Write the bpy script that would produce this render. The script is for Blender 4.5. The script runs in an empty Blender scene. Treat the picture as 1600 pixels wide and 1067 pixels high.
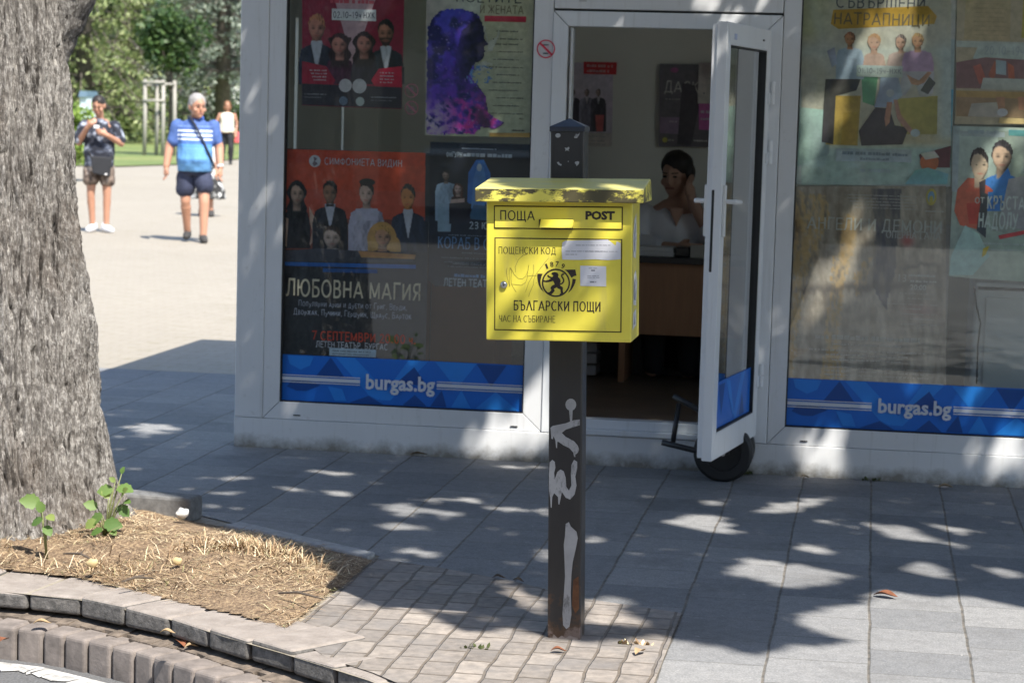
import bpy, bmesh, math, random
import numpy as np
from mathutils import Vector, Matrix, noise, Euler
random.seed(7); rng = np.random.default_rng(7)
sc = bpy.context.scene
COL = sc.collection
rad = math.radians

# ------------------------------------------------------------------ camera, sky, sun, exposure
THETA, PITCH, ROLL, EYE, FPX = rad(9.0), rad(5.83), rad(1.66), 1.65, 3500.0
def _axes():
    f = Vector((-math.sin(THETA)*math.cos(PITCH), math.cos(THETA)*math.cos(PITCH), -math.sin(PITCH)))
    r = Vector((math.cos(THETA), math.sin(THETA), 0)); u = r.cross(f)
    c, s = math.cos(ROLL), math.sin(ROLL)
    return c*r+s*u, -s*r+c*u, f
AX_R, AX_U, AX_F = _axes()
EYEV = Vector((0, 0, EYE))
cam = bpy.data.cameras.new('camera'); camo = bpy.data.objects.new('camera', cam); COL.objects.link(camo)
m = Matrix.Identity(4)
for i in range(3):
    m[i][0] = AX_R[i]; m[i][1] = AX_U[i]; m[i][2] = -AX_F[i]; m[i][3] = EYEV[i]
camo.matrix_world = m
cam.sensor_width = 36; cam.lens = FPX/1600*36; cam.clip_end = 2000; cam.clip_start = 0.1
cam.dof.use_dof = True; cam.dof.focus_distance = 6.9; cam.dof.aperture_fstop = 7.2
sc.camera = camo
SUN_S = Vector((-.44, .524, -1.0))          # how far a shadow falls per metre of height
w = bpy.data.worlds.new('World'); sc.world = w; w.use_nodes = True
wn = w.node_tree; bg = wn.nodes['Background']
sky = wn.nodes.new('ShaderNodeTexSky'); sky.sky_type = 'NISHITA'; sky.sun_disc = False
sky.sun_elevation = math.atan(1/math.hypot(.44, .524)); sky.sun_rotation = math.atan2(.44, -.524)
wn.links.new(sky.outputs[0], bg.inputs[0]); bg.inputs[1].default_value = 0.15
sun = bpy.data.lights.new('sun', 'SUN'); sun.energy = 4.9; sun.angle = rad(.53); sun.color = (1, .95, .87)
suno = bpy.data.objects.new('sun', sun); COL.objects.link(suno)
suno.rotation_euler = SUN_S.to_track_quat('-Z', 'Y').to_euler(); suno.location = (10, -12, 25)
sc.view_settings.view_transform = 'Standard'; sc.view_settings.look = 'None'
sc.view_settings.exposure = 0.9; sc.view_settings.gamma = 1
sc.cycles.use_denoising = True
sc.cycles.max_bounces = 10; sc.cycles.transparent_max_bounces = 24; sc.cycles.caustics_reflective = False; sc.cycles.caustics_refractive = False
sc.cycles.sample_clamp_indirect = 6

# ------------------------------------------------------------------ measuring helpers
# a point of the photograph (1600 px wide) seen on a given real plane
def ray(px, py): return AX_F + AX_R*((px-800)/FPX) - AX_U*((py-533.5)/FPX)
def onY(px, py, Y): d = ray(px, py); return EYEV + d*(Y/d.y)
def onZ(px, py, z=0.): d = ray(px, py); return EYEV + d*((z-EYE)/d.z)
def lin(c):
    return tuple(((x/255)/12.92 if x/255 <= .04045 else ((x/255+.055)/1.055)**2.4) for x in c)

# ------------------------------------------------------------------ materials
MATS = {}
def nodes_of(name):
    mt = bpy.data.materials.new(name); mt.use_nodes = True
    nt = mt.node_tree; b = nt.nodes['Principled BSDF']
    return mt, nt, b
def N(nt, t, **kw):
    n = nt.nodes.new(t)
    for k, v in kw.items(): setattr(n, k, v)
    return n
def coords(nt, scale=(1, 1, 1), kind='Object'):
    tc = N(nt, 'ShaderNodeTexCoord'); mp = N(nt, 'ShaderNodeMapping'); mp.inputs['Scale'].default_value = scale
    nt.links.new(tc.outputs[kind], mp.inputs[0]); return mp.outputs[0]
def noise_n(nt, vec, scale, detail=4, rough=.6):
    n = N(nt, 'ShaderNodeTexNoise'); n.inputs['Scale'].default_value = scale; n.inputs['Detail'].default_value = detail
    n.inputs['Roughness'].default_value = rough; nt.links.new(vec, n.inputs['Vector']); return n.outputs['Fac']
def ramp(nt, fac, stops, const=False):
    r = N(nt, 'ShaderNodeValToRGB'); e = r.color_ramp
    if const: e.interpolation = 'CONSTANT'
    while len(e.elements) < len(stops): e.elements.new(.5)
    for el, (p, c) in zip(e.elements, stops):
        el.position = p; el.color = (*c, 1) if len(c) == 3 else c
    nt.links.new(fac, r.inputs[0]); return r.outputs[0]
def mixc(nt, fac, a, b, blend='MIX'):
    x = N(nt, 'ShaderNodeMix', data_type='RGBA', blend_type=blend)
    for i, v in ((0, fac), (6, a), (7, b)):
        if isinstance(v, (int, float)): x.inputs[i].default_value = v
        elif isinstance(v, tuple): x.inputs[i].default_value = (*v, 1) if len(v) == 3 else v
        else: nt.links.new(v, x.inputs[i])
    return x.outputs[2]
def bump(nt, b, h, strength=.3, dist=.01):
    bp = N(nt, 'ShaderNodeBump'); bp.inputs['Strength'].default_value = strength; bp.inputs['Distance'].default_value = dist
    nt.links.new(h, bp.inputs['Height']); nt.links.new(bp.outputs[0], b.inputs['Normal'])
def mat(name, c, rough=.6, metal=0, var=.15, scale=6, bmp=0, spec=.5, bscale=None, stretch=(1, 1, 1), trans=0):
    if name in MATS: return MATS[name]
    mt, nt, b = nodes_of(name); v = coords(nt, stretch)
    f = noise_n(nt, v, scale)
    col = ramp(nt, f, [(.3, tuple(x*(1-var) for x in c)), (.7, tuple(min(1, x*(1+var)) for x in c))])
    nt.links.new(col, b.inputs['Base Color']); b.inputs['Roughness'].default_value = rough; b.inputs['Metallic'].default_value = metal
    b.inputs['Specular IOR Level'].default_value = spec
    if bmp: bump(nt, b, noise_n(nt, v, bscale or scale*6), bmp, .004)
    MATS[name] = mt; return mt

# ------------------------------------------------------------------ mesh helpers
class MB:
    def __init__(s): s.v = []; s.f = []; s.m = []
    def add(s, vs, fs, mi=0):
        o = len(s.v); s.v += [tuple(p) for p in vs]; s.f += [tuple(i+o for i in f) for f in fs]; s.m += [mi]*len(fs); return s
    def box(s, x0, x1, y0, y1, z0, z1, mi=0):
        vs = [(x, y, z) for z in (z0, z1) for y in (y0, y1) for x in (x0, x1)]
        return s.add(vs, [(0, 2, 3, 1), (4, 5, 7, 6), (0, 1, 5, 4), (2, 6, 7, 3), (0, 4, 6, 2), (1, 3, 7, 5)], mi)
    def hexa(s, bot, top, mi=0):
        return s.add(list(bot)+list(top), [(3, 2, 1, 0), (4, 5, 6, 7), (0, 1, 5, 4), (1, 2, 6, 5), (2, 3, 7, 6), (3, 0, 4, 7)], mi)
    def prism(s, pts, y0, y1, mi=0):                  # outline in x,z (any order) extruded between y0 and y1
        n = len(pts); a = sum(pts[i][0]*pts[(i+1) % n][1]-pts[(i+1) % n][0]*pts[i][1] for i in range(n))
        if a < 0: pts = pts[::-1]
        vs = [(x, y0, z) for x, z in pts]+[(x, y1, z) for x, z in pts]
        fs = [tuple(range(n)), tuple(range(2*n-1, n-1, -1))]+[(i+n, (i+1) % n+n, (i+1) % n, i) for i in range(n)]
        return s.add(vs, fs, mi)
    def face(s, pts, mi=0): return s.add(pts, [tuple(range(len(pts)))], mi)
    def tube(s, path, r, n=10, mi=0, cap=True):
        path = [Vector(p) for p in path]; rs = r if isinstance(r, (list, tuple)) else [r]*len(path)
        vs = []; up = None
        for i, p in enumerate(path):
            t = (path[min(i+1, len(path)-1)]-path[max(i-1, 0)]).normalized()
            if up is None: up = t.orthogonal().normalized()
            up = (up-t*up.dot(t)).normalized(); sd = t.cross(up)
            vs += [p+(up*math.cos(2*math.pi*k/n)+sd*math.sin(2*math.pi*k/n))*rs[i] for k in range(n)]
        fs = [(i*n+k, i*n+(k+1) % n, (i+1)*n+(k+1) % n, (i+1)*n+k) for i in range(len(path)-1) for k in range(n)]
        if cap: fs += [tuple(range(n-1, -1, -1)), tuple(range((len(path)-1)*n, len(path)*n))]
        return s.add(vs, fs, mi)
    def cap(s, p0, p1, r0, r1, n=14, mi=0):
        p0, p1 = Vector(p0), Vector(p1); d = (p1-p0).normalized()
        path = []; rs = []
        for k in (80, 55, 28): a = rad(k); path.append(p0-d*r0*math.sin(a)); rs.append(r0*math.cos(a))
        for t in (0, .33, .66, 1): path.append(p0.lerp(p1, t)); rs.append(r0+(r1-r0)*t)
        for k in (28, 55, 80): a = rad(k); path.append(p1+d*r1*math.sin(a)); rs.append(r1*math.cos(a))
        return s.tube(path, rs, n, mi)
    def ell(s, c, rx, ry, rz, nu=18, nv=12, mi=0, rot=None):
        vs = []; R = Euler(rot).to_matrix() if rot else None
        for j in range(nv+1):
            ph = math.pi*(j/nv)*.98+.01*math.pi
            for i in range(nu):
                th = 2*math.pi*i/nu; p = Vector((rx*math.sin(ph)*math.cos(th), ry*math.sin(ph)*math.sin(th), rz*math.cos(ph)))
                if R: p = R @ p
                vs.append(p+Vector(c))
        fs = [(j*nu+i, (j+1)*nu+i, (j+1)*nu+(i+1) % nu, j*nu+(i+1) % nu) for j in range(nv) for i in range(nu)]
        fs += [tuple(range(nu)), tuple(range((nv+1)*nu-1, nv*nu-1, -1))]
        return s.add(vs, fs, mi)
    def loft(s, rings, n=24, mi=0):                   # rings (cx, cy, z, rx, ry) bottom to top
        vs = [(cx+rx*math.cos(2*math.pi*k/n), cy+ry*math.sin(2*math.pi*k/n), z) for cx, cy, z, rx, ry in rings for k in range(n)]
        fs = [(i*n+k, i*n+(k+1) % n, (i+1)*n+(k+1) % n, (i+1)*n+k) for i in range(len(rings)-1) for k in range(n)]
        fs += [tuple(range(n-1, -1, -1)), tuple(range((len(rings)-1)*n, len(rings)*n))]
        return s.add(vs, fs, mi)
    def build(s, name, mats, parent=None, bevel=0, smooth=False, kind=None, org=None, seg=2):
        me = bpy.data.meshes.new(name)
        vs = s.v if org is None else [(p[0]-org[0], p[1]-org[1], p[2]-org[2]) for p in s.v]
        me.from_pydata(vs, [], s.f); me.update()
        for mt in (mats if isinstance(mats, (list, tuple)) else [mats]): me.materials.append(mt)
        me.polygons.foreach_set('material_index', s.m)
        if smooth: me.polygons.foreach_set('use_smooth', [True]*len(me.polygons))
        o = bpy.data.objects.new(name, me); COL.objects.link(o)
        if parent: o.parent = parent
        if bevel:
            b = o.modifiers.new('bevel', 'BEVEL'); b.width = bevel; b.segments = seg; b.limit_method = 'ANGLE'; b.angle_limit = rad(40)
        if kind: o['kind'] = kind
        return o
def np_mesh(name, V, F, mats, parent=None, smooth=False):       # V (n,3), F (k,4) or (k,3) int arrays
    me = bpy.data.meshes.new(name); k = F.shape[1]
    me.vertices.add(len(V)); me.vertices.foreach_set('co', np.asarray(V, np.float32).ravel())
    me.loops.add(F.size); me.loops.foreach_set('vertex_index', F.astype(np.int32).ravel())
    me.polygons.add(len(F)); me.polygons.foreach_set('loop_start', np.arange(len(F), dtype=np.int32)*k)
    me.polygons.foreach_set('loop_total', np.full(len(F), k, np.int32))
    if smooth: me.polygons.foreach_set('use_smooth', np.ones(len(F), bool))
    me.update(calc_edges=True); me.validate()
    for mt in (mats if isinstance(mats, (list, tuple)) else [mats]): me.materials.append(mt)
    o = bpy.data.objects.new(name, me); COL.objects.link(o)
    if parent: o.parent = parent
    return o
def thing(name, label, cat, loc=(0, 0, 0), rot=(0, 0, 0), group=None):
    o = bpy.data.objects.new(name, None); COL.objects.link(o); o.location = loc; o.rotation_euler = rot
    o.empty_display_size = .1
    o['label'] = label; o['category'] = cat
    if group: o['group'] = group
    return o
def tag(o, label, cat, group=None, kind=None):
    o['label'] = label; o['category'] = cat
    if group: o['group'] = group
    if kind: o['kind'] = kind
    return o
# a stroke alphabet for the Cyrillic lettering
def _arc(cx, cy, rx, ry, a0, a1, n=9): return [(cx+rx*math.cos(rad(a0+(a1-a0)*i/(n-1))), cy+ry*math.sin(rad(a0+(a1-a0)*i/(n-1)))) for i in range(n)]
_O = _arc(.42, .5, .40, .5, 90, 450, 21)
GLY = {
 'А': (.80, [[(0, 0), (.4, 1)], [(.8, 0), (.4, 1)], [(.13, .31), (.67, .31)]]), 'Λ': (.78, [[(0, 0), (.39, 1)], [(.78, 0), (.39, 1)]]),
 'Б': (.64, [[(.58, 1), (.06, 1), (.06, 0), (.32, 0)]+_arc(.34, .285, .27, .285, -90, 90)+[(.06, .57)]]),
 'В': (.66, [[(.06, .53), (.06, 1), (.32, 1)]+_arc(.34, .765, .22, .235, 90, -90)+[(.06, .53)], [(.06, .53), (.32, .53)]+_arc(.34, .265, .28, .265, 90, -90)+[(.06, 0), (.06, .53)]]),
 'Г': (.56, [[(.56, 1), (.06, 1), (.06, 0)]]), 'Д': (.86, [[(.04, -.2), (.04, 0), (.84, 0), (.84, -.2)], [(.14, 0), (.30, 1), (.70, 1), (.70, 0)]]),
 'Е': (.58, [[(.56, 1), (.06, 1), (.06, 0), (.58, 0)], [(.06, .52), (.50, .52)]]), 'Ж': (1.0, [[(.5, 0), (.5, 1)], [(.03, 1), (.45, .52), (0, 0)], [(.97, 1), (.55, .52), (1, 0)]]),
 'З': (.60, [[(.04, .86)]+_arc(.30, .76, .24, .24, 130, -90)+[(.2, .52)], [(.2, .52)]+_arc(.30, .26, .28, .26, 90, -145)]),
 'И': (.72, [[(.06, 1), (.06, 0)], [(.06, .04), (.66, .96)], [(.66, 1), (.66, 0)]]), 'Й': (.72, [[(.06, 1), (.06, 0)], [(.06, .04), (.66, .96)], [(.66, 1), (.66, 0)], _arc(.36, 1.3, .16, .14, 190, 350, 7)]),
 'К': (.66, [[(.06, 0), (.06, 1)], [(.60, 1), (.09, .47)], [(.24, .60), (.66, 0)]]), 'Л': (.74, [[(0, .01), (.10, .05), (.17, .3), (.22, 1), (.68, 1), (.68, 0)]]),
 'М': (.90, [[(.06, 0), (.06, 1)], [(.06, .97), (.45, .1)], [(.45, .1), (.84, .97)], [(.84, 1), (.84, 0)]]), 'Н': (.72, [[(.06, 0), (.06, 1)], [(.66, 0), (.66, 1)], [(.06, .52), (.66, .52)]]),
 'О': (.84, [_O]), 'П': (.70, [[(.06, 0), (.06, 1), (.64, 1), (.64, 0)]]), 'Р': (.62, [[(.06, 0), (.06, 1), (.32, 1)]+_arc(.33, .73, .25, .27, 90, -90)+[(.06, .46)]]),
 'С': (.74, [_arc(.42, .5, .40, .5, 48, 312, 17)]), 'Т': (.66, [[(0, 1), (.66, 1)], [(.33, 1), (.33, 0)]]), 'У': (.68, [[(0, 1), (.36, .36)], [(.68, 1), (.30, .12), (.16, 0), (.05, .02)]]),
 'Ф': (.90, [[(.45, -.04), (.45, 1.04)], _arc(.45, .5, .42, .34, 90, 450, 21)]), 'Х': (.68, [[(0, 0), (.66, 1)], [(.02, 1), (.68, 0)]]), 'Ц': (.76, [[(.06, 1), (.06, 0), (.74, 0), (.74, -.2)], [(.62, 1), (.62, 0)]]),
 'Ч': (.64, [[(.05, 1), (.05, .6), (.12, .46), (.26, .41), (.58, .47)], [(.58, 1), (.58, 0)]]), 'Ш': (.98, [[(.06, 1), (.06, 0), (.92, 0), (.92, 1)], [(.49, 1), (.49, 0)]]), 'Щ': (1.02, [[(.06, 1), (.06, 0), (1.02, 0), (1.02, -.22)], [(.49, 1), (.49, 0)], [(.92, 1), (.92, 0)]]),
 'Ъ': (.80, [[(0, 1), (.24, 1), (.24, 0), (.48, 0)]+_arc(.50, .29, .26, .29, -90, 90)+[(.24, .58)]]), 'Ь': (.62, [[(.06, 1), (.06, 0), (.32, 0)]+_arc(.33, .29, .26, .29, -90, 90)+[(.06, .58)]]),
 'Ю': (1.12, [[(.06, 0), (.06, 1)], [(.06, .52), (.34, .52)], _arc(.72, .5, .38, .5, 90, 450, 21)]), 'Я': (.64, [[(.58, 0), (.58, 1), (.30, 1)]+_arc(.30, .735, .25, .265, 90, 270)+[(.58, .47)], [(.32, .47), (.02, 0)]]),
 'Э': (.7, [_arc(.3, .5, .38, .5, 130, -130, 17), [(.2, .5), (.68, .5)]]), '.': (.2, [[(.04, .06), (.16, .06)]]), ',': (.2, [[(.14, .08), (.04, -.14)]]), '-': (.5, [[(.05, .42), (.45, .42)]]), ':': (.2, [[(.04, .1), (.16, .1)], [(.04, .62), (.16, .62)]]), ' ': (.42, []),
 '0': (.64, [_arc(.32, .5, .29, .5, 90, 450, 19)]), '1': (.4, [[(.04, .8), (.26, 1), (.26, 0)]]), '2': (.6, [[(.05, .8)]+_arc(.30, .73, .24, .27, 160, -20)+[(.04, 0), (.58, 0)]]), '3': (.60, [[(.04, .86)]+_arc(.30, .76, .23, .24, 130, -90)+[(.2, .52)], [(.2, .52)]+_arc(.30, .26, .27, .26, 90, -145)]),
 '7': (.58, [[(.02, 1), (.56, 1), (.18, 0)]]), '8': (.62, [_arc(.31, .75, .23, .25, 90, 450, 15), _arc(.31, .25, .28, .26, 90, 450, 15)]), '9': (.62, [_arc(.31, .70, .27, .30, 0, 360, 17), [(.58, .7), (.54, .34), (.40, .06), (.2, 0)]]), '5': (.6, [[(.54, 1), (.1, 1), (.06, .55), (.28, .6)]+_arc(.29, .3, .28, .3, 80, -150)]), '4': (.64, [[(.48, 0), (.48, 1), (.02, .3), (.62, .3)]]), '6': (.6, [_arc(.31, .3, .27, .3, 0, 360, 17), [(.04, .3), (.12, .75), (.42, 1)]])}
def stroke_text(s, t, serif):
    V = []; F = []; x = 0; k = 0
    for ch in s:
        sc_ = 1.
        if ch not in GLY and ch.upper() in GLY: ch = ch.upper(); sc_ = .72
        w_, st = GLY.get(ch, (.4, [])); dy = -.22 if (sc_ < 1 and ch in 'РУ') else 0
        extra = []
        if serif:
            for pl in st:
                for p, q in ((pl[0], pl[1]), (pl[-1], pl[-2])):
                    if abs(p[0]-q[0]) < .45*abs(p[1]-q[1]) and (abs(p[1]) < .01 or abs(p[1]-1) < .01): extra.append([(p[0]-.13, p[1]), (p[0]+.13, p[1])])
        for n_, pl in enumerate(st+extra):
            pts = [Vector(p)*sc_ for p in pl]; closed = (pts[0]-pts[-1]).length < .02 and len(pts) > 6; k += 1; m_ = len(pts); o = len(V)
            for i, p in enumerate(pts):
                a = pts[i-1] if i else (pts[-2] if closed else None); b = pts[i+1] if i < m_-1 else (pts[1] if closed else None)
                d0 = (p-a).normalized() if a is not None and (p-a).length > 1e-6 else None; d1 = (b-p).normalized() if b is not None and (b-p).length > 1e-6 else None
                d0 = d0 or d1; d1 = d1 or d0; nn = Vector((-d0.y, d0.x))+Vector((-d1.y, d1.x))
                nn = nn.normalized() if nn.length > .1 else Vector((-d1.y, d1.x)); mit = min(1.5, 1/max(.5, abs(nn.dot(Vector((-d0.y, d0.x))))))
                th = t*(1-(.45 if serif else .12)*abs(nn.y)**2)*(.5 if n_ >= len(st) else 1)
                q = p.copy()
                if not closed and i == 0 and d0 is not None: q = p-d1*(t*.5 if abs(d1.x) > .9 and n_ < len(st) else 0)
                if not closed and i == m_-1: q = p+d0*(t*.5 if abs(d0.x) > .9 and n_ < len(st) else 0)
                for sgn in (-1, 1): r_ = q+nn*sgn*th*.5*mit; V.append((x+r_.x, r_.y+dy, (k % 12)*.00002))
            F += [(o+2*i, o+2*i+1, o+2*i+3, o+2*i+2) for i in range(m_-1)]
        x += (w_*sc_+.20+t*.35) if ch != ' ' else w_
    return np.array(V), F
_txt = {}
def text_geo(s, bold=0., serif=False):
    key = (s, bold, serif)
    if key in _txt: return _txt[key]
    if any('Α' <= ch_ <= 'я' for ch_ in s) or serif:
        V, F = stroke_text(s, .12+bold*2.6, serif); lo, hi = V[:, :2].min(0), V[:, :2].max(0); V[:, :2] = (V[:, :2]-lo)/(hi-lo); _txt[key] = (V, F); return V, F
    c = bpy.data.curves.new('t', 'FONT'); c.body = s; c.size = 1; c.resolution_u = 2; c.offset = bold; c.fill_mode = 'FRONT'
    o = bpy.data.objects.new('t', c); COL.objects.link(o)
    dg = bpy.context.evaluated_depsgraph_get(); me = bpy.data.meshes.new_from_object(o.evaluated_get(dg))
    V = np.array([v.co[:2] for v in me.vertices]); F = [tuple(p.vertices) for p in me.polygons]
    bpy.data.objects.remove(o); bpy.data.curves.remove(c); bpy.data.meshes.remove(me)
    V = (V-V.min(0))/(V.max(0)-V.min(0)); V = np.column_stack([V, np.zeros(len(V))]); _txt[key] = (V, F); return V, F
def remeshed(name, mb, voxel, mats, parent, smooth_it=4, fold=0.):
    me = bpy.data.meshes.new('tmp'); me.from_pydata(mb.v, [], mb.f); me.update()
    o = bpy.data.objects.new('tmp', me); COL.objects.link(o)
    r = o.modifiers.new('r', 'REMESH'); r.mode = 'VOXEL'; r.voxel_size = voxel
    sm = o.modifiers.new('s', 'SMOOTH'); sm.factor = .5; sm.iterations = smooth_it
    dg = bpy.context.evaluated_depsgraph_get(); m2 = bpy.data.meshes.new_from_object(o.evaluated_get(dg))
    bpy.data.objects.remove(o); bpy.data.meshes.remove(me)
    if name in ('t_shirt', 'polo_shirt', 'shorts', 'blouse', 'top', 'skirt', 'trousers') and not fold: fold = .016
    if name == 'hair' and not fold: fold = .006
    if fold:
        sc_ = 26 if name == 'hair' else 8.5
        for v_ in m2.vertices: q = v_.co; v_.co = q+v_.normal*fold*(noise.noise((q.x*sc_+q.z*3, q.y*sc_, q.z*sc_*.45))+.5*noise.noise((q.x*sc_*2.3-q.z*6, q.y*sc_*2, q.z*sc_*.9)))
    m2.name = name; m2.polygons.foreach_set('use_smooth', [True]*len(m2.polygons))
    m2.materials.clear()
    for mt in (mats if isinstance(mats, (list, tuple)) else [mats]): m2.materials.append(mt)
    o = bpy.data.objects.new(name, m2); COL.objects.link(o); o.parent = parent
    return o

# ------------------------------------------------------------------ ground
def ground_sheet(name, polys, z, mt, kind='structure'):
    bm = bmesh.new()
    for p in polys:
        vs = [bm.verts.new((x, y, z)) for x, y in p]
        f = bm.faces.new(vs)
        f.normal_update()
        if f.normal.z < 0: f.normal_flip()
    bmesh.ops.triangulate(bm, faces=bm.faces[:])
    me = bpy.data.meshes.new(name); bm.to_mesh(me); bm.free(); me.materials.append(mt)
    o = bpy.data.objects.new(name, me); COL.objects.link(o); o['kind'] = kind; return o

def m_plaza():
    mt, nt, b = nodes_of('plaza_setts'); v = coords(nt)
    f = noise_n(nt, v, .35, 6); f2 = noise_n(nt, v, 9, 5)
    c = ramp(nt, f, [(.3, (.285, .253, .203)), (.7, (.345, .308, .25))])
    c = mixc(nt, .5, c, ramp(nt, f2, [(.3, (.275, .243, .195)), (.7, (.36, .32, .262))]))
    br = N(nt, 'ShaderNodeTexBrick'); br.inputs['Scale'].default_value = 1; br.inputs['Brick Width'].default_value = .2; br.inputs['Row Height'].default_value = .1
    br.inputs['Mortar Size'].default_value = .006; br.inputs['Color1'].default_value = (1, 1, 1, 1); br.inputs['Color2'].default_value = (.95, .95, .95, 1); br.inputs['Mortar'].default_value = (.85, .84, .78, 1)
    nt.links.new(v, br.inputs['Vector']); c = mixc(nt, 1., c, br.outputs['Color'], 'MULTIPLY')
    # scattered dry litter and moss in the joints
    v2 = coords(nt, (1, 2.2, 1)); g = noise_n(nt, v2, 2.2, 8, .75)
    c = mixc(nt, ramp(nt, g, [(.56, (0, 0, 0)), (.66, (.6, .6, .6))]), c, (.2, .175, .1))
    nt.links.new(c, b.inputs['Base Color']); b.inputs['Roughness'].default_value = .85
    bump(nt, b, br.outputs['Fac'], -.15, .004); return mt
def m_tiles():
    mt, nt, b = nodes_of('grey_concrete_tiles')
    tc = N(nt, 'ShaderNodeTexCoord'); sep = N(nt, 'ShaderNodeSeparateXYZ'); nt.links.new(tc.outputs['Object'], sep.inputs[0])
    wob = noise_n(nt, tc.outputs['Object'], 3.2, 3); mw = N(nt, 'ShaderNodeMath', operation='MULTIPLY_ADD'); nt.links.new(wob, mw.inputs[0]); mw.inputs[1].default_value = .016; mw.inputs[2].default_value = -.008
    ax = N(nt, 'ShaderNodeMath', operation='ADD'); nt.links.new(sep.outputs[0], ax.inputs[0]); nt.links.new(mw.outputs[0], ax.inputs[1])
    ox = N(nt, 'ShaderNodeMath', operation='ADD'); nt.links.new(ax.outputs[0], ox.inputs[0]); ox.inputs[1].default_value = 31-.055
    ay = N(nt, 'ShaderNodeMath', operation='ADD'); nt.links.new(sep.outputs[1], ay.inputs[0]); nt.links.new(mw.outputs[0], ay.inputs[1])
    cmb = N(nt, 'ShaderNodeCombineXYZ'); nt.links.new(ay.outputs[0], cmb.inputs[0]); nt.links.new(ox.outputs[0], cmb.inputs[1])
    br = N(nt, 'ShaderNodeTexBrick'); br.offset = .37; br.offset_frequency = 2; br.inputs['Scale'].default_value = 1; br.inputs['Brick Width'].default_value = .31; br.inputs['Row Height'].default_value = .31
    br.inputs['Mortar Size'].default_value = .0035; br.inputs['Mortar Smooth'].default_value = .3
    br.inputs['Color1'].default_value = (1.10, 1.09, 1.08, 1); br.inputs['Color2'].default_value = (.76, .77, .79, 1); br.inputs['Mortar'].default_value = (.66, .65, .62, 1)
    nt.links.new(cmb.outputs[0], br.inputs['Vector'])
    # the continuous joints run away from the viewer and are wider, filled with sandy earth
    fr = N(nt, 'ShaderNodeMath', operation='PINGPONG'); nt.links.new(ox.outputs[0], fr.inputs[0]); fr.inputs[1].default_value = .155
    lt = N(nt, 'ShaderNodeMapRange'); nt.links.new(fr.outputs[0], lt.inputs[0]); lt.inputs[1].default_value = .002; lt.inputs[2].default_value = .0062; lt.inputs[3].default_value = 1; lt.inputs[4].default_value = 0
    v = coords(nt); f = noise_n(nt, v, 1.1, 6); fs = noise_n(nt, v, 160, 2); fm = noise_n(nt, v, 22, 5)
    c = ramp(nt, f, [(.25, (.20, .205, .21)), (.75, (.265, .265, .265))])
    c = mixc(nt, .45, c, ramp(nt, fs, [(.35, (.13, .132, .137)), (.5, (.235, .235, .238)), (.68, (.39, .39, .39))]))
    c = mixc(nt, .25, c, ramp(nt, fm, [(.35, (.15, .15, .15)), (.65, (.31, .305, .3))]))
    c = mixc(nt, 1., c, br.outputs['Color'], 'MULTIPLY')
    st = noise_n(nt, coords(nt), 2.6, 7, .7); c = mixc(nt, ramp(nt, st, [(.52, (0, 0, 0)), (.68, (.5, .5, .5))]), c, (.12, .118, .115)); sp_ = noise_n(nt, coords(nt), 34, 2); c = mixc(nt, ramp(nt, sp_, [(.73, (0, 0, 0)), (.75, (.7, .7, .7))]), c, (.42, .41, .4))
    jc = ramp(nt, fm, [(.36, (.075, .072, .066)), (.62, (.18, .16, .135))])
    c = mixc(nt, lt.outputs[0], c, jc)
    nt.links.new(c, b.inputs['Base Color']); b.inputs['Roughness'].default_value = .8
    h = N(nt, 'ShaderNodeMath', operation='MAXIMUM'); nt.links.new(br.outputs['Fac'], h.inputs[0]); nt.links.new(lt.outputs[0], h.inputs[1])
    h2 = N(nt, 'ShaderNodeMath', operation='MULTIPLY_ADD'); nt.links.new(h.outputs[0], h2.inputs[0]); h2.inputs[1].default_value = -1; nt.links.new(fs, h2.inputs[2])
    bump(nt, b, h2.outputs[0], .6, .004); return mt
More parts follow.
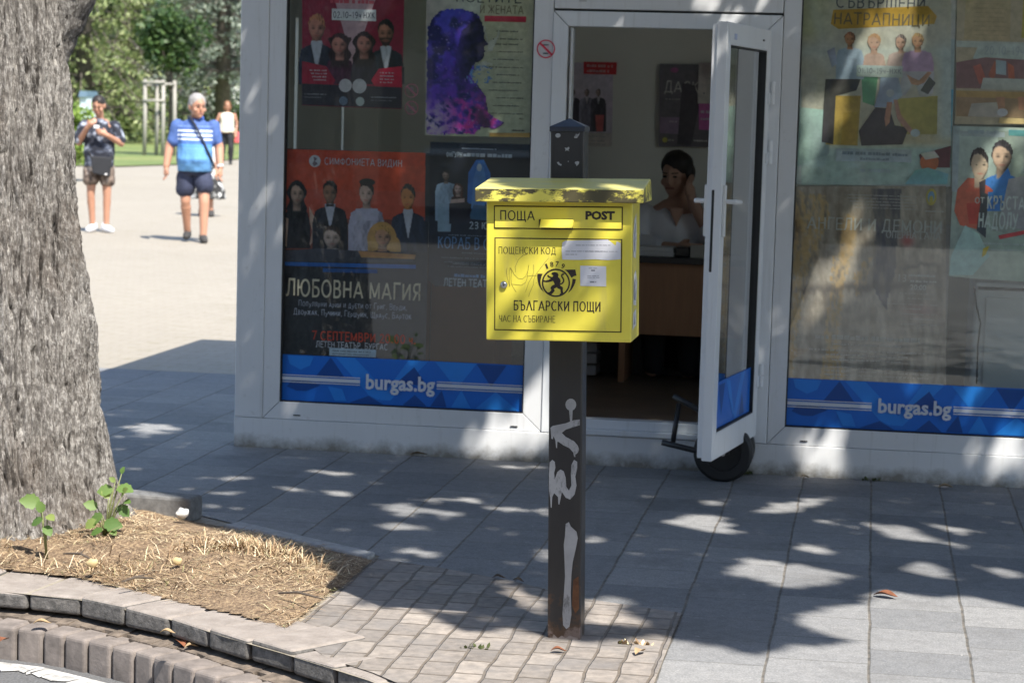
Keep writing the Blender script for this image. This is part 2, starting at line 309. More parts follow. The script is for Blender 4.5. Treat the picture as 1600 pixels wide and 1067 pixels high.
def m_bricks():
    mt, nt, b = nodes_of('worn_pink_pavers')
    tc = N(nt, 'ShaderNodeTexCoord'); sep = N(nt, 'ShaderNodeSeparateXYZ')
    dn = N(nt, 'ShaderNodeTexNoise'); dn.inputs['Scale'].default_value = 5; nt.links.new(tc.outputs['Object'], dn.inputs['Vector'])
    ad = N(nt, 'ShaderNodeMix', data_type='RGBA', blend_type='LINEAR_LIGHT'); ad.inputs[0].default_value = .013; nt.links.new(tc.outputs['Object'], ad.inputs[6]); nt.links.new(dn.outputs['Color'], ad.inputs[7])
    nt.links.new(ad.outputs[2], sep.inputs[0])
    cmb = N(nt, 'ShaderNodeCombineXYZ'); nt.links.new(sep.outputs[1], cmb.inputs[0])
    off = N(nt, 'ShaderNodeMath', operation='ADD'); nt.links.new(sep.outputs[0], off.inputs[0]); off.inputs[1].default_value = 20.07; nt.links.new(off.outputs[0], cmb.inputs[1])
    br = N(nt, 'ShaderNodeTexBrick'); br.offset = .27; br.inputs['Scale'].default_value = 1; br.inputs['Brick Width'].default_value = .155; br.inputs['Row Height'].default_value = .096
    br.inputs['Mortar Size'].default_value = .006; br.inputs['Mortar Smooth'].default_value = .5
    br.inputs['Color1'].default_value = (.20, .178, .16, 1); br.inputs['Color2'].default_value = (.34, .30, .265, 1); br.inputs['Mortar'].default_value = (.15, .125, .1, 1)
    nt.links.new(cmb.outputs[0], br.inputs['Vector'])
    v = coords(nt); f = noise_n(nt, v, 30, 6); f2 = noise_n(nt, v, 4, 4)
    c = mixc(nt, .5, br.outputs['Color'], ramp(nt, f, [(.3, (.42, .42, .42)), (.7, (1.4, 1.37, 1.33))]), 'MULTIPLY')
    c = mixc(nt, ramp(nt, f2, [(.45, (0, 0, 0)), (.62, (.5, .5, .5))]), c, (.19, .18, .175))
    nt.links.new(c, b.inputs['Base Color']); b.inputs['Roughness'].default_value = .9
    h2 = N(nt, 'ShaderNodeMath', operation='MULTIPLY_ADD'); nt.links.new(br.outputs['Fac'], h2.inputs[0]); h2.inputs[1].default_value = -2.; nt.links.new(f, h2.inputs[2])
    bump(nt, b, h2.outputs[0], .7, .007); return mt
def kerb_mat():
    mt, nt, b = nodes_of('kerb_block'); v = coords(nt); f = noise_n(nt, v, 13, 7, .7)
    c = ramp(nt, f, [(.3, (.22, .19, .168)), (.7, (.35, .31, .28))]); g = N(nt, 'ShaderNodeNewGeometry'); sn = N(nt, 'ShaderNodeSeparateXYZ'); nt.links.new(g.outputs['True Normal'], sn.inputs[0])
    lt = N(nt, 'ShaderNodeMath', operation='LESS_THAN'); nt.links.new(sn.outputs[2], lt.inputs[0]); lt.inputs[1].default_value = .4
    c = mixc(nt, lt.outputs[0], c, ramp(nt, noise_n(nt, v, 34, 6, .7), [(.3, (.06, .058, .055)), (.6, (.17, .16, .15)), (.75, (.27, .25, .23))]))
    nt.links.new(c, b.inputs['Base Color']); b.inputs['Roughness'].default_value = .92; bump(nt, b, noise_n(nt, v, 50, 6, .7), .7, .008); return mt
M_kerb = kerb_mat()
M_kerb2 = mat('kerb_face_block', (.20, .172, .155), .9, var=.35, scale=14, bmp=.4, bscale=70)
M_mortar = mat('broken_mortar', (.15, .12, .095), 1., var=.5, scale=25, bmp=.8, bscale=50)
M_road = mat('asphalt', (.12, .12, .122), .9, var=.35, scale=120, bmp=.5, bscale=260)
M_line = mat('road_paint', (.46, .45, .43), .8, var=.45, scale=26, bmp=.2)
def soil_mat():
    mt, nt, b = nodes_of('dry_soil'); v = coords(nt); f = noise_n(nt, v, 9, 8, .75); f2 = noise_n(nt, v, 90, 4, .7); f3 = noise_n(nt, coords(nt, (1, .35, 1)), 60, 5, .7)
    c = ramp(nt, f, [(.32, (.06, .04, .027)), (.48, (.20, .135, .085)), (.66, (.36, .25, .15))]); c = mixc(nt, .5, c, ramp(nt, f2, [(.36, (.06, .04, .027)), (.5, (.23, .158, .1)), (.64, (.52, .39, .24))])); c = mixc(nt, ramp(nt, f3, [(.56, (0, 0, 0)), (.62, (.6, .6, .6))]), c, (.5, .37, .22))
    nt.links.new(c, b.inputs['Base Color']); b.inputs['Roughness'].default_value = 1; bump(nt, b, f2, 1., .012); return mt
M_soil = soil_mat()

K_OUT = [(-40, 7.06), (-4, 7.06), (-2.84, 7.05), (-2.54, 7.0), (-2.36, 6.91), (-2.13, 6.79), (-1.93, 6.63), (-1.71, 6.48), (-1.55, 6.36), (-1.38, 6.23), (-1.15, 6.0), (-.95, 5.68), (-.78, 5.2), (-.66, 4.4), (-.6, 3), (-.6, -60)]
ground_sheet('plaza', [[(-400, 7.06), (400, 7.06), (400, 500), (-400, 500)], K_OUT[2:]+[(400, -60), (400, 7.06), (-2.84, 7.06)]], 0, m_plaza())
ground_sheet('road', [[(-400, -200), (0, -200), (0, 7.4), (-400, 7.4)]], -.19, M_road)
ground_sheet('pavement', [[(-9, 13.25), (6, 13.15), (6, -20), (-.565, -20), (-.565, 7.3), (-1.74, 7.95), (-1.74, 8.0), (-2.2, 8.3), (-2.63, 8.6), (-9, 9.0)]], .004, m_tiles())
ground_sheet('brick_paving', [[(-1.745, 6.72), (-1.55, 6.42), (-1.38, 6.29), (-1.15, 6.05), (-.9, 5.6), (-.72, 5.1), (-.565, 4.2), (-.565, 7.345), (-.9, 7.47), (-1.2, 7.69), (-1.47, 7.83), (-1.745, 7.93)]], .0085, m_bricks())
def offset_poly(pts, d):
    out = []
    for i, p in enumerate(pts):
        a = Vector(pts[max(i-1, 0)]); b = Vector(pts[min(i+1, len(pts)-1)]); t = (b-a).normalized(); n = Vector((t.y, -t.x))   # outward, towards the road
        out.append(Vector(p)+n*-d if False else Vector(p)-Vector((-t.y, t.x))*d)
    return out
def resample(pts, step):
    pts = [Vector(p) for p in pts]; out = [pts[0]]; acc = 0
    for a, b in zip(pts, pts[1:]):
        L = (b-a).length; t = step-acc
        while t <= L: out.append(a.lerp(b, t/L)); t += step
        acc = L-(t-step)
    return out
KP = [(-5.6, 7.06)]+K_OUT[1:-2]
def kerb_row(name, off, width, z0, z1, step, mt, jit):
    P = resample(KP, step); A = offset_poly([tuple(p) for p in P], off); B = offset_poly([tuple(p) for p in P], off-width)
    mb = MB(); g = .0035
    for i in range(len(P)-1):
        t = (A[i+1]-A[i]).normalized()*g; jz = random.uniform(-jit, jit); jo = random.uniform(-jit, jit)
        nrm = Vector((t.y, -t.x)).normalized()*jo
        q = [A[i]+t+nrm, A[i+1]-t+nrm, B[i+1]-t+nrm, B[i]+t+nrm]
        tl = [random.uniform(-jit, jit)*.5 for _ in q]
        mb.hexa([(p.x, p.y, z0) for p in q], [(p.x, p.y, z1+jz+k) for p, k in zip(q, tl)])
    return mb.build(name, mt, bevel=.013, kind='structure', seg=3)
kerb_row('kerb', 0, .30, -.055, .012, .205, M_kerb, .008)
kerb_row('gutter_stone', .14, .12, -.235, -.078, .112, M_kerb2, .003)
# broken mortar between the two rows
P = resample(KP, .05); mb = MB(); A = offset_poly([tuple(p) for p in P], .035); B = offset_poly([tuple(p) for p in P], -.12)
A2 = offset_poly([tuple(p) for p in P], .075)
for i in range(len(P)-1):
    h = [random.uniform(-.085, -.05) for _ in range(2)]
    a, b, a2, b2 = A[i], A[i+1], A2[i], A2[i+1]
    r = random.uniform(-.03, .02); nr = Vector((a.y-b.y, b.x-a.x)).normalized()
    mb.hexa([(B[i].x, B[i].y, -.23), (B[i+1].x, B[i+1].y, -.23), (b.x+r*nr.x*-1, b.y+r*nr.y*-1, -.23), (a.x-r*nr.x, a.y-r*nr.y, -.23)],
            [(B[i].x, B[i].y, -.058), (B[i+1].x, B[i+1].y, -.058), (b.x-r*nr.x, b.y-r*nr.y, -.07+h[0]*.1), (a.x-r*nr.x, a.y-r*nr.y, -.07+h[1]*.1)])
mb.build('kerb_mortar', M_mortar, kind='structure')
# the worn painted edge line on the road
P = resample([(-5.6, 7.06)]+K_OUT[1:8], .06); A = offset_poly([tuple(p) for p in P], .19); B = offset_poly([tuple(p) for p in P], .27); mb = MB()
for i in range(len(P)-1):
    j = [random.uniform(-.03, .015) for _ in range(2)]
    mb.face([(A[i].x, A[i].y, -.186), (A[i+1].x, A[i+1].y, -.186), (B[i+1].x, B[i+1].y+j[0], -.186), (B[i].x, B[i].y+j[1], -.186)][::-1])
mb.build('road_edge_line', M_line, kind='structure')
# planting bed: a low mound of soil
BED = [(-5.2, 7.33), (-2.96, 7.34), (-2.64, 7.29), (-2.29, 7.07), (-1.95, 6.88), (-1.76, 6.76), (-1.745, 7.88), (-2.2, 8.22), (-2.6, 8.42), (-2.75, 8.62), (-5.2, 8.95)]
def inside(poly, x, y):
    c = False; j = len(poly)-1
    for i in range(len(poly)):
        xi, yi = poly[i]; xj, yj = poly[j]
        if (yi > y) != (yj > y) and x < (xj-xi)*(y-yi)/(yj-yi)+xi: c = not c
        j = i
    return c
def edge_dist(poly, x, y):
    d = 9; p = Vector((x, y))
    for a, b in zip(poly, poly[1:]+poly[:1]):
        a = Vector(a); b = Vector(b); t = max(0, min(1, (p-a).dot(b-a)/(b-a).length_squared)); d = min(d, (p-a.lerp(b, t)).length)
    return d
def bed_z(x, y):
    e = min(1, edge_dist(BED, x, y)/.35) if inside(BED, x, y) else 0
    return .012+e*(.055+.05*noise.noise((x*3, y*3, 1)))+.012*noise.noise((x*17, y*17, 0))*e+.006*noise.noise((x*50, y*50, 3))*e
mb = MB(); nx, ny = 150, 100; xs = np.linspace(-5.2, -1.74, nx); ys = np.linspace(6.74, 8.95, ny)
idx = {}
for i, x in enumerate(xs):
    for j, y in enumerate(ys): idx[i, j] = len(mb.v); mb.v.append((x, y, bed_z(x, y)))
for i in range(nx-1):
    for j in range(ny-1):
        if inside(BED, (xs[i]+xs[i+1])/2, (ys[j]+ys[j+1])/2): mb.f.append((idx[i, j], idx[i+1, j], idx[i+1, j+1], idx[i, j+1])); mb.m.append(0)
mb.build('soil', M_soil, kind='structure', smooth=True)
# dry grass
def straw_mat():
    mt, nt, b = nodes_of('dry_grass'); g = N(nt, 'ShaderNodeNewGeometry')
    c = ramp(nt, g.outputs['Random Per Island'], [(0, (.12, .075, .045)), (.3, (.31, .205, .115)), (.65, (.55, .405, .245)), (.92, (.78, .66, .46)), (1, (.24, .26, .09))])
    nt.links.new(c, b.inputs['Base Color']); b.inputs['Roughness'].default_value = .8; return mt
def blades(n, region, hmin, hmax, flat, wd=.0035):
    V = []; F = []
    k = 0
    while k < n:
        x, y = region()
        if not inside(BED, x, y): continue
        dens = noise.noise((x*2.2, y*2.2, 5))
        if random.random() > .55+dens*1.3: k += .3; continue
        L = random.uniform(hmin, hmax); a = random.uniform(0, 6.28); lean = random.uniform(*flat)
        z = bed_z(x, y); d = Vector((math.cos(a)*math.sin(lean), math.sin(a)*math.sin(lean), math.cos(lean)))
        s = Vector((-math.sin(a), math.cos(a), 0))*wd*random.uniform(.6, 1.3)
        p = Vector((x, y, z-.002)); q = p+d*L*.55; t = q+(d+Vector((math.cos(a)*.5, math.sin(a)*.5, -.35))).normalized()*L*.45
        if t.z < z+.003: t.z = z+.003
        o = len(V); V += [p-s, p+s, q+s*.8, q-s*.8, t+s*.2, t-s*.2]; F += [(o, o+1, o+2, o+3), (o+3, o+2, o+4, o+5)]
        k += 1
    return V, F
V, F = blades(13000, lambda: (random.uniform(-4.0, -1.74), random.uniform(6.75, 8.4)), .025, .085, (1.2, 1.58), .0016)
V4, F4 = blades(30000, lambda: (random.uniform(-4.0, -1.74), random.uniform(6.75, 8.5)), .012, .045, (1.3, 1.6), .0011)
V2, F2 = blades(900, lambda: (random.gauss(-2.15, .12), random.gauss(7.62, .06)), .04, .085, (.3, 1.2), .0022)
V3, F3 = blades(500, lambda: (random.gauss(-2.75, .22), random.gauss(7.45, .1)), .04, .10, (.3, 1.3), .0018)
F = F+[tuple(i+len(V) for i in f) for f in F2]; V = V+V2; F = F+[tuple(i+len(V) for i in f) for f in F3]; V = V+V3
F = F+[tuple(i+len(V) for i in f) for f in F4]; V = V+V4
o = np_mesh('dry_grass', np.array([tuple(v) for v in V]), np.array(F), straw_mat()); o['kind'] = 'stuff'
# granite edging stones round the bed
M_edge = mat('edging_granite', (.16, .16, .16), .8, var=.3, scale=40, bmp=.3)
M_edge2 = mat('edging_concrete', (.33, .33, .33), .85, var=.2, scale=30, bmp=.3)
mb = MB(); mb.hexa([(-3.05, 8.46, 0), (-2.6, 8.42, 0), (-2.58, 8.53, 0), (-3.04, 8.58, 0)], [(-3.05, 8.46, .1), (-2.6, 8.42, .1), (-2.58, 8.53, .1), (-3.04, 8.58, .1)])
tag(mb.build('edging_stone', M_edge, bevel=.012), 'dark grey edging stone standing behind the tree bed, right of the trunk', 'kerb stone')
mb = MB(); mb.hexa([(-2.42, 8.27, 0), (-1.76, 7.9, 0), (-1.75, 7.98, 0), (-2.38, 8.36, 0)], [(-2.42, 8.27, .035), (-1.76, 7.9, .022), (-1.75, 7.98, .022), (-2.38, 8.36, .035)])
tag(mb.build('edging_stone', M_edge2, bevel=.008), 'pale flat edging stone between dry grass bed and shaded grey tiles', 'kerb stone')

# ------------------------------------------------------------------ kiosk
FY = 10.41
def m_white(name, base, dirt=.25, low=True):
    mt, nt, b = nodes_of(name); v = coords(nt); f = noise_n(nt, v, 2.2, 6); f2 = noise_n(nt, v, 26, 5)
    c = ramp(nt, f, [(.3, tuple(x*.93 for x in base)), (.7, base)])
    c = mixc(nt, ramp(nt, f2, [(.62, (0, 0, 0)), (.75, (dirt, dirt, dirt))]), c, (.33, .31, .27))
    sk = noise_n(nt, coords(nt, (7, 7, .35)), 5, 6, .7); c = mixc(nt, ramp(nt, sk, [(.55, (0, 0, 0)), (.75, (.35, .35, .35))]), c, (.42, .40, .36))
    if low:      # splashed dirt near the pavement
        tc = N(nt, 'ShaderNodeTexCoord'); sp = N(nt, 'ShaderNodeSeparateXYZ'); nt.links.new(tc.outputs['Object'], sp.inputs[0])
        mr = N(nt, 'ShaderNodeMapRange'); nt.links.new(sp.outputs[2], mr.inputs[0]); mr.inputs[1].default_value = .0; mr.inputs[2].default_value = .13; mr.inputs[3].default_value = 1; mr.inputs[4].default_value = 0
        mm = N(nt, 'ShaderNodeMath', operation='MULTIPLY'); nt.links.new(mr.outputs[0], mm.inputs[0]); nt.links.new(noise_n(nt, v, 9, 7, .7), mm.inputs[1])
        c = mixc(nt, ramp(nt, mm.outputs[0], [(.22, (0, 0, 0)), (.5, (.8, .8, .8))]), c, (.14, .12, .08))
    nt.links.new(c, b.inputs['Base Color']); b.inputs['Roughness'].default_value = .32; return mt
M_white = m_white('white_enamelled_metal', (.74, .75, .76))
M_door = m_white('white_door_profile', (.78, .8, .82), .12, False)
M_in = mat('interior_wall', (.88, .85, .78), .8, var=.04, scale=2)
M_ceil = mat('interior_ceiling', (.85, .85, .83), .8, var=.03)
M_floor = mat('interior_floor', (.22, .17, .13), .35, var=.2, scale=5)
M_black = mat('black_rubber', (.012, .012, .013), .6, var=.3)
M_gap = mat('dark_joint', (.03, .032, .03), .8)
M_steel = mat('bright_steel', (.55, .56, .58), .3, metal=1, var=.1)
def m_glass():
    mt, nt, b = nodes_of('window_glass'); nt.nodes.remove(b)
    out = nt.nodes['Material Output']; tr = N(nt, 'ShaderNodeBsdfTransparent'); gl = N(nt, 'ShaderNodeBsdfGlossy'); gl.inputs['Roughness'].default_value = .015
    tr.inputs[0].default_value = (.93, .96, .95, 1)
    lw = N(nt, 'ShaderNodeLayerWeight'); pw = N(nt, 'ShaderNodeMath', operation='POWER'); nt.links.new(lw.outputs['Facing'], pw.inputs[0]); pw.inputs[1].default_value = 3.0
    ma = N(nt, 'ShaderNodeMath', operation='MULTIPLY_ADD'); nt.links.new(pw.outputs[0], ma.inputs[0]); ma.inputs[1].default_value = 1.1; ma.inputs[2].default_value = .062
    mx = N(nt, 'ShaderNodeMixShader'); nt.links.new(ma.outputs[0], mx.inputs[0]); nt.links.new(tr.outputs[0], mx.inputs[1]); nt.links.new(gl.outputs[0], mx.inputs[2])
    nt.links.new(mx.outputs[0], out.inputs[0]); return mt
M_glass = m_glass()
kiosk = thing('ticket_kiosk', 'white metal ticket kiosk with poster filled windows and an open glass door', 'kiosk', (0, FY, 0))
KO = (0, FY, 0)
def kb(name, boxes, mt, bevel=.003, parent=None, mi=None):
    mb = MB()
    for i, bx in enumerate(boxes): mb.box(*bx, mi=(mi[i] if mi else 0))
    return mb.build(name, mt, parent or kiosk, bevel=bevel, org=KO)
kb('plinth', [(-3.0, 3.2, FY, FY+.1, .0, .1465)], M_white)
kb('corner_post', [(-3.0, -2.861, FY+.004, FY+.12, .1485, 3.0)], M_white, .004)
kb('corner_post', [(2.603, 3.2, FY+.004, FY+.12, .1485, 2.951)], M_white, .004)
kb('side_wall', [(-3.0, -2.95, FY+.12, 11.25, .0, 3.0), (-3.0, -2.95, 11.31, 12.3, 0, 3.0), (-3.0, -2.95, 12.35, 13.3, 0, 3.0), (-3.0, -2.95, 11.25, 11.31, 0, 1.3), (-3.0, -2.95, 11.25, 11.31, 2.1, 3.0), (-3.0, -2.95, 12.3, 12.35, 0, 1.3), (-3.0, -2.95, 12.3, 12.35, 2.2, 3)], M_in, 0)
kb('side_wall', [(3.15, 3.2, FY+.12, 13.3, .0, 3.0)], M_in, 0)
kb('back_wall', [(-2.95, 3.15, 13.22, 13.3, .0, 3.0)], M_in, 0)
kb('floor', [(-2.95, 3.15, FY+.1, 13.22, .0, .2)], M_floor, 0)
kb('ceiling', [(-2.95, 3.15, FY+.13, 13.22, 2.9, 2.96)], M_ceil, 0)
kb('roof', [(-3.2, 3.4, FY-.2, 13.47, 3.002, 3.22)], M_white, .01)
def frame_mb(mb, x0, x1, z0, z1, wl, wr, wb, wt, y0, y1, mi=0, g=.0016):
    a, b, c, d = (x0+wl, x1-wr, z0+wb, z1-wt)
    mb.prism([(x0, z0+g), (a, c+g), (a, d-g), (x0, z1-g)], y0, y1, mi)
    mb.prism([(x1, z0+g), (b, c+g), (b, d-g), (x1, z1-g)], y0, y1, mi)
    mb.prism([(x0+g, z0), (x1-g, z0), (b-g, c), (a+g, c)], y0, y1, mi)
    mb.prism([(x0+g, z1), (x1-g, z1), (b-g, d), (a+g, d)], y0, y1, mi)
BLUE = [mat('film_blue', (.010, .15, .60), .35, var=.05), mat('film_navy', (.006, .07, .30), .35, var=.05), mat('film_sky', (.022, .235, .74), .35, var=.05), mat('film_white', (.62, .66, .72), .4, var=.03)]
def text_on(mb, s, X0, X1, Z0, Z1, y, mi, bold=0., serif=False):
    V, F = text_geo(s, bold, serif); mb.add([(X0+p[0]*(X1-X0), y-p[2], Z0+p[1]*(Z1-Z0)) for p in V], F, mi)
def film_geo(mb, X0, X1, Z0, Z1, y, tx, st):
    W, H = 1.19, Z1-Z0                                     # the printed pattern repeats with the film roll
    mb.face([(X0, y, Z0), (X1, y, Z0), (X1, y, Z1), (X0, y, Z1)], 0)
    pats = [(2, [(.22, .99), (.30, .99), (.44, .25), (.40, .1), (.36, .2)]), (2, [(.405, .1), (.52, .985), (.60, .985), (.45, .1)]), (1, [(.2, .98), (.14, .55), (.26, .55)]),
            (1, [(.545, .85), (.475, .5), (.60, .45)]), (1, [(.36, .18), (.28, .01), (.42, .01)]), (1, [(.55, .25), (.50, .01), (.60, .01)]), (2, [(.63, .99), (.80, .99), (.72, .42)]),
            (1, [(.80, .98), (.92, .98), (.86, .5)]), (2, [(.74, .4), (.70, .02), (.78, .02)]), (1, [(.66, .38), (.615, .02), (.68, .02)]), (2, [(.88, .4), (.80, .02), (.97, .02)]), (2, [(.93, .98), (.995, .98), (.99, .55)]),
            (2, [(.02, .98), (.13, .98), (.115, .78), (.075, .68), (.03, .8)]), (1, [(.02, .3), (.06, .22), (.1, .22), (.16, .36), (.1, .46), (.04, .45)]), (2, [(.19, .35), (.22, .04), (.27, .04), (.25, .3)])]
    k = 1; off = X0
    while off < X1:
        for mi, p in pats:
            q = [(off+u*W, Z0+v*H) for u, v in p]
            if max(a for a, _ in q) < X1: mb.face([(a, y-.00018*k, b) for a, b in q], mi); k += 1
        off += W
    yy = y-.012
    text_on(mb, 'burgas.bg', *tx, yy, 3, .028)
    for a, b, zc in st:
        for dz, h in ((0, .0085), (.0165, .0022), (-.0165, .0022)): mb.face([(a, yy, zc+dz-h), (b, yy, zc+dz-h), (b, yy, zc+dz+h), (a, yy, zc+dz+h)], 3)
def window(x0, x1, wl, wr, tx, st):
    mb = MB(); frame_mb(mb, x0, x1, .1485, 2.95, wl, wr, .083, .09, FY+.008, FY+.09)
    for xx in (x0+.17, x1-.13): mb.box(xx-.018, xx+.018, FY+.003, FY+.0078, .166, .172, 1)
    wobj = mb.build('window', [M_white, M_black], kiosk, bevel=.0025, org=KO)
    a, b, c, d = x0+wl, x1-wr, .1485+.083, 2.86
    mb = MB(); frame_mb(mb, a, b, c, d, .006, .006, .006, .006, FY+.012, FY+.05, g=.0002); mb.build('gasket', M_black, wobj, org=KO)
    mb = MB(); mb.box(a+.0005, b-.0005, FY+.036, FY+.042, c+.0005, d-.0005); mb.build('glass_pane', M_glass, wobj, org=KO)
    mb = MB(); film_geo(mb, a+.006, b-.006, c+.006, .459, FY+.033, tx, st); mb.build('film_strip', BLUE, wobj, org=KO)
    return wobj
def XZ(px, py, Y=FY): p = onY(px, py, Y); return p.x, p.z
tL = (XZ(570, 610)[0], XZ(678, 610)[0], XZ(570, 616)[1]+.0, XZ(570, 585)[1])
window(-2.86, -1.499, .082, .089, tL, [(-2.77, XZ(561, 594)[0], XZ(500, 594)[1]), (XZ(681, 605)[0], -1.596, XZ(750, 606)[1])])
tR = (XZ(1372, 640)[0], XZ(1487, 640)[0], XZ(1372, 653)[1], XZ(1372, 623)[1])
window(-.432, 2.6, .079, .09, tR, [(-.345, XZ(1362, 634)[0], XZ(1290, 633)[1]), (XZ(1490, 642)[0], 1.6, XZ(1550, 645)[1])])
# door frame, sill, panel over the door
mb = MB(); mb.prism([(-1.497, .149), (-1.427, .149), (-1.427, 2.054), (-1.497, 2.124)], FY, FY+.075); mb.prism([(-.435, .149), (-.505, .149), (-.505, 2.054), (-.435, 2.124)], FY, FY+.075)
mb.prism([(-1.495, 2.126), (-.437, 2.126), (-.507, 2.0557), (-1.425, 2.0557)], FY, FY+.075)
mb.box(-1.417, -1.405, FY+.02, FY+.09, .2, 2.05); mb.box(-.528, -.515, FY+.02, FY+.09, .2, 2.05)
df = mb.build('door_frame', M_door, kiosk, bevel=.003, org=KO)
kb('sill', [(-1.426, -.506, FY-.012, FY+.1, .149, .176), (-1.426, -.506, FY+.01, FY+.1, .1765, .221)], M_door, .004, df)
kb('transom_panel', [(-1.495, -.437, FY+.006, FY+.09, 2.137, 2.95)], M_white, .003)
kb('transom_joint', [(-1.495, -.437, FY+.02, FY+.09, 2.1265, 2.1365)], M_gap, 0)
kb('header', [(-2.86, 3.2, FY+.01, FY+.1, 2.952, 3.0)], M_white, .002)
# the open door leaf
ang = math.atan2(-.88, -.144)
mb = MB(); LW = .892
frame_mb(mb, 0, LW, .19, 2.055, .075, .075, .115, .095, -.045, 0); frame_mb(mb, .01, LW-.012, .2, 2.045, .05, .05, .08, .07, -.068, -.0455)
mb.box(LW-.012, LW+.001, -.043, -.03, 1.0, 1.35, 1)
leaf = mb.build('door', [M_door, M_black], kiosk, bevel=.003); leaf.location = (-.483, 10.38-FY, 0); leaf.rotation_euler = (0, 0, ang); leaf['label'] = 'open white door leaf with glass pane'
mb = MB(); frame_mb(mb, .075, LW-.075, .305, 1.96, .006, .006, .006, .006, -.04, -.004, g=.0002); mb.build('gasket', M_black, leaf)
mb = MB(); mb.box(.0755, LW-.0755, -.028, -.022, .3055, 1.9595); mb.build('glass_pane', M_glass, leaf)
mb = MB(); mb.face([(.082, -.019, .312), (LW-.082, -.019, .312), (LW-.082, -.019, .515), (.082, -.019, .515)][::-1], 0)
for mi, p in ((2, [(.2, .51), (.28, .51), (.42, .33), (.36, .315)]), (2, [(.43, .34), (.39, .315), (.5, .5), (.58, .51)]), (1, [(.6, .5), (.72, .5), (.66, .36)]), (1, [(.3, .32), (.2, .32), (.25, .42)]), (2, [(.74, .5), (.8, .5), (.79, .33)])):
    mb.face([(a, -.0185, b) for a, b in p], mi)
mb.build('film_strip', BLUE, leaf)
mb = MB(); mb.box(LW-.052, LW-.022, .0005, .012, 1.15, 1.37); mb.tube([(LW-.037, .01, 1.30), (LW-.037, .05, 1.30)], .01, 10); mb.cap((LW-.037, .052, 1.30), (LW-.13, .055, 1.296), .011, .009, 10)
mb.cap((LW-.037, -.118, 1.30), (LW-.15, -.12, 1.297), .011, .009, 10); mb.tube([(LW-.037, -.07, 1.30), (LW-.037, -.118, 1.30)], .01, 10)
mb.box(LW-.052, LW-.022, -.08, -.0685, 1.15, 1.37)
mb.build('handle', mat('handle_white', (.75, .75, .74), .35, var=.03), leaf, bevel=.003, smooth=False)
for z in (.42, 1.45, 1.72):
    mb = MB(); mb.tube([(-.008, .012, z), (-.008, .012, z+.05)], .011, 12); mb.tube([(-.008, .012, z+.054), (-.008, .012, z+.104)], .011, 12); mb.box(.0, .04, .0005, .005, z, z+.05); mb.build('hinge', M_door, leaf)
mb = MB(); x0 = LW-.13; mb.box(x0-.05, x0, .0005, .0012, 1.985, 2.01, 0); mb.build('maker_sticker', mat('sticker_blue_grey', (.42, .48, .66), .5), leaf)
mb = MB(); mb.box(.16, .19, .0005, .003, 2.0, 2.008); mb.build('drain_cap', M_black, leaf)
mb = MB(); mb.box(-1.38, -1.345, FY+.0045, FY+.0055, 2.17, 2.185); mb.build('maker_sticker', mat('sticker_grey', (.5, .5, .5), .5), kiosk, org=KO)

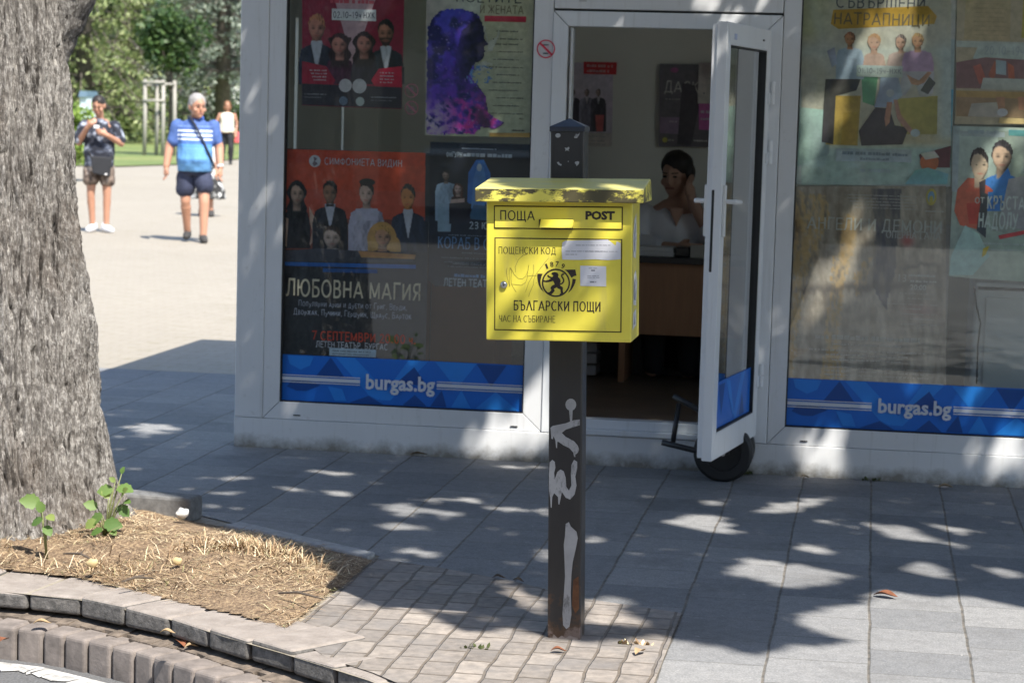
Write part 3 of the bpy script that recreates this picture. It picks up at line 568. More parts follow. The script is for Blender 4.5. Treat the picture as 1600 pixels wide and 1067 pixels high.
# ------------------------------------------------------------------ posters and stickers
def albedo(c, k):
    a = [max(.005, x/k) for x in lin(c)]; m_ = max(a); q = min(1, .7/m_); return tuple(x*q for x in a)
def print_mat():
    mt, nt, b = nodes_of('printed_paper'); at_ = N(nt, 'ShaderNodeAttribute'); at_.attribute_name = 'Col'; v = coords(nt)
    c = mixc(nt, .55, at_.outputs['Color'], ramp(nt, noise_n(nt, v, 26, 6, .65), [(.3, (.62, .62, .62)), (.7, (1.3, 1.28, 1.25))]), 'MULTIPLY')
    nt.links.new(c, b.inputs['Base Color']); b.inputs['Roughness'].default_value = .45; bump(nt, b, noise_n(nt, v, 5, 3), .12, .02); return mt
M_print = print_mat()
class Poster:
    def __init__(s, name, label, cat, Y, k=.2, group='posters in the kiosk windows', dl=.00022, jit=.10):
        s.v = []; s.f = []; s.c = []; s.Y = Y; s.k = k; s.n = 0; s.dl = dl; s.jit = jit; s.args = (name, label, cat, group); s.r = random.Random(len(label)*31+len(name))
    def _y(s): s.n += 1; return s.Y-s.n*s.dl
    def _face(s, pts, c, c2=None, jit=None):
        o = len(s.v); s.v += pts; s.f.append(tuple(range(o, o+len(pts)))); a = albedo(c, s.k); j = s.jit if jit is None else jit
        for _ in pts: q = 1+s.r.uniform(-j, j); s.c.append((a[0]*q, a[1]*q*(1+s.r.uniform(-j, j)*.4), a[2]*q*(1+s.r.uniform(-j, j)*.5), 1))
    def poly(s, pts, c, jit=None):
        y = s._y(); s._face([(XZ(px, py, s.Y)[0], y, XZ(px, py, s.Y)[1]) for px, py in pts], c, jit=jit); return s
    def rect(s, x0, y0, x1, y1, c):                  # corners measured at the left edge; edges stay level in the world
        X0, Z0 = XZ(x0, y1, s.Y); X1 = XZ(x1, y1, s.Y)[0]; Z1 = XZ(x0, y0, s.Y)[1]; y = s._y()
        s._face([(X0, y, Z0), (X1, y, Z0), (X1, y, Z1), (X0, y, Z1)], c); return s
    def ell(s, cx, cy, rx, ry, c, n=20, a0=0, a1=360, rot=0, rim=None):
        y = s._y(); X, Z = XZ(cx, cy, s.Y); q = s.Y/FPX*1.01; r = rad(rot); P = []
        for i in range(n):
            t = rad(a0+(a1-a0)*i/(n if a1-a0 == 360 else n-1)); u, v = rx*math.cos(t), ry*math.sin(t)
            P.append((X+(u*math.cos(r)-v*math.sin(r))*q, y, Z+(u*math.sin(r)+v*math.cos(r))*q))
        if rim is None: s._face(P, c, jit=.04); return s
        o = len(s.v); a = albedo(c, s.k); b = albedo(rim, s.k); I = [tuple(X_*.55+p_*.45 for X_, p_ in zip((X-rx*.12*q, y, Z+ry*.08*q), p)) for p in P]
        s.v += P+I; s.f.append(tuple(range(o+n, o+2*n))); s.f += [(o+i, o+(i+1) % n, o+n+(i+1) % n, o+n+i) for i in range(n)]
        for i in range(n): t = 1 if math.cos(2*math.pi*i/n) > .2 else .45; s.c.append((*[a_+(b_-a_)*t for a_, b_ in zip(a, b)], 1))
        s.c += [(*a, 1)]*n; return s
    def text(s, t, x0, y0, x1, y1, c, bold=.01, serif=False):
        X0, Z0 = XZ(x0, y1, s.Y); X1 = XZ(x1, y1, s.Y)[0]; Z1 = XZ(x0, y0, s.Y)[1]; y = s._y()
        V, F = text_geo(t, bold, serif); o = len(s.v); s.v += [(X0+p[0]*(X1-X0), y-p[2], Z0+p[1]*(Z1-Z0)) for p in V]; s.f += [tuple(i+o for i in f) for f in F]; s.c += [(*albedo(c, s.k), 1)]*len(V); return s
    def bars(s, x0, x1, y, h, c, seed=0, fill=.85):
        r = random.Random(seed+int(x0*7+y)); x = x0; X0, Zc = XZ(x0, y, s.Y); q = s.Y/FPX; yy = s._y(); h = h*.8
        while x < x1-2:
            wd = min(r.uniform(1.2, 3.2)*max(1, h*.45), x1-x); a = X0+(x-x0)*q; b = a+wd*q; h2 = h*r.choice((1, 1, .75))
            s._face([(a, yy, Zc-h/2*q), (b, yy, Zc-h/2*q), (b, yy, Zc+(h2-h/2)*q), (a, yy, Zc+(h2-h/2)*q)], c, jit=.05); x += wd+(.6 if r.random() < .8 else 2.4)*max(1, h*.3)
        return s
    def raster(s, x0, y0, x1, y1, nx, ny, fn):
        # a printed picture: a fine sheet of small cells, coloured by fn(px, py) -> rgb (0-255), alpha
        y = s._y(); gx, gy = np.meshgrid(np.linspace(x0, x1, nx), np.linspace(y0, y1, ny)); rgb, al = fn(gx, gy); q = s.Y/FPX
        a_, b_, c_, d_ = (XZ(x0, y0, s.Y), XZ(x1, y0, s.Y), XZ(x0, y1, s.Y), XZ(x1, y1, s.Y)); u = (gx-x0)/(x1-x0); v = (gy-y0)/(y1-y0)
        X = (a_[0]*(1-u)+b_[0]*u)*(1-v)+(c_[0]*(1-u)+d_[0]*u)*v; Z_ = (a_[1]*(1-u)+b_[1]*u)*(1-v)+(c_[1]*(1-u)+d_[1]*u)*v
        o = len(s.v); s.v += [(p, y, r_) for p, r_ in zip(X.ravel().tolist(), Z_.ravel().tolist())]
        t = np.clip(rgb, 0, 255)/255; l = np.where(t <= .04045, t/12.92, ((t+.055)/1.055)**2.4)/s.k; l *= np.minimum(1, .72/np.maximum(l.max(-1, keepdims=True), 1e-6)); l = np.maximum(l, .005)
        s.c += [(*c, 1) for c in l.reshape(-1, 3).tolist()]; ok = al > .5
        for r in range(ny-1):
            for c in range(nx-1):
                if ok[r, c] and ok[r, c+1] and ok[r+1, c] and ok[r+1, c+1]: s.f.append((o+r*nx+c, o+r*nx+c+1, o+(r+1)*nx+c+1, o+(r+1)*nx+c))
        return s
    def bust(s, cx, top, hw, hh, skin, hair, cloth, sw=None, bottom=None, shirt=None, long=False, tie=None, look=0, beard=None):
        # a printed portrait: head width hw, head height hh, shoulders sw wide down to bottom
        sw = sw or hw*2.6; bottom = bottom or top+hh*3; chin = top+hh; sy = chin+hh*.0; fx = cx+look*hw*.07
        skin, hair, cloth = (np.array(c, float) for c in (skin, hair, cloth)); ph = s.r.uniform(0, 50)
        def sm(e0, e1, x): t = np.clip((x-e0)/(e1-e0), 0, 1); return t*t*(3-2*t)
        def fb(x, y): return .5*np.sin(x*1.3+ph+1.7*np.sin(y*.7+ph))+.3*np.sin(x*2.9-y*1.7+ph*2+1.3*np.sin(y*1.9))+.2*np.sin(y*4.1+x*3.3+ph)
        def fn(x, y):
            dx = x-cx; rgb = np.zeros(x.shape+(3,)); al = np.zeros(x.shape)
            def put(m, col): nonlocal rgb, al; m = np.clip(m, 0, 1)[..., None]; rgb = np.where(al[..., None] > .02, rgb*(1-m)+col*m, np.where(m > .02, col, rgb)); al = np.maximum(al, m[..., 0])
            u = np.abs(dx)/(sw/2); top_s = sy+hh*(.10+.30*u**2.2+.5*np.maximum(0, u-.86)*6)
            folds = .82+.20*fb(dx*.28, (y-sy)*.12)+.22*sm(.2, -1, dx/(sw/2))
            put(sm(-1.2, 1.2, y-top_s)*sm(1.02, .98, u), cloth*folds[..., None])
            if long: put(sm(1.12, .9, np.abs(dx)/(hw*(.62+.1*np.sin(y*.25+ph))))*sm(top+hh*.1, top+hh*.25, y)*sm(chin+hh*.75, chin+hh*.4, y), hair*(.8+.5*fb(dx*1.5, y*.06))[..., None])
            put(sm(1.1, .85, np.abs(dx)/(hw*.27))*sm(chin-hh*.3, chin-hh*.2, y)*sm(sy+hh*.32, sy+hh*.2, y), skin*(.62+.2*sm(chin, sy+hh*.2, y)-.18*sm(-.1, .4, dx/hw))[..., None])
            if shirt is not None:
                vv = sm(1.12, .92, np.abs(dx)/(np.maximum(.01, hw*.36*(1-(y-sy)/(hh*1.2)))))*sm(sy-hh*.06, sy+hh*.04, y)*sm(sy+hh*1.25, sy+hh*1.1, y)
                put(vv*(y > sy+np.abs(dx)*-.2+hh*.02), np.array(shirt)*(.85+.15*fb(dx*.5, y*.2))[..., None])
                lp = np.exp(-((np.abs(dx)-hw*.40*(1-(y-sy)/(hh*1.3)))/(hw*.05))**2)*sm(sy, sy+hh*.1, y)*sm(sy+hh*1.2, sy+hh, y); put(lp*.7, cloth*.45)
            if tie is not None: put(sm(1.2, .8, np.abs(dx)/(hw*.26))*sm(1.3, .8, np.abs(y-sy-hh*.08)/(hh*.05+.12*np.abs(dx))), np.array(tie)*np.ones(3))
            hr = ((dx)/(hw*(.50 if not long else .58)))**2+((y-top-hh*.43)/(hh*.45))**2
            put(sm(1.12, .92, hr+.12*fb(dx*.9, y*.5))*(1 if long else sm(top+hh*.66, top+hh*.54, y)), hair*(.9+.55*fb(dx*1.2, y*.25)+.5*np.exp(-((dx+hw*.2)/(hw*.2))**2-((y-top-hh*.15)/(hh*.12))**2))[..., None])
            ex = x-fx; yy = (y-(top+hh*.58))/(hh*.42); wdt = hw*.46*np.sqrt(np.clip(1-np.clip(yy, -1, 1)**2*(.75+.2*(yy > 0)), .02, 1))*(1-.13*np.clip(yy, 0, 1)); xx = ex/wdt
            nz = np.sqrt(np.clip(1-xx**2*.9-.35*yy**2, 0, 1)); li = np.clip(.34+.78*(nz*.72-.42*xx*.6-.22*yy), .22, 1.25)
            nx_ = ex/hw; ey = top+hh*.535
            for sx in (-1, 1):
                e2 = ((nx_-look*.03-sx*.19)/.12)**2+((y-ey)/(hh*.06))**2; li -= .34*np.exp(-e2); e3 = ((nx_-look*.03-sx*.19)/.06)**2+((y-ey)/(hh*.022))**2; li -= .42*np.exp(-e3)
                br = ((nx_-look*.03-sx*.2)/.13)**2+((y-ey+hh*.085)/(hh*.022))**2; li -= .36*np.exp(-br); li += .12*np.exp(-((nx_-sx*.25)/.1)**2-((y-ey-hh*.15)/(hh*.07))**2)
            li -= .22*np.exp(-((nx_-look*.03-.07)/.04)**2-((y-ey-hh*.11)/(hh*.09))**2); li += .14*np.exp(-((nx_-look*.03)/.03)**2-((y-ey-hh*.08)/(hh*.09))**2); li -= .22*np.exp(-((nx_)/.09)**2-((y-ey-hh*.19)/(hh*.018))**2)
            my = ey+hh*.275; mo = np.exp(-((nx_-look*.02)/.14)**2-((y-my)/(hh*.026))**2); li -= .12*np.exp(-((nx_)/.12)**2-((y-my-hh*.06)/(hh*.02))**2)
            fc = skin*np.clip(li, .12, 1.3)[..., None]; fc = fc*(1-.65*mo[..., None])+np.array([skin[0]*.66, skin[1]*.34, skin[2]*.36])*.65*mo[..., None]
            if beard is not None: bm = sm(.15, .4, yy)*sm(.02, .12, np.abs(y-my)/hh+np.abs(nx_)*.25)*.85; fc = fc*(1-bm[..., None])+np.array(beard)*bm[..., None]
            hl = top+hh*(.20+.16*(np.abs(nx_+.12)/.4)**2)+hh*.03*fb(dx*.9, 3.)
            put(sm(1.06, .93, np.abs(xx))*sm(1.03, .97, np.abs(yy))*sm(hl-hh*.03, hl+hh*.04, y), fc)
            return rgb, al
        n_ = int(max(26, min(46, sw))); return s.raster(cx-sw/2-1, top-hh*.08, cx+sw/2+1, bottom, n_, int(n_*(bottom-top)/sw*1.05)+4, fn)
    def done(s):
        me = bpy.data.meshes.new(s.args[0]); me.from_pydata(s.v, [], s.f); me.update(); ca = me.color_attributes.new('Col', 'FLOAT_COLOR', 'POINT')
        ca.data.foreach_set('color', np.array(s.c, np.float32).ravel()); me.materials.append(M_print)
        o = bpy.data.objects.new(s.args[0], me); COL.objects.link(o); tag(o, s.args[1], s.args[2], s.args[3]); return o
PY = FY+.0475
SK, SKD, DK = (120, 92, 76), (88, 64, 52), (16, 15, 18)
# orange and black concert poster
p = Poster('poster', 'concert poster with four singers in evening dress on orange, lower left in the window', 'poster', PY, .24)
p.rect(443, 232, 665, 556, (26, 26, 30)).poly([(443, 233), (665, 239), (664, 262), (443, 256)], (168, 62, 40)).poly([(443, 254), (665, 260), (664, 300), (443, 296)], (140, 54, 36)).poly([(443, 294), (664, 300), (664, 345), (442, 342)], (110, 46, 34)).poly([(442, 340), (664, 344), (663, 392), (442, 390)], (74, 38, 34))
p.ell(492, 252, 9.5, 9.5, (196, 196, 204)).poly([(490, 245), (496, 248), (492, 252), (497, 256), (491, 260), (488, 256), (491, 252)], (60, 50, 60)).text('СИМФОНИЕТА ВИДИН', 507, 246, 628, 259, (160, 160, 168), .004)
p.bust(464, 282, 23, 38, (128, 104, 92), DK, (24, 22, 26), 42, 388, long=True, look=.6)
p.poly([(442, 380), (447, 340), (451, 342), (448, 386)], (128, 104, 92)).poly([(483, 322), (494, 345), (492, 372), (485, 384), (484, 380), (488, 362), (484, 345)], (128, 104, 92))
p.bust(516, 282, 24, 36, (96, 70, 56), (14, 13, 15), (22, 22, 28), 56, 392, shirt=(150, 150, 165), tie=(14, 14, 18))
p.bust(573, 282, 24, 38, (150, 122, 112), (24, 18, 18), (112, 108, 122), 58, 392, look=-.4).ell(574, 285, 13, 6, (24, 18, 18)).poly([(556, 326), (590, 326), (592, 345), (556, 345)], (120, 116, 130))
p.bust(638, 287, 24, 40, (176, 112, 66), (26, 22, 22), (28, 32, 44), 58, 394, shirt=(168, 166, 178), look=-.3)
p.bust(519, 352, 30, 36, (128, 110, 104), (40, 32, 30), (24, 24, 28), 60, 408, shirt=(100, 96, 96))
p.ell(597, 374, 24, 28, (130, 98, 58)).ell(590, 388, 16, 22, (146, 112, 66)).bust(598, 352, 28, 34, (140, 104, 84), (122, 92, 54), (34, 30, 34), 54, 404, look=.5).ell(618, 390, 9, 20, (128, 96, 56))
p.poly([(442, 392), (500, 388), (560, 392), (640, 394), (648, 410), (560, 410), (442, 408)], (40, 40, 46)).poly([(560, 392), (650, 398), (648, 405), (565, 402)], (128, 92, 60))
p.poly([(444, 409), (650, 414), (650, 420), (444, 415)], (22, 56, 104)).poly([(505, 419), (590, 421), (590, 427), (505, 425)], (24, 50, 88))
p.text('ЛЮБОВНА МАГИЯ', 447, 434, 657, 463, (112, 106, 92), .014)
p.text('Популярни арии и дуети от Григ, Верди,', 467, 468, 636, 480, (96, 98, 106), .0).text('Дворжак, Пучини, Гершуин, Щраус, Барток', 459, 481, 643, 493, (104, 106, 114), .0)
p.text('7 СЕПТЕМВРИ 20.00 ч.', 488, 516, 650, 531, (170, 62, 44), .02).text('ЛЕТЕН ТЕАТЪР, БУРГАС', 494, 532, 606, 543, (120, 122, 128), .012)
p.rect(515, 543, 588, 555, (120, 132, 144)).bars(520, 584, 547.5, 2, (40, 46, 56)).bars(520, 584, 552, 2, (60, 66, 76)).done()
# dark red comedy poster with four people
p = Poster('poster', 'dark red poster with four smiling people and a handwritten date strip, upper left', 'poster', PY, .24)
p.poly([(472, -60), (633, -60), (628, 171), (472, 165)], (84, 18, 34)).poly([(520, -10), (590, -10), (566, 60), (560, 130), (545, 130), (540, 60)], (128, 104, 108)).bars(516, 588, 2, 8, (150, 60, 74))
p.bust(495, 22, 28, 42, (134, 88, 76), (112, 74, 52), (26, 28, 40), 58, 132, shirt=(140, 140, 150)).bust(603, 30, 27, 42, (112, 74, 60), (16, 12, 14), (22, 26, 32), 58, 132, shirt=(130, 130, 136), beard=(26, 18, 18))
p.bust(531, 52, 26, 34, (138, 92, 82), (34, 20, 22), (52, 22, 40), 44, 132, long=True, look=-.4).bust(569, 50, 26, 34, (128, 84, 74), (28, 18, 20), (30, 26, 34), 42, 132, long=True, look=.4)
p.poly([(472, 96), (510, 104), (524, 126), (520, 134), (472, 132)], (96, 18, 34)).poly([(628, 104), (592, 108), (580, 126), (586, 136), (628, 138)], (140, 22, 46))
for i in range(4): p.bars(484+i*2, 512, 110+i*5, 2.4, (120, 112, 116), i).bars(594, 618, 114+i*5, 2.4, (130, 118, 122), i)
p.poly([(472, 131), (628, 137), (628, 170), (472, 164)], (30, 28, 34)).bars(476, 514, 147, 2, (88, 88, 92)).bars(476, 506, 152, 2, (70, 70, 74)).bars(580, 622, 152, 2, (92, 92, 96)).bars(580, 615, 157, 2, (70, 70, 74))
for cx, cy, r, c in ((540, 134, 10.5, (136, 132, 136)), (562, 135, 11.5, (136, 132, 136)), (537, 158, 7, (84, 96, 112)), (563, 159, 7, (92, 98, 96))): p.ell(cx, cy, r, r, c)
p.poly([(519, 14), (588, 16), (588, 34), (519, 32)], (150, 152, 156)).text('02.10-19ч НХК', 521, 18, 586, 29, (34, 36, 44), .02).done()
# woman silhouette poster, blue and violet watercolour
p = Poster('poster', 'cream poster with a blue and violet profile of a woman with long hair', 'poster', PY, .26, jit=.3)
p.poly([(667, -60), (837, -60), (828, 215), (664, 212)], (136, 130, 112)).poly([(667, -60), (760, -60), (745, 60), (700, 212), (664, 212)], (120, 116, 112))
p.text('ПОЕТИТЕ', 713, -12, 815, 4, (30, 32, 40), .005).text('И ЖЕНАТА', 750, 8, 818, 22, (70, 60, 52), .0).rect(757, 25, 822, 34, (168, 34, 58)).bars(762, 816, 29.5, 2.2, (120, 26, 44))
for i in range(12): p.bars(776-(i % 3)*6, 812+(i % 2)*8, 45+i*12+(4 if i < 2 else 0), 2.8 if i < 3 else 2.0, (72, 70, 66), i)
def in_poly_np(P, x, y):
    c = np.zeros(x.shape, bool)
    for (x0_, y0_), (x1_, y1_) in zip(P, P[-1:]+P[:-1]): k_ = (y0_ > y) != (y1_ > y); c ^= k_ & (x < (x1_-x0_)*(y-y0_)/((y1_-y0_) or 1e-9)+x0_)
    return c
def fbm(x, y, sc_=1., seed=0., oct_=5):
    return np.array([noise.fractal((a*sc_+seed, b*sc_-seed, seed*.37), .9, 2.0, oct_) for a, b in zip(x.ravel(), y.ravel())]).reshape(x.shape)
HAIR = [(668, 44), (673, 30), (684, 19), (700, 14), (716, 13), (732, 16), (745, 21), (752, 27), (754, 38), (753, 50), (748, 70), (744, 96), (738, 122), (748, 134), (760, 150), (764, 176), (778, 186), (790, 192), (776, 202), (752, 200), (744, 210), (665, 211), (666, 120)]
FACE = [(748, 27), (754, 34), (757, 48), (757, 54), (759, 62), (763, 69), (762, 72), (758, 73), (758, 78), (760, 80), (757, 83), (758, 87), (756, 92), (751, 97), (744, 99), (738, 104), (733, 118), (718, 124), (712, 90), (722, 48)]
GLOW = [(756, 22), (759, 40), (764, 66), (772, 58), (784, 44), (772, 78), (760, 84), (758, 96), (772, 98), (752, 112), (740, 116), (744, 102), (756, 94), (762, 72), (757, 50)]
def wash(x, y):
    f = fbm(x, y, .045, 3.); g = fbm(x, y, .11, 9.); h = fbm(x, y, .3, 5., 3); wx, wy = x+6*g, y+5*f
    hm = in_poly_np(HAIR, x+2.5*h+1.5*g, y+2*h); fm = in_poly_np(FACE, x+.5*h, y); gl = in_poly_np(GLOW, x+2*g, y+2*g)
    t = np.clip((wy-20)/190, 0, 1)[..., None]; blue, vio, mag, navy = (np.array(c, float) for c in ((52, 52, 140), (62, 26, 104), (170, 44, 124), (20, 18, 58)))
    c = blue*(1-t)+vio*t; m_ = np.clip((f+.25)*1.6, 0, 1)[..., None]; c = c*(1-m_)+navy*m_; b2 = np.clip(((wx+wy*.35-690)/60)*(g+.4), 0, 1)[..., None]; c = c*(1-.5*b2)+vio*.5*b2
    lo = np.clip((wy-140)/30, 0, 1)*np.clip((wx-690)/40, 0, 1); lo = (lo*np.clip(.5+g*1.4, 0, 1))[..., None]; c = c*(1-lo)+mag*lo
    wh = (np.clip((wy-150)/40, 0, 1)*np.clip((722-wx)/40, 0, 1)*np.clip(.55+g*1.8, 0, 1))[..., None]; c = c*(1-wh)+np.array((196., 176, 190))*wh; dk_ = (np.clip((wy-128)/26, 0, 1)*np.clip((wx-732)/22, 0, 1)*np.clip(.7+f, 0, 1))[..., None]; c = c*(1-dk_)+np.array((48., 26, 50))*dk_
    sp = np.clip((h-.62)*5, 0, 1)[..., None]*.7; c = c*(1-sp)+np.array((150., 140, 190))*sp
    c = np.where(gl[..., None] & ~hm[..., None], np.array((192., 190, 178))+22*g[..., None], c); fmk = np.clip(.9+.4*g, .5, 1.2)[..., None]; c = np.where(fm[..., None], np.array((22., 18, 44))*fmk+np.array((30., 20, 60))*np.clip((735-x)/30, 0, 1)[..., None], c)
    fr = (np.clip((y-96)/14, 0, 1)*np.clip((140-y)/20, 0, 1)*np.clip((x-722)/14, 0, 1)); bl = fr*(np.abs(g) < .22); c = np.where((bl > .5)[..., None] & ~fm[..., None], np.array((84., 112, 156)), c)
    return c, (hm | fm | gl | ((bl > .5) & (x < 770))).astype(float)
p.raster(664, 10, 792, 213, 92, 140, wash)
p.poly([(765, 208), (829, 208), (828, 215), (765, 214)], (120, 92, 50)).bars(800, 822, 204, 2.6, (50, 46, 40)).bars(812, 822, 186, 2, (70, 66, 58)).done()
# dark blue ship poster
p = Poster('poster', 'black and blue theatre poster with a glowing veiled figure, beside the yellow post box', 'poster', PY, .24)
p.poly([(672, 222), (828, 226), (822, 450), (680, 447), (669, 438)], (14, 16, 24)).bars(722, 778, 232, 2.5, (84, 88, 98)).text('ФИГУРН', 697, 237, 722, 246, (130, 134, 142), .03).bars(724, 802, 242, 7, (92, 96, 104))
p.poly([(744, 250), (756, 250), (766, 270), (768, 320), (730, 318), (732, 270)], (26, 62, 110)).poly([(748, 252), (756, 262), (762, 300), (756, 330), (736, 326), (740, 280)], (66, 110, 166)).ell(749, 262, 4, 6, (130, 140, 156)).poly([(740, 320), (760, 322), (764, 345), (732, 342)], (34, 56, 78))
p.bust(697, 266, 13, 17, (92, 76, 72), (22, 20, 22), (98, 112, 130), 34, 345, beard=(24, 20, 22)).poly([(684, 318), (708, 318), (704, 362), (684, 362)], (82, 94, 108)).bust(716, 286, 13, 17, (128, 104, 100), (46, 26, 24), (40, 26, 34), 26, 350, long=True).poly([(702, 318), (732, 316), (736, 350), (702, 350)], (22, 20, 28)).poly([(704, 312), (726, 310), (726, 316), (704, 318)], (110, 92, 88))
p.text('23 Ю', 733, 346, 764, 358, (140, 146, 156), .03).bars(701, 800, 367, 2, (70, 76, 86)).text('КОРАБ В С', 684, 369, 764, 388, (100, 138, 184), .012, True)
for i, (a, b) in enumerate(((722, 790), (690, 800), (694, 796), (700, 770))): p.bars(a, b, 395+i*7, 2, (62, 66, 74), i)
p.bars(708, 760, 412, 3, (80, 80, 84)).bars(710, 760, 430, 6, (78, 104, 140)).text('ЛЕТЕН ТЕАТЪР', 693, 434, 776, 447, (120, 126, 136), .025).done()
def no_sign(cx, cy, r, Y, label, kind, c=(160, 40, 60), bgc=None, k=.2):
    p = Poster('prohibition_sticker', label, 'sticker', Y, k, 'prohibition stickers on the kiosk front')
    if bgc: p.ell(cx, cy, r, r, bgc, 28)
    if kind == 'phone': p.poly([(cx-r*.32, cy-r*.5), (cx+r*.3, cy-r*.5), (cx+r*.3, cy-r*.38), (cx-r*.32, cy-r*.38)], (30, 46, 46)).poly([(cx-r*.3, cy+r*.4), (cx+r*.3, cy+r*.4), (cx+r*.3, cy+r*.55), (cx-r*.3, cy+r*.55)], (30, 46, 46)).poly([(cx+r*.2, cy-r*.4), (cx+r*.3, cy-r*.4), (cx+r*.3, cy+r*.5), (cx+r*.2, cy+r*.5)], (150, 120, 130))
    elif kind == 'cone': p.poly([(cx-r*.35, cy-r*.3), (cx+r*.35, cy-r*.3), (cx, cy+r*.55)], (60, 50, 54)).ell(cx, cy-r*.3, r*.34, r*.25, (70, 60, 64))
    else: p.poly([(cx-r*.5, cy+r*.1), (cx-r*.4, cy-r*.2), (cx+r*.4, cy-r*.2), (cx+r*.55, cy+r*.1), (cx+r*.3, cy+r*.4), (cx-r*.3, cy+r*.4)], (60, 50, 54))
    y = p._y(); X, Z = XZ(cx, cy, Y); q = Y/FPX; n = 32
    for i in range(n):
        a, b = 2*math.pi*i/n, 2*math.pi*(i+1)/n
        p._face([(X+q*rr*math.cos(t), y, Z+q*rr*math.sin(t)) for rr, t in ((r, a), (r, b), (r*.87, b), (r*.87, a))], c, jit=0)
    p.poly([(cx-r*.72, cy-r*.56), (cx-r*.56, cy-r*.72), (cx+r*.72, cy+r*.56), (cx+r*.56, cy+r*.72)], c); return p.done()
no_sign(853, 77, 14.5, FY-.0006, 'round red no phones sticker on the white frame left of the door', 'phone', (176, 44, 66), k=.3)
no_sign(643, 142, 11, PY, 'small round no ice cream sticker on the left window, upper of two', 'cone', (100, 52, 66))
no_sign(643, 169, 11, PY, 'small round no food sticker on the left window, lower of two', 'food', (100, 52, 66))
# right window
R = .23
p = Poster('poster', 'pale poster of four people sitting on benches under a yellow title', 'poster', PY+.006, R, jit=.22)
p.poly([(1256, -70), (1496, -70), (1486, 292), (1243, 288)], (150, 152, 148)).poly([(1256, -70), (1310, -70), (1300, 60), (1254, 62)], (124, 132, 112)).poly([(1257, -70), (1264, -70), (1258, 60), (1254, 60)], (140, 112, 60)).poly([(1255, 66), (1480, 72), (1478, 100), (1253, 96)], (178, 180, 176)).poly([(1466, 60), (1492, 62), (1486, 290), (1462, 288)], (146, 160, 166)).poly([(1470, 140), (1490, 140), (1486, 220), (1466, 220)], (60, 96, 110))
def haze_(x, y):
    f = fbm(x, y, .02, 4.); g = fbm(x*.6, y*1.6, .07, 8.); c = (np.array((184., 176, 162))+40*f[..., None]+20*g[..., None])*np.ones(3); t = np.clip((y-150)/70, 0, 1)[..., None]; c = c*(1-t)+(np.array((128., 118, 98))+44*g[..., None])*t; t = np.clip((y-222)/12, 0, 1)[..., None]; c = c*(1-t)+(np.array((116., 128, 124))+34*g[..., None])*t
    gr = (np.clip((1310-x)/40, 0, 1)*np.clip((70-y)/20, 0, 1))[..., None]; c = c*(1-gr)+np.array((134., 132, 106))*gr; bd = np.exp(-((y-82)/12)**2)[..., None]*.8; c = c*(1-bd)+np.array((184., 186, 180))*bd; bl = (np.clip((x-1456)/20, 0, 1)*np.clip((y-40)/60, 0, 1)*np.clip((230-y)/20, 0, 1))[..., None]*.7; c = c*(1-bl)+np.array((128., 138, 142))*bl; dg = np.exp(-((x-1285-(y-60)*.3)/10)**2)[..., None]*.35; c = c*(1-dg)+np.array((190., 190, 184))*dg
    return c, np.ones(x.shape)
p.raster(1252, -20, 1486, 289, 80, 90, haze_)
p.text('СЪВЪРШЕНИ', 1306, -6, 1445, 13, (50, 50, 54), .008).poly([(1302, 16), (1450, 10), (1464, 26), (1460, 38), (1310, 46), (1298, 38)], (188, 148, 62)).text('НАТРАПНИЦИ', 1303, 19, 1452, 42, (64, 56, 44), .008)
p.poly([(1250, 168), (1290, 172), (1296, 240), (1246, 260)], (110, 122, 116))
p.poly([(1300, 150), (1345, 150), (1340, 228), (1290, 226)], (120, 98, 50)).poly([(1400, 155), (1465, 150), (1464, 210), (1410, 210)], (104, 92, 52)).poly([(1318, 176), (1340, 176), (1338, 226), (1314, 226)], (158, 128, 58)).poly([(1346, 118), (1372, 120), (1366, 166), (1348, 160)], (60, 92, 70))
p.bust(1328, 50, 18, 22, (150, 104, 76), (80, 52, 40), (158, 170, 186), 44, 124).poly([(1292, 80), (1304, 74), (1308, 100), (1300, 106)], (170, 172, 190)).poly([(1290, 124), (1345, 124), (1338, 142), (1306, 150), (1302, 226), (1284, 222), (1288, 150)], (44, 40, 40))
p.bust(1366, 53, 22, 26, (188, 150, 132), (170, 130, 98), (180, 150, 138), 36, 106).bust(1408, 54, 18, 24, (140, 110, 96), (66, 58, 56), (186, 160, 152), 44, 106, look=-.6).bust(1434, 52, 20, 24, (140, 104, 80), (120, 96, 66), (168, 136, 164), 50, 122)
p.poly([(1410, 112), (1460, 112), (1458, 146), (1448, 152), (1436, 150), (1430, 128), (1414, 150), (1404, 150)], (110, 106, 108)).poly([(1416, 116), (1424, 132), (1434, 134), (1444, 130), (1456, 114), (1450, 112), (1436, 126), (1426, 122)], (160, 120, 98)).poly([(1452, 120), (1462, 130), (1450, 148), (1438, 142)], (54, 54, 52))
p.poly([(1376, 120), (1404, 122), (1410, 150), (1398, 160), (1388, 168), (1366, 168), (1374, 140)], (176, 188, 204)).poly([(1368, 168), (1390, 170), (1398, 196), (1420, 200), (1410, 226), (1346, 228), (1342, 205)], (44, 38, 42)).poly([(1386, 160), (1394, 160), (1390, 192), (1384, 198), (1382, 186)], (160, 112, 96)).poly([(1396, 156), (1402, 156), (1408, 180), (1428, 206), (1422, 210), (1402, 186)], (150, 112, 98)).ell(1391, 146, 6, 6, (206, 208, 214)).ell(1430, 208, 7, 6, (180, 186, 190))
p.rect(1338, 102, 1410, 120, (182, 188, 188)).text('01.10-19ч-НХК', 1340, 106, 1408, 115, (70, 72, 76), .01)
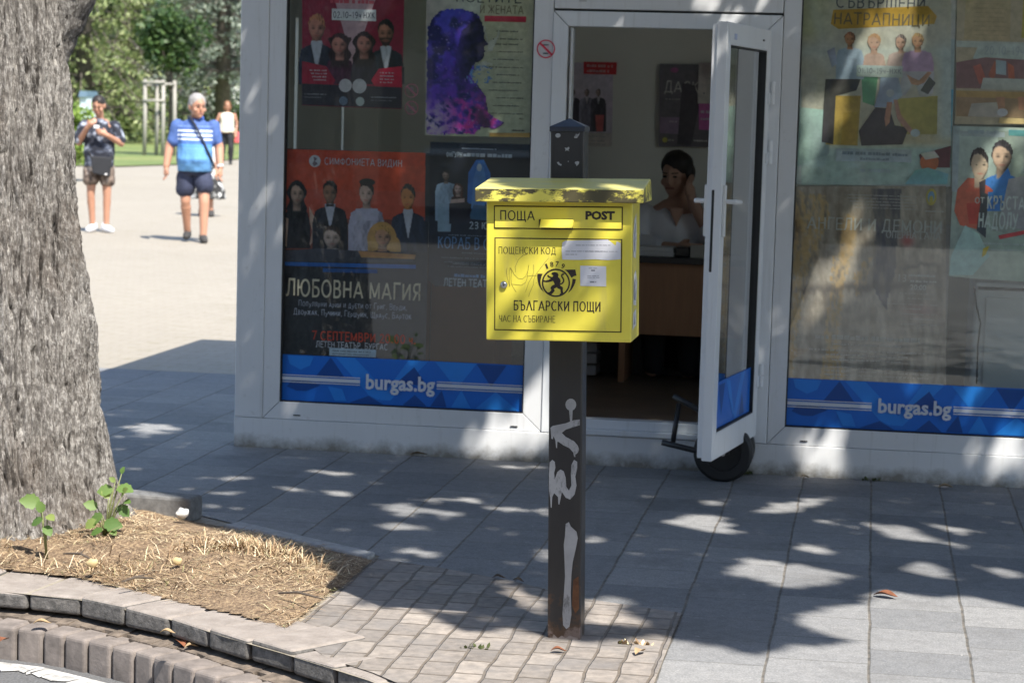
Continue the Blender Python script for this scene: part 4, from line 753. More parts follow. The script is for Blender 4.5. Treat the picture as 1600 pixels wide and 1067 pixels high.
p.poly([(1306, 232), (1424, 234), (1424, 254), (1306, 252)], (122, 128, 132)).bars(1316, 1418, 239, 6, (70, 76, 82)).bars(1344, 1390, 248, 5, (76, 82, 88)).bars(1344, 1390, 266, 7, (150, 160, 164))
p.poly([(1436, 242), (1486, 228), (1484, 262), (1440, 262)], (56, 26, 32)).ell(1452, 254, 14, 14, (176, 96, 60)).poly([(1430, 266), (1450, 262), (1482, 272), (1480, 288), (1414, 288)], (130, 178, 184)).poly([(1438, 240), (1460, 236), (1468, 246), (1446, 250)], (196, 188, 180)).done()
p = Poster('poster', 'brown opera gala poster with golden wings, lower left in the right window', 'poster', PY, .36)
p.poly([(1246, 290), (1488, 295), (1476, 604), (1230, 592)], (96, 88, 84), .05)
WING_REFL = [[(1246, 300), (1268, 306), (1290, 302), (1300, 340), (1282, 380), (1262, 430), (1250, 500), (1240, 592), (1231, 592), (1240, 400)], [(1306, 400), (1318, 344), (1336, 330), (1338, 376), (1322, 440), (1312, 520), (1320, 592), (1284, 592), (1296, 470)], [(1336, 430), (1364, 396), (1354, 440), (1342, 460)]]; ROBE = [(1362, 296), (1410, 296), (1404, 360), (1398, 430), (1384, 484), (1364, 446), (1368, 360)]
def gala(x, y):  # brown swaths and dark streaks put window reflections into the print
    f = fbm(x*2.2, y*.5, .04, 2.); g = fbm(x*2, y*.6, .12, 7.); c = (np.array((118., 106, 96))+26*f[..., None]+12*g[..., None])*np.ones(3); wx, wy = x+7*g, y+6*f
    w1 = np.zeros(x.shape)
    for W_ in WING_REFL: w1 = np.maximum(w1, in_poly_np(W_, wx, wy)*1.)
    w1 = (w1*np.clip(.65+1.2*g, 0, 1))[..., None]; c = c*(1-w1)+np.array((158., 128, 88))*w1; hi = (np.exp(-((wx-1322)/9)**2-((wy-366)/26)**2))[..., None]; c = c*(1-.8*hi)+np.array((196., 156, 104))*.8*hi; lo_ = (np.exp(-((wx-1244)/7)**2-((wy-350)/26)**2))[..., None]; c = c*(1-.7*lo_)+np.array((84., 60, 40))*.7*lo_
    rb = (in_poly_np(ROBE, x+2*g, y)*np.clip(.75+f, 0, 1))[..., None]; c = c*(1-rb)+np.array((60., 56, 62))*rb
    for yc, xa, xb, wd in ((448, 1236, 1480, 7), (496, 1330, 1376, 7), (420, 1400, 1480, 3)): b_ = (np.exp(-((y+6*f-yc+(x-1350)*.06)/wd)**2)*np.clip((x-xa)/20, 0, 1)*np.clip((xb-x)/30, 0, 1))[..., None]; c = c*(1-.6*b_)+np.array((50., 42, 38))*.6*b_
    rs = np.exp(-((x-1418)/9)**2-((y-376)/8)**2)[..., None]; c = c*(1-.7*rs)+np.array((150., 60, 58))*.7*rs; rs = np.exp(-((x-1440)/26)**2-((y-484)/10)**2)[..., None]; c = c*(1-.4*rs)+np.array((130., 84, 84))*.4*rs
    return c, np.ones(x.shape)
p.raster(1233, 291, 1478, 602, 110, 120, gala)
for i in range(5): p.bars(1320+i*4, 1430, 304+i*5, 1.6, (132, 126, 122), i)
p.ell(1455, 308, 8, 13, (196, 176, 90)).ell(1455, 308, 5, 9, (110, 140, 170)).ell(1455, 312, 3, 6, (206, 186, 90)).bars(1446, 1474, 330, 2, (170, 164, 160))
p.text('АНГЕЛИ И ДЕМОНИ', 1260, 338, 1472, 360, (250, 244, 234), .016, True).text('ОПЕРНА ГАЛА', 1384, 360, 1470, 372, (250, 244, 236), .02, True).text('13', 1404, 428, 1416, 440, (160, 154, 150), .0).bars(1420, 1464, 430, 4, (180, 174, 170)).bars(1422, 1464, 439, 4, (170, 164, 160)).text('20:00', 1422, 444, 1447, 453, (196, 190, 186), .02)
for i, (a, b) in enumerate(((1406, 1460), (1418, 1462), (1386, 1464), (1410, 1440), (1408, 1464), (1422, 1462), (1408, 1464))): p.bars(a, b, 458+i*8, 2, (142, 134, 130), i)
p.bars(1274, 1434, 525, 9, (138, 132, 126))
for i, (a, b) in enumerate(((1300, 1408), (1264, 1442), (1290, 1418), (1300, 1406))): p.bars(a, b, 537+i*8, 3, (146, 140, 134), i)
for i in range(3): p.bars(1288, 1450, 572+i*6, 1.6, (140, 134, 128), i)
p.poly([(1230, 591), (1474, 600), (1474, 604), (1230, 595)], (196, 200, 206)).done()
p = Poster('poster', 'pale green poster of two men, one in a red jacket, at the right edge', 'poster', PY-.004, .2)
p.poly([(1493, 197), (1660, 202), (1650, 444), (1482, 432)], (188, 200, 192), .2).poly([(1489, 197), (1500, 197), (1496, 300), (1487, 300)], (196, 206, 210)).poly([(1560, 205), (1660, 207), (1652, 380), (1550, 360)], (128, 134, 130), .25).poly([(1500, 205), (1570, 207), (1570, 215), (1500, 213)], (196, 204, 206)).bars(1512, 1560, 206, 7, (90, 96, 100)).poly([(1576, 203), (1650, 206), (1650, 216), (1576, 212)], (56, 92, 92))
p.bust(1566, 219, 34, 48, (124, 104, 88), (24, 22, 24), (40, 78, 124), 70, 330).poly([(1544, 300), (1575, 262), (1588, 300), (1574, 330)], (46, 92, 142)).poly([(1576, 280), (1600, 275), (1602, 360), (1560, 350)], (84, 84, 84))
p.poly([(1491, 330), (1496, 296), (1512, 278), (1534, 280), (1544, 300), (1540, 340), (1532, 360), (1518, 356), (1500, 352)], (196, 104, 84)).bust(1530, 231, 30, 50, (186, 164, 140), (30, 26, 26), (190, 96, 76), 50, 300, look=.5).poly([(1530, 285), (1540, 280), (1538, 330), (1532, 330)], (40, 34, 36)).poly([(1510, 318), (1534, 316), (1532, 350), (1514, 350)], (176, 72, 62)).poly([(1534, 300), (1544, 304), (1540, 372), (1526, 360)], (36, 38, 40))
p.poly([(1486, 400), (1508, 352), (1530, 366), (1546, 400), (1520, 430), (1483, 430)], (190, 218, 208)).text('ОТ', 1523, 308, 1538, 318, (120, 120, 116), .02).text('КРЪСТА', 1542, 305, 1601, 328, (160, 166, 162), .035).text('НАДОЛУ', 1528, 330, 1590, 360, (150, 158, 154), .035)
p.poly([(1560, 368), (1640, 352), (1640, 358), (1562, 374)], (160, 60, 60)).bars(1534, 1600, 380, 3, (190, 198, 194)).bars(1548, 1600, 390, 3, (150, 158, 154)).poly([(1536, 388), (1546, 384), (1540, 398), (1534, 402)], (180, 160, 60)).done()
p = Poster('poster', 'beige poster of people sitting on a bench, upper right of the right window', 'poster', PY, R)
p.poly([(1497, -70), (1665, -70), (1660, 197), (1492, 194)], (126, 114, 98)).poly([(1510, -20), (1580, -20), (1578, 64), (1506, 62)], (140, 124, 98)).poly([(1600, -20), (1640, -20), (1640, 60), (1596, 60)], (156, 140, 66))
for i in range(8): p.bars(1522, 1570, 6+i*7, 1.6, (100, 88, 70), i)
p.poly([(1494, 64), (1662, 68), (1660, 78), (1494, 74)], (176, 178, 174)).poly([(1530, 68), (1640, 70), (1640, 98), (1520, 92)], (150, 154, 152)).text('20.10-19ч НХК', 1538, 72, 1630, 86, (96, 100, 104), .005)
p.poly([(1494, 98), (1540, 90), (1660, 98), (1660, 142), (1494, 138)], (84, 60, 62)).poly([(1520, 104), (1532, 100), (1542, 128), (1530, 132)], (170, 96, 84)).poly([(1544, 118), (1554, 96), (1562, 100), (1552, 126)], (190, 110, 90)).poly([(1556, 94), (1572, 96), (1572, 118), (1556, 116)], (150, 160, 170)).poly([(1574, 98), (1584, 104), (1586, 130), (1576, 128)], (180, 100, 80)).poly([(1536, 122), (1600, 124), (1604, 142), (1532, 140)], (204, 202, 194)).poly([(1494, 142), (1660, 146), (1660, 156), (1494, 152)], (176, 140, 92)).poly([(1494, 152), (1660, 156), (1660, 186), (1494, 182)], (100, 80, 62)).poly([(1518, 162), (1560, 160), (1566, 184), (1512, 182)], (184, 172, 164)).poly([(1556, 152), (1570, 152), (1570, 172), (1560, 172)], (180, 130, 104)).poly([(1590, 152), (1602, 152), (1602, 172), (1592, 172)], (180, 130, 104)).ell(1566, 176, 8, 6, (196, 194, 196)).poly([(1562, 184), (1660, 187), (1660, 196), (1560, 193)], (196, 172, 120)).done()
# inside: posters on the rear wall
p = Poster('poster', 'dark poster on the rear wall with chalk lettering, left half above the seated clerk', 'poster', 13.19, .075, 'posters on the rear wall of the kiosk')
p.poly([(1031, 100), (1150, 102), (1146, 231), (1029, 229)], (34, 32, 34)).text('ДАСКА', 1038, 126, 1106, 147, (104, 102, 100), .005).bars(1040, 1062, 155, 2, (60, 58, 58)).poly([(1032, 183), (1064, 184), (1062, 210), (1031, 208)], (48, 40, 48)).bars(1046, 1060, 190, 3, (80, 74, 78)).poly([(1066, 130), (1086, 134), (1092, 170), (1080, 228), (1058, 226)], (24, 22, 24)).ell(1039, 219, 4, 4, (88, 84, 40)).bars(1044, 1054, 219, 3, (84, 82, 76)).bars(1084, 1110, 220, 3, (120, 118, 116)).ell(1054, 110, 6, 4, (56, 30, 48)).poly([(1092, 162), (1140, 162), (1140, 205), (1092, 203)], (70, 34, 60)).bars(1095, 1110, 175, 5, (100, 92, 100)).bars(1095, 1110, 186, 4, (100, 92, 100)).done()
p = Poster('notice', 'white paper notice pinned over the dark chalk lettered poster', 'notice', 13.176, .1, 'posters on the rear wall of the kiosk')
p.poly([(1092, 98), (1140, 99), (1139, 163), (1090, 162)], (98, 94, 90)).bars(1104, 1130, 123, 3, (70, 66, 66)).bars(1099, 1103, 146, 3, (30, 30, 30)).done()
p = Poster('poster', 'grey lilac poster of men in dark suits under a red banner, behind the post', 'poster', 13.19, .075, 'posters on the rear wall of the kiosk')
p.poly([(870, 98), (958, 99), (956, 228), (870, 226)], (66, 62, 66)).poly([(870, 140), (957, 140), (957, 180), (870, 180)], (84, 78, 84)).poly([(870, 208), (956, 208), (956, 229), (870, 227)], (96, 92, 88)).bars(916, 948, 213, 2, (52, 50, 50)).bars(916, 946, 220, 2, (52, 50, 50)).bars(916, 946, 225, 2, (52, 50, 50))
for cx in (895, 917, 935): p.bust(cx, 139, 9, 12, (60, 50, 48), (34, 28, 28), (24, 22, 26) if cx != 917 else (46, 44, 50), 24, 206, shirt=(72, 68, 72))
p.poly([(930, 180), (944, 180), (942, 206), (932, 206)], (62, 30, 30))
p.poly([(912, 97), (964, 98), (963, 117), (912, 116)], (156, 44, 48)).bars(917, 958, 103, 5, (184, 140, 140)).bars(917, 956, 111, 5, (184, 140, 140)).done()

# ------------------------------------------------------------------ things inside the kiosk
M_wood = mat('brown_desk_panel', (.46, .23, .12), .45, var=.12, scale=3, stretch=(8, 8, 1))
M_dk = mat('dark_desk_top', (.03, .028, .028), .4)
M_paper = mat('white_paper', (.72, .71, .7), .7, var=.04)
desk = thing('counter_desk', 'brown counter desk with black top inside the open kiosk door', 'desk', (-1.0, 12.1, .2))
DO = (-1.0, 12.1, .2)
mb = MB(); mb.box(-1.75, -.3, 12.05, 12.6, .862, .897); mb.build('desk_top', M_dk, desk, bevel=.004, org=DO)
mb = MB(); mb.box(-1.7, -.35, 12.1, 12.118, .47, .8615); mb.build('front_panel', M_wood, desk, bevel=.002, org=DO)
mb = MB(); mb.box(-1.65, -.42, 12.56, 12.575, .2, .861); mb.build('under_desk_shade', M_dk, desk, org=DO)  # dark sheet added to stand for the shade under the desk
for x in (-1.69, -1.33, -.4): mb = MB(); mb.box(x, x+.035, 12.13, 12.55, .2, .861); mb.build('side_panel', M_wood, desk, bevel=.002, org=DO)
mb = MB(); mb.box(-1.285, -1.045, 12.1, 12.3, .8975, .925); mb.box(-1.28, -1.05, 12.11, 12.3, .926, .945); tag(mb.build('paper_stack', M_paper, bevel=.002), 'stack of white papers lying on the black counter top', 'papers')
mb = MB(); mb.box(-1.04, -.96, 12.12, 12.28, .8975, .95); tag(mb.build('card_terminal', M_dk, bevel=.006), 'small dark box between papers and price card on the counter', 'terminal')
mb = MB(); mb.hexa([(-.955, 12.1, .8975), (-.87, 12.1, .8975), (-.87, 12.2, .8975), (-.955, 12.2, .8975)], [(-.955, 12.12, .965), (-.87, 12.12, .965), (-.87, 12.14, .965), (-.955, 12.14, .965)]); tag(mb.build('price_card', mat('card_cream', (.5, .46, .4), .7)), 'folded cream card standing on the right end of the counter', 'card')
mb = MB(); mb.box(-2.55, -1.86, 11.2, 11.75, .2, .92); cab = mb.build('cabinet', mat('brown_cabinet', (.24, .1, .045), .45, var=.15, scale=3), bevel=.004); tag(cab, 'reddish brown cabinet behind the left window, under the posters', 'cabinet')
mb = MB(); mb.box(-2.2, -2.197, 11.19, 11.1985, .22, .9); mb.build('door_gap', M_gap, cab)
cx0, cx1 = onY(1519, 500, 10.85).x, onY(1519, 500, 10.85).x+.8; cz1 = onY(1540, 441, 10.85).z
mb = MB(); mb.box(cx0, cx1, 10.85, 11.4, .2, cz1); wc = mb.build('white_cabinet', mat('white_cabinet_paint', (.72, .73, .74), .35, var=.04), bevel=.02, seg=3); tag(wc, 'white metal cabinet with a cable, behind the right window under the posters', 'cabinet')
mb = MB(); mb.box(cx0+.06, cx1-.06, 10.842, 10.8485, .3, cz1-.07); mb.build('cabinet_door', MATS['white_cabinet_paint'], wc, bevel=.006)
mb = MB(); mb.box(cx0+.02, cx1, 10.84, 10.849, cz1-.035, cz1-.022); mb.build('top_seam', M_gap, wc)
mb = MB(); mb.tube([onY(1522, 448, 10.83), onY(1526, 480, 10.82), onY(1532, 505, 10.82), onY(1528, 540, 10.82), onY(1526, 600, 10.82)], .004, 6); tag(mb.build('cable', M_black, smooth=True), 'thin dark cable hanging down the front of the white cabinet', 'cable')
for k in range(4):
    mb = MB(); z = .21+k*.065; mb.box(-1.62+random.uniform(0, .01), -1.47, 12.3, 12.5, z, z+.056); tag(mb.build('paper_ream', M_paper, bevel=.003), 'white paper ream piled on the floor beside the counter', 'paper', 'paper reams piled on the floor')
mb = MB(); mb.tube([(-1.0, 12.55, .42), (-1.0, 12.56, .48), (-1.0, 12.6, .56)], [.11, .14, .05], 12); mb.tube([(-1.02, 12.55, .24), (-1.0, 12.55, .45)], [.1, .12], 12); tag(mb.build('bag', M_black, smooth=True), 'black bag hanging in the dark under the counter', 'bag')
mb = MB(); mb.ell((-.905, 13.1, 1.94), .035, .035, .045); bl = mb.build('balloon', mat('red_balloon', (.6, .02, .03), .3), smooth=True); tag(bl, 'red balloon at the top of the white paper notice', 'balloon')
mb = MB(); mb.cap((-.905, 13.1, 1.885), (-.905, 13.1, 1.892), .006, .003, 8); mb.build('knot', MATS['red_balloon'], bl)

# ------------------------------------------------------------------ people
def skin_m(name, c): return mat(name, c, .5, var=.06, scale=9)
M_dark_hair = mat('dark_hair', (.02, .014, .011), .55, var=.4, scale=30, stretch=(1, 1, .2))  # one dark brown for hair, eyes and brows
def hand(mb, wrist, tip_dir, side, scale=1., curl=.5):
    # palm, four unequal fingers and a thumb; side = direction of the thumb
    w_ = Vector(wrist); d = Vector(tip_dir).normalized(); t = Vector(side); t = (t-d*t.dot(d)).normalized(); n = d.cross(t)
    mb.cap(w_, w_+d*.075*scale, .028*scale, .034*scale, 10); mb.cap(w_+d*.03*scale+t*.016*scale, w_+d*.075*scale+t*.022*scale, .024*scale, .02*scale, 8); mb.cap(w_+d*.03*scale-t*.016*scale, w_+d*.07*scale-t*.024*scale, .024*scale, .018*scale, 8)
    for k, (o, L) in enumerate(((.03, .07), (.0105, .08), (-.0105, .074), (-.03, .058))):
        b = w_+d*.088*scale+t*o*scale; q = b+(d+n*curl*.5).normalized()*L*.5*scale; e = q+(d*.6+n*curl).normalized()*L*.5*scale
        mb.cap(b, q, .0105*scale, .0095*scale, 8); mb.cap(q, e, .0095*scale, .0085*scale, 8)
    b = w_+d*.03*scale+t*.03*scale; q = b+(d*.7+t*.7+n*.15)*.036*scale; mb.cap(b, q, .0125*scale, .0105*scale, 8); mb.cap(q, q+(d+t*.15+n*.2).normalized()*.03*scale, .0105*scale, .0095*scale, 8)
def head(mb, c, yaw=0, pitch=0, s=1.):
    E = Euler((pitch, 0, yaw)); Rm = E.to_matrix()
    def P(x, y, z): return Vector(c)+Rm @ Vector((x*s, y*s, z*s))
    def el(p, rx, ry, rz): mb.ell(P(*p), rx*s, ry*s, rz*s, rot=(pitch, 0, yaw))
    el((0, .005, .02), .076, .094, .105); el((0, -.03, -.055), .06, .062, .062); el((0, -.06, -.085), .034, .034, .03); el((0, -.098, -.02), .013, .02, .026); el((0, -.09, .02), .011, .014, .03)
    for sx in (-1, 1): el((sx*.078, .012, -.01), .012, .022, .032); el((sx*.042, -.066, -.03), .026, .024, .024)
    return P
def face_bits(P, root, dark, lip, s=1., yaw=0, pitch=0):
    for sx in (-1, 1):
        mb = MB(); mb.ell(P(sx*.032, -.086, .004), .0135*s, .006*s, .006*s, 10, 6, rot=(pitch, 0, yaw)); mb.build('eye', dark, root, smooth=True)
        mb = MB(); mb.cap(P(sx*.015, -.092, .024), P(sx*.05, -.08, .026), .0032*s, .0024*s, 8); mb.build('eyebrow', dark, root, smooth=True)
    mb = MB(); mb.cap(P(-.022, -.092, -.062), P(.022, -.092, -.062), .0058*s, .0058*s, 8); mb.build('mouth', lip, root, smooth=True)
def limb(mb, pts, rs):
    for a, b, r0, r1 in zip(pts, pts[1:], rs, rs[1:]): mb.cap(a, b, r0, r1)
def shoe(name, root, c, mt, yaw=0., L=.27, sole=None):
    mb = MB(); c = Vector(c); R_ = Euler((0, 0, yaw)).to_matrix()
    for p0, p1, r0, r1 in (((0, .05, .05), (0, -.03, .05), .046, .05), ((0, -.03, .045), (0, -.15, .034), .05, .038), ((0, .05, .05), (0, .03, .09), .045, .045)): mb.cap(c+R_ @ Vector(p0), c+R_ @ Vector(p1), r0, r1)
    return remeshed(name, mb, .008, mt, root, 3)
M_lip = mat('lip', (.35, .14, .11), .5)
SUNSKIN = skin_m('tanned_skin', (.46, .235, .15))
# man in the striped polo shirt, walking towards the viewer
man = thing('person', 'grey haired man in a striped blue polo shirt and navy shorts walking on the plaza', 'person', (-8.0, 25.9, 0), (0, 0, rad(17)))
mb = MB()
limb(mb, [(-.1, .04, .88), (-.105, -.01, .49), (-.078, .13, .11)], [.09, .06, .042]); mb.cap((-.1, .02, .42), (-.088, .08, .26), .064, .05)
limb(mb, [(.1, 0, .88), (.118, -.13, .48), (.112, -.17, .08)], [.09, .062, .042]); mb.cap((.117, -.12, .42), (.114, -.14, .26), .064, .05)
mb.loft([(0, 0, .85, .17, .12), (0, 0, 1.0, .18, .15), (0, -.02, 1.2, .17, .14), (0, 0, 1.36, .17, .1), (0, .01, 1.45, .08, .06)]); mb.cap((0, .02, 1.42), (.01, -.02, 1.54), .062, .058)
limb(mb, [(-.21, .01, 1.39), (-.30, .03, 1.13), (-.335, -.04, .90)], [.056, .056, .04]); hand(mb, (-.338, -.045, .885), (.03, -.15, -1), (.3, -1, 0), curl=.55)
limb(mb, [(.21, .01, 1.39), (.285, .02, 1.13), (.30, -.08, .90)], [.056, .056, .04]); hand(mb, (.301, -.085, .885), (-.05, -.15, -1), (-.3, -1, 0), curl=-.55)
P = head(mb, (.02, -.045, 1.615), rad(24), rad(6), 1.18)
remeshed('body', mb, .0065, SUNSKIN, man, 4)
face_bits(P, man, M_dark_hair, M_lip, 1.18, rad(24), rad(6))
hb = MB()
for p_, r_ in (((0, .02, .045), (.085, .099, .088)), ((0, .06, .0), (.079, .06, .085)), ((.07, .0, .03), (.014, .035, .04)), ((-.07, .0, .03), (.014, .035, .04))): hb.ell(P(*p_), *[x*1.18 for x in r_], rot=(rad(6)-.2, 0, rad(24)))
remeshed('hair', hb, .009, mat('grey_hair', (.30, .285, .27), .7, var=.3, scale=40, bmp=.6), man, 2)
def polo_mat():
    mt, nt, b = nodes_of('striped_polo'); tc = N(nt, 'ShaderNodeTexCoord'); sp = N(nt, 'ShaderNodeSeparateXYZ'); nt.links.new(tc.outputs['Object'], sp.inputs[0])
    mr = N(nt, 'ShaderNodeMapRange'); nt.links.new(sp.outputs[2], mr.inputs[0]); mr.inputs[1].default_value = .8; mr.inputs[2].default_value = 1.5
    g = lambda z: (z-.8)/.7
    R_, W, B2, B3 = (.06, .115, .31), (.7, .76, .82), (.10, .26, .53), (.13, .33, .62)
    body = ramp(nt, mr.outputs[0], [(0, B3), (g(.93), B2), (g(.99), B3), (g(1.13), (.08, .24, .56)), (g(1.165), (.05, .12, .33)), (g(1.215), W), (g(1.23), R_), (g(1.262), W), (g(1.282), R_), (g(1.313), W), (g(1.333), R_), (g(1.372), (.16, .26, .5)), (g(1.38), R_)], True)
    ab = N(nt, 'ShaderNodeMath', operation='ABSOLUTE'); nt.links.new(sp.outputs[0], ab.inputs[0]); gt = N(nt, 'ShaderNodeMath', operation='GREATER_THAN'); nt.links.new(ab.outputs[0], gt.inputs[0]); gt.inputs[1].default_value = .205
    c = mixc(nt, gt.outputs[0], body, (.065, .125, .33)); nt.links.new(c, b.inputs['Base Color']); b.inputs['Roughness'].default_value = .8
    bump(nt, b, noise_n(nt, coords(nt), 9, 3), .5, .03); return mt
def tshirt(root, name, mt, sw=.22, belly=.0, hem=.84, w=.2, sl=((-.275, .02, 1.2), (.27, .02, 1.2)), top=1.45, sh=1.39, vox=.011):
    mb = MB(); mb.loft([(0, -.01, hem, w+.02, .155+belly*.5), (0, -.015-belly*.3, hem+.14, w+.025, .16+belly), (0, -.01-belly*.3, hem+.3, w+.018, .155+belly), (0, 0, sh-.1, w+.015, .14), (0, .01, sh-.02, w+.01, .125), (0, .015, sh+.045, w*.75, .105), (0, .02, top+.02, .09, .08)])
    for p_, sx in zip(sl, (-1, 1)): mb.cap((sx*(sw-.012), .01, sh-.012), p_, .080, .070)
    return remeshed(name, mb, vox, mt, root, 6)
def shorts(root, mt, hems, w=.2, z1=.95, vox=.011, r=(.105, .115)):
    mb = MB(); mb.loft([(0, 0, .8, w, .14), (0, 0, z1, w+.005, .15)])
    for (x, y, z), sx in zip(hems, (-1, 1)): mb.cap((sx*.1, 0, .83), (x, y, z), *r)
    return remeshed('shorts', mb, vox, mt, root, 4)
tshirt(man, 'polo_shirt', polo_mat(), belly=.055, w=.19, sl=((-.258, .02, 1.2), (.25, .015, 1.2)))
mb = MB(); mb.cap((-.07, .02, 1.475), (.0, -.075, 1.44), .018, .014); mb.cap((.085, .02, 1.475), (.01, -.075, 1.44), .018, .014); mb.cap((-.07, .03, 1.48), (.085, .03, 1.48), .018, .018); mb.build('collar', mat('royal_blue_cloth', (.04, .1, .35), .8), man, smooth=True)
shorts(man, mat('navy_cloth', (.028, .034, .065), .85, var=.25, scale=7, bmp=.2), [(-.107, .0, .63), (.116, -.09, .68)])
mb = MB(); mb.tube([(-.06, -.1, 1.475), (.0, -.15, 1.39), (.08, -.205, 1.24), (.15, -.215, 1.09), (.215, -.13, .95), (.23, 0, .9), (.12, .14, 1.1), (-.05, .13, 1.4), (-.09, .02, 1.49), (-.06, -.1, 1.475)], .013, 8); mb.build('bag_strap', mat('strap_navy', (.015, .018, .03), .7), man, smooth=True)
mb = MB(); mb.tube([(.297, -.07, .925), (.302, -.08, .895)], .043, 14); mb.build('wristwatch', mat('pale_watch', (.6, .6, .58), .4), man, smooth=True)
M_shoe = mat('dark_grey_shoe', (.045, .042, .04), .8, var=.3)
shoe('shoe', man, (-.078, .12, .025), M_shoe, -.1); shoe('shoe', man, (.112, -.18, 0), M_shoe, .12)

# boy looking down at something in his hands
boy = thing('person', 'boy in a dark patterned T-shirt and white shoes standing beside the big trunk', 'person', (-9.6, 27.05, 0), (0, 0, rad(19)))
mb = MB(); BS = SUNSKIN if False else skin_m('boy_skin', (.43, .22, .14))
limb(mb, [(-.09, 0, .86), (-.1, 0, .46), (-.075, .03, .08)], [.08, .05, .036]); mb.cap((-.098, .01, .4), (-.085, .03, .26), .052, .042)
limb(mb, [(.09, 0, .86), (.10, -.02, .46), (.095, -.02, .08)], [.08, .05, .036]); mb.cap((.1, -.01, .4), (.097, -.0, .26), .052, .042)
mb.loft([(0, 0, .84, .15, .1), (0, 0, 1.0, .14, .11), (0, 0, 1.2, .155, .11), (0, 0, 1.33, .17, .1), (0, .01, 1.42, .09, .06)]); mb.cap((0, .01, 1.38), (0, -.04, 1.5), .052, .05)
limb(mb, [(-.18, 0, 1.34), (-.255, -.02, 1.12), (-.15, -.2, 1.31)], [.055, .042, .031]); hand(mb, (-.147, -.205, 1.315), (.5, -.35, .55), (0, 0, 1), .95, -.7)
limb(mb, [(.18, 0, 1.34), (.27, -.06, 1.12), (.1, -.24, 1.22)], [.055, .042, .031]); hand(mb, (.095, -.243, 1.223), (-.9, -.1, .4), (0, 0, 1), .95, .7)
P = head(mb, (-.015, -.05, 1.585), rad(-14), rad(22), 1.0)
remeshed('body', mb, .0065, BS, boy, 4)
face_bits(P, boy, M_dark_hair, M_lip, 1., rad(-14), rad(22))
hb = MB()
for p_, r_ in (((0, .018, .05), (.083, .097, .082)), ((0, .06, .0), (.073, .055, .075))): hb.ell(P(*p_), *r_, rot=(rad(22)-.25, 0, rad(-14)))
remeshed('hair', hb, .009, M_dark_hair, boy, 2)
def blotch(name, a, b_, c3, scale, lo=.45, hi=.55, mid=None):
    mt, nt, b = nodes_of(name); f = noise_n(nt, coords(nt), scale, 3, .55); st = [(lo, a), (hi, b_)]
    if mid: st = [(lo-.06, mid), (lo, a), (hi, b_)]
    st.append((min(.99, hi+.12), c3)); nt.links.new(ramp(nt, f, st), b.inputs['Base Color']); b.inputs['Roughness'].default_value = .85; return mt
tshirt(boy, 't_shirt', blotch('tie_dye_navy', (.012, .014, .024), (.06, .07, .1), (.42, .45, .52), 11, .47, .56), w=.165, sw=.19, hem=.82, sh=1.345, top=1.4, sl=((-.25, -.02, 1.17), (.255, -.045, 1.17)))
shorts(boy, blotch('patterned_shorts', (.07, .05, .04), (.25, .19, .15), (.48, .42, .38), 12, .4, .55), [(-.102, 0, .66), (.103, -.01, .66)], w=.16, r=(.092, .1))
mb = MB(); mb.hexa([(-.08, -.2, .74), (.13, -.18, .70), (.14, -.145, .70), (-.07, -.155, .74)], [(-.11, -.2, .96), (.16, -.18, .95), (.165, -.145, .95), (-.1, -.155, .96)]); bgb = mb.build('shoulder_bag', mat('black_bag_cloth', (.018, .019, .023), .8), boy, bevel=.015)
mb = MB(); mb.ell((.085, -.187, .735), .018, .004, .011, 12, 8); mb.build('logo', M_paper, bgb, smooth=True)
mb = MB(); mb.tube([(-.1, -.18, .95), (-.17, -.02, 1.1), (-.1, .02, 1.42), (.02, .1, 1.3), (.17, .05, 1.05), (.155, -.16, .95)], .012, 8); mb.build('bag_strap', MATS['black_bag_cloth'], boy, smooth=True)
wsh = mat('white_shoe', (.72, .73, .76), .6, var=.05); shoe('shoe', boy, (-.075, .02, 0), wsh, -.35); shoe('shoe', boy, (.095, -.03, 0), wsh, .45)
mb = MB(); mb.box(-.07, .0, -.30, -.285, 1.305, 1.345); o = mb.build('wrapper', M_paper, bevel=.004); o.parent = None
o.matrix_world = Matrix.Translation((-9.6, 27.05, 0)) @ Matrix.Rotation(rad(19), 4, 'Z'); tag(o, 'small white wrapper held up in the hands of the boy', 'wrapper')

# person in a leafy skirt, mostly hidden behind the man
g = thing('person', 'person in a black and white leaf print skirt walking behind the grey haired man', 'person', (-9.69, 31.9, 0), (0, 0, rad(17)))
mb = MB(); limb(mb, [(-.06, 0, .6), (-.06, 0, .36), (-.05, .02, .07)], [.06, .045, .032]); limb(mb, [(.07, 0, .6), (.08, -.08, .36), (.09, -.06, .07)], [.06, .045, .032])
mb.loft([(0, 0, .6, .13, .09), (0, 0, .8, .12, .09), (0, 0, 1.0, .14, .09), (0, .01, 1.1, .07, .05)]); mb.cap((0, 0, 1.06), (0, -.02, 1.15), .042, .04)
limb(mb, [(-.14, 0, 1.02), (-.17, .02, .82), (-.16, -.05, .66)], [.042, .034, .026]); hand(mb, (-.16, -.055, .65), (0, -.1, -1), (.3, -1, 0), .75); limb(mb, [(.14, 0, 1.02), (.17, .02, .82), (.16, -.05, .66)], [.042, .034, .026]); hand(mb, (.16, -.055, .65), (0, -.1, -1), (-.3, -1, 0), .75, -.5)
P = head(mb, (0, -.03, 1.24), 0, .1, .92); remeshed('body', mb, .0075, SUNSKIN, g, 3); face_bits(P, g, M_dark_hair, M_lip, .92)
hb = MB(); hb.ell(P(0, .02, .045), .08, .09, .08); hb.ell(P(0, .07, -.04), .07, .04, .11); remeshed('hair', hb, .01, M_dark_hair, g, 2)
LEAFP = blotch('leaf_print_cloth', (.02, .02, .02), (.03, .03, .03), (.62, .62, .6), 9, .42, .5)
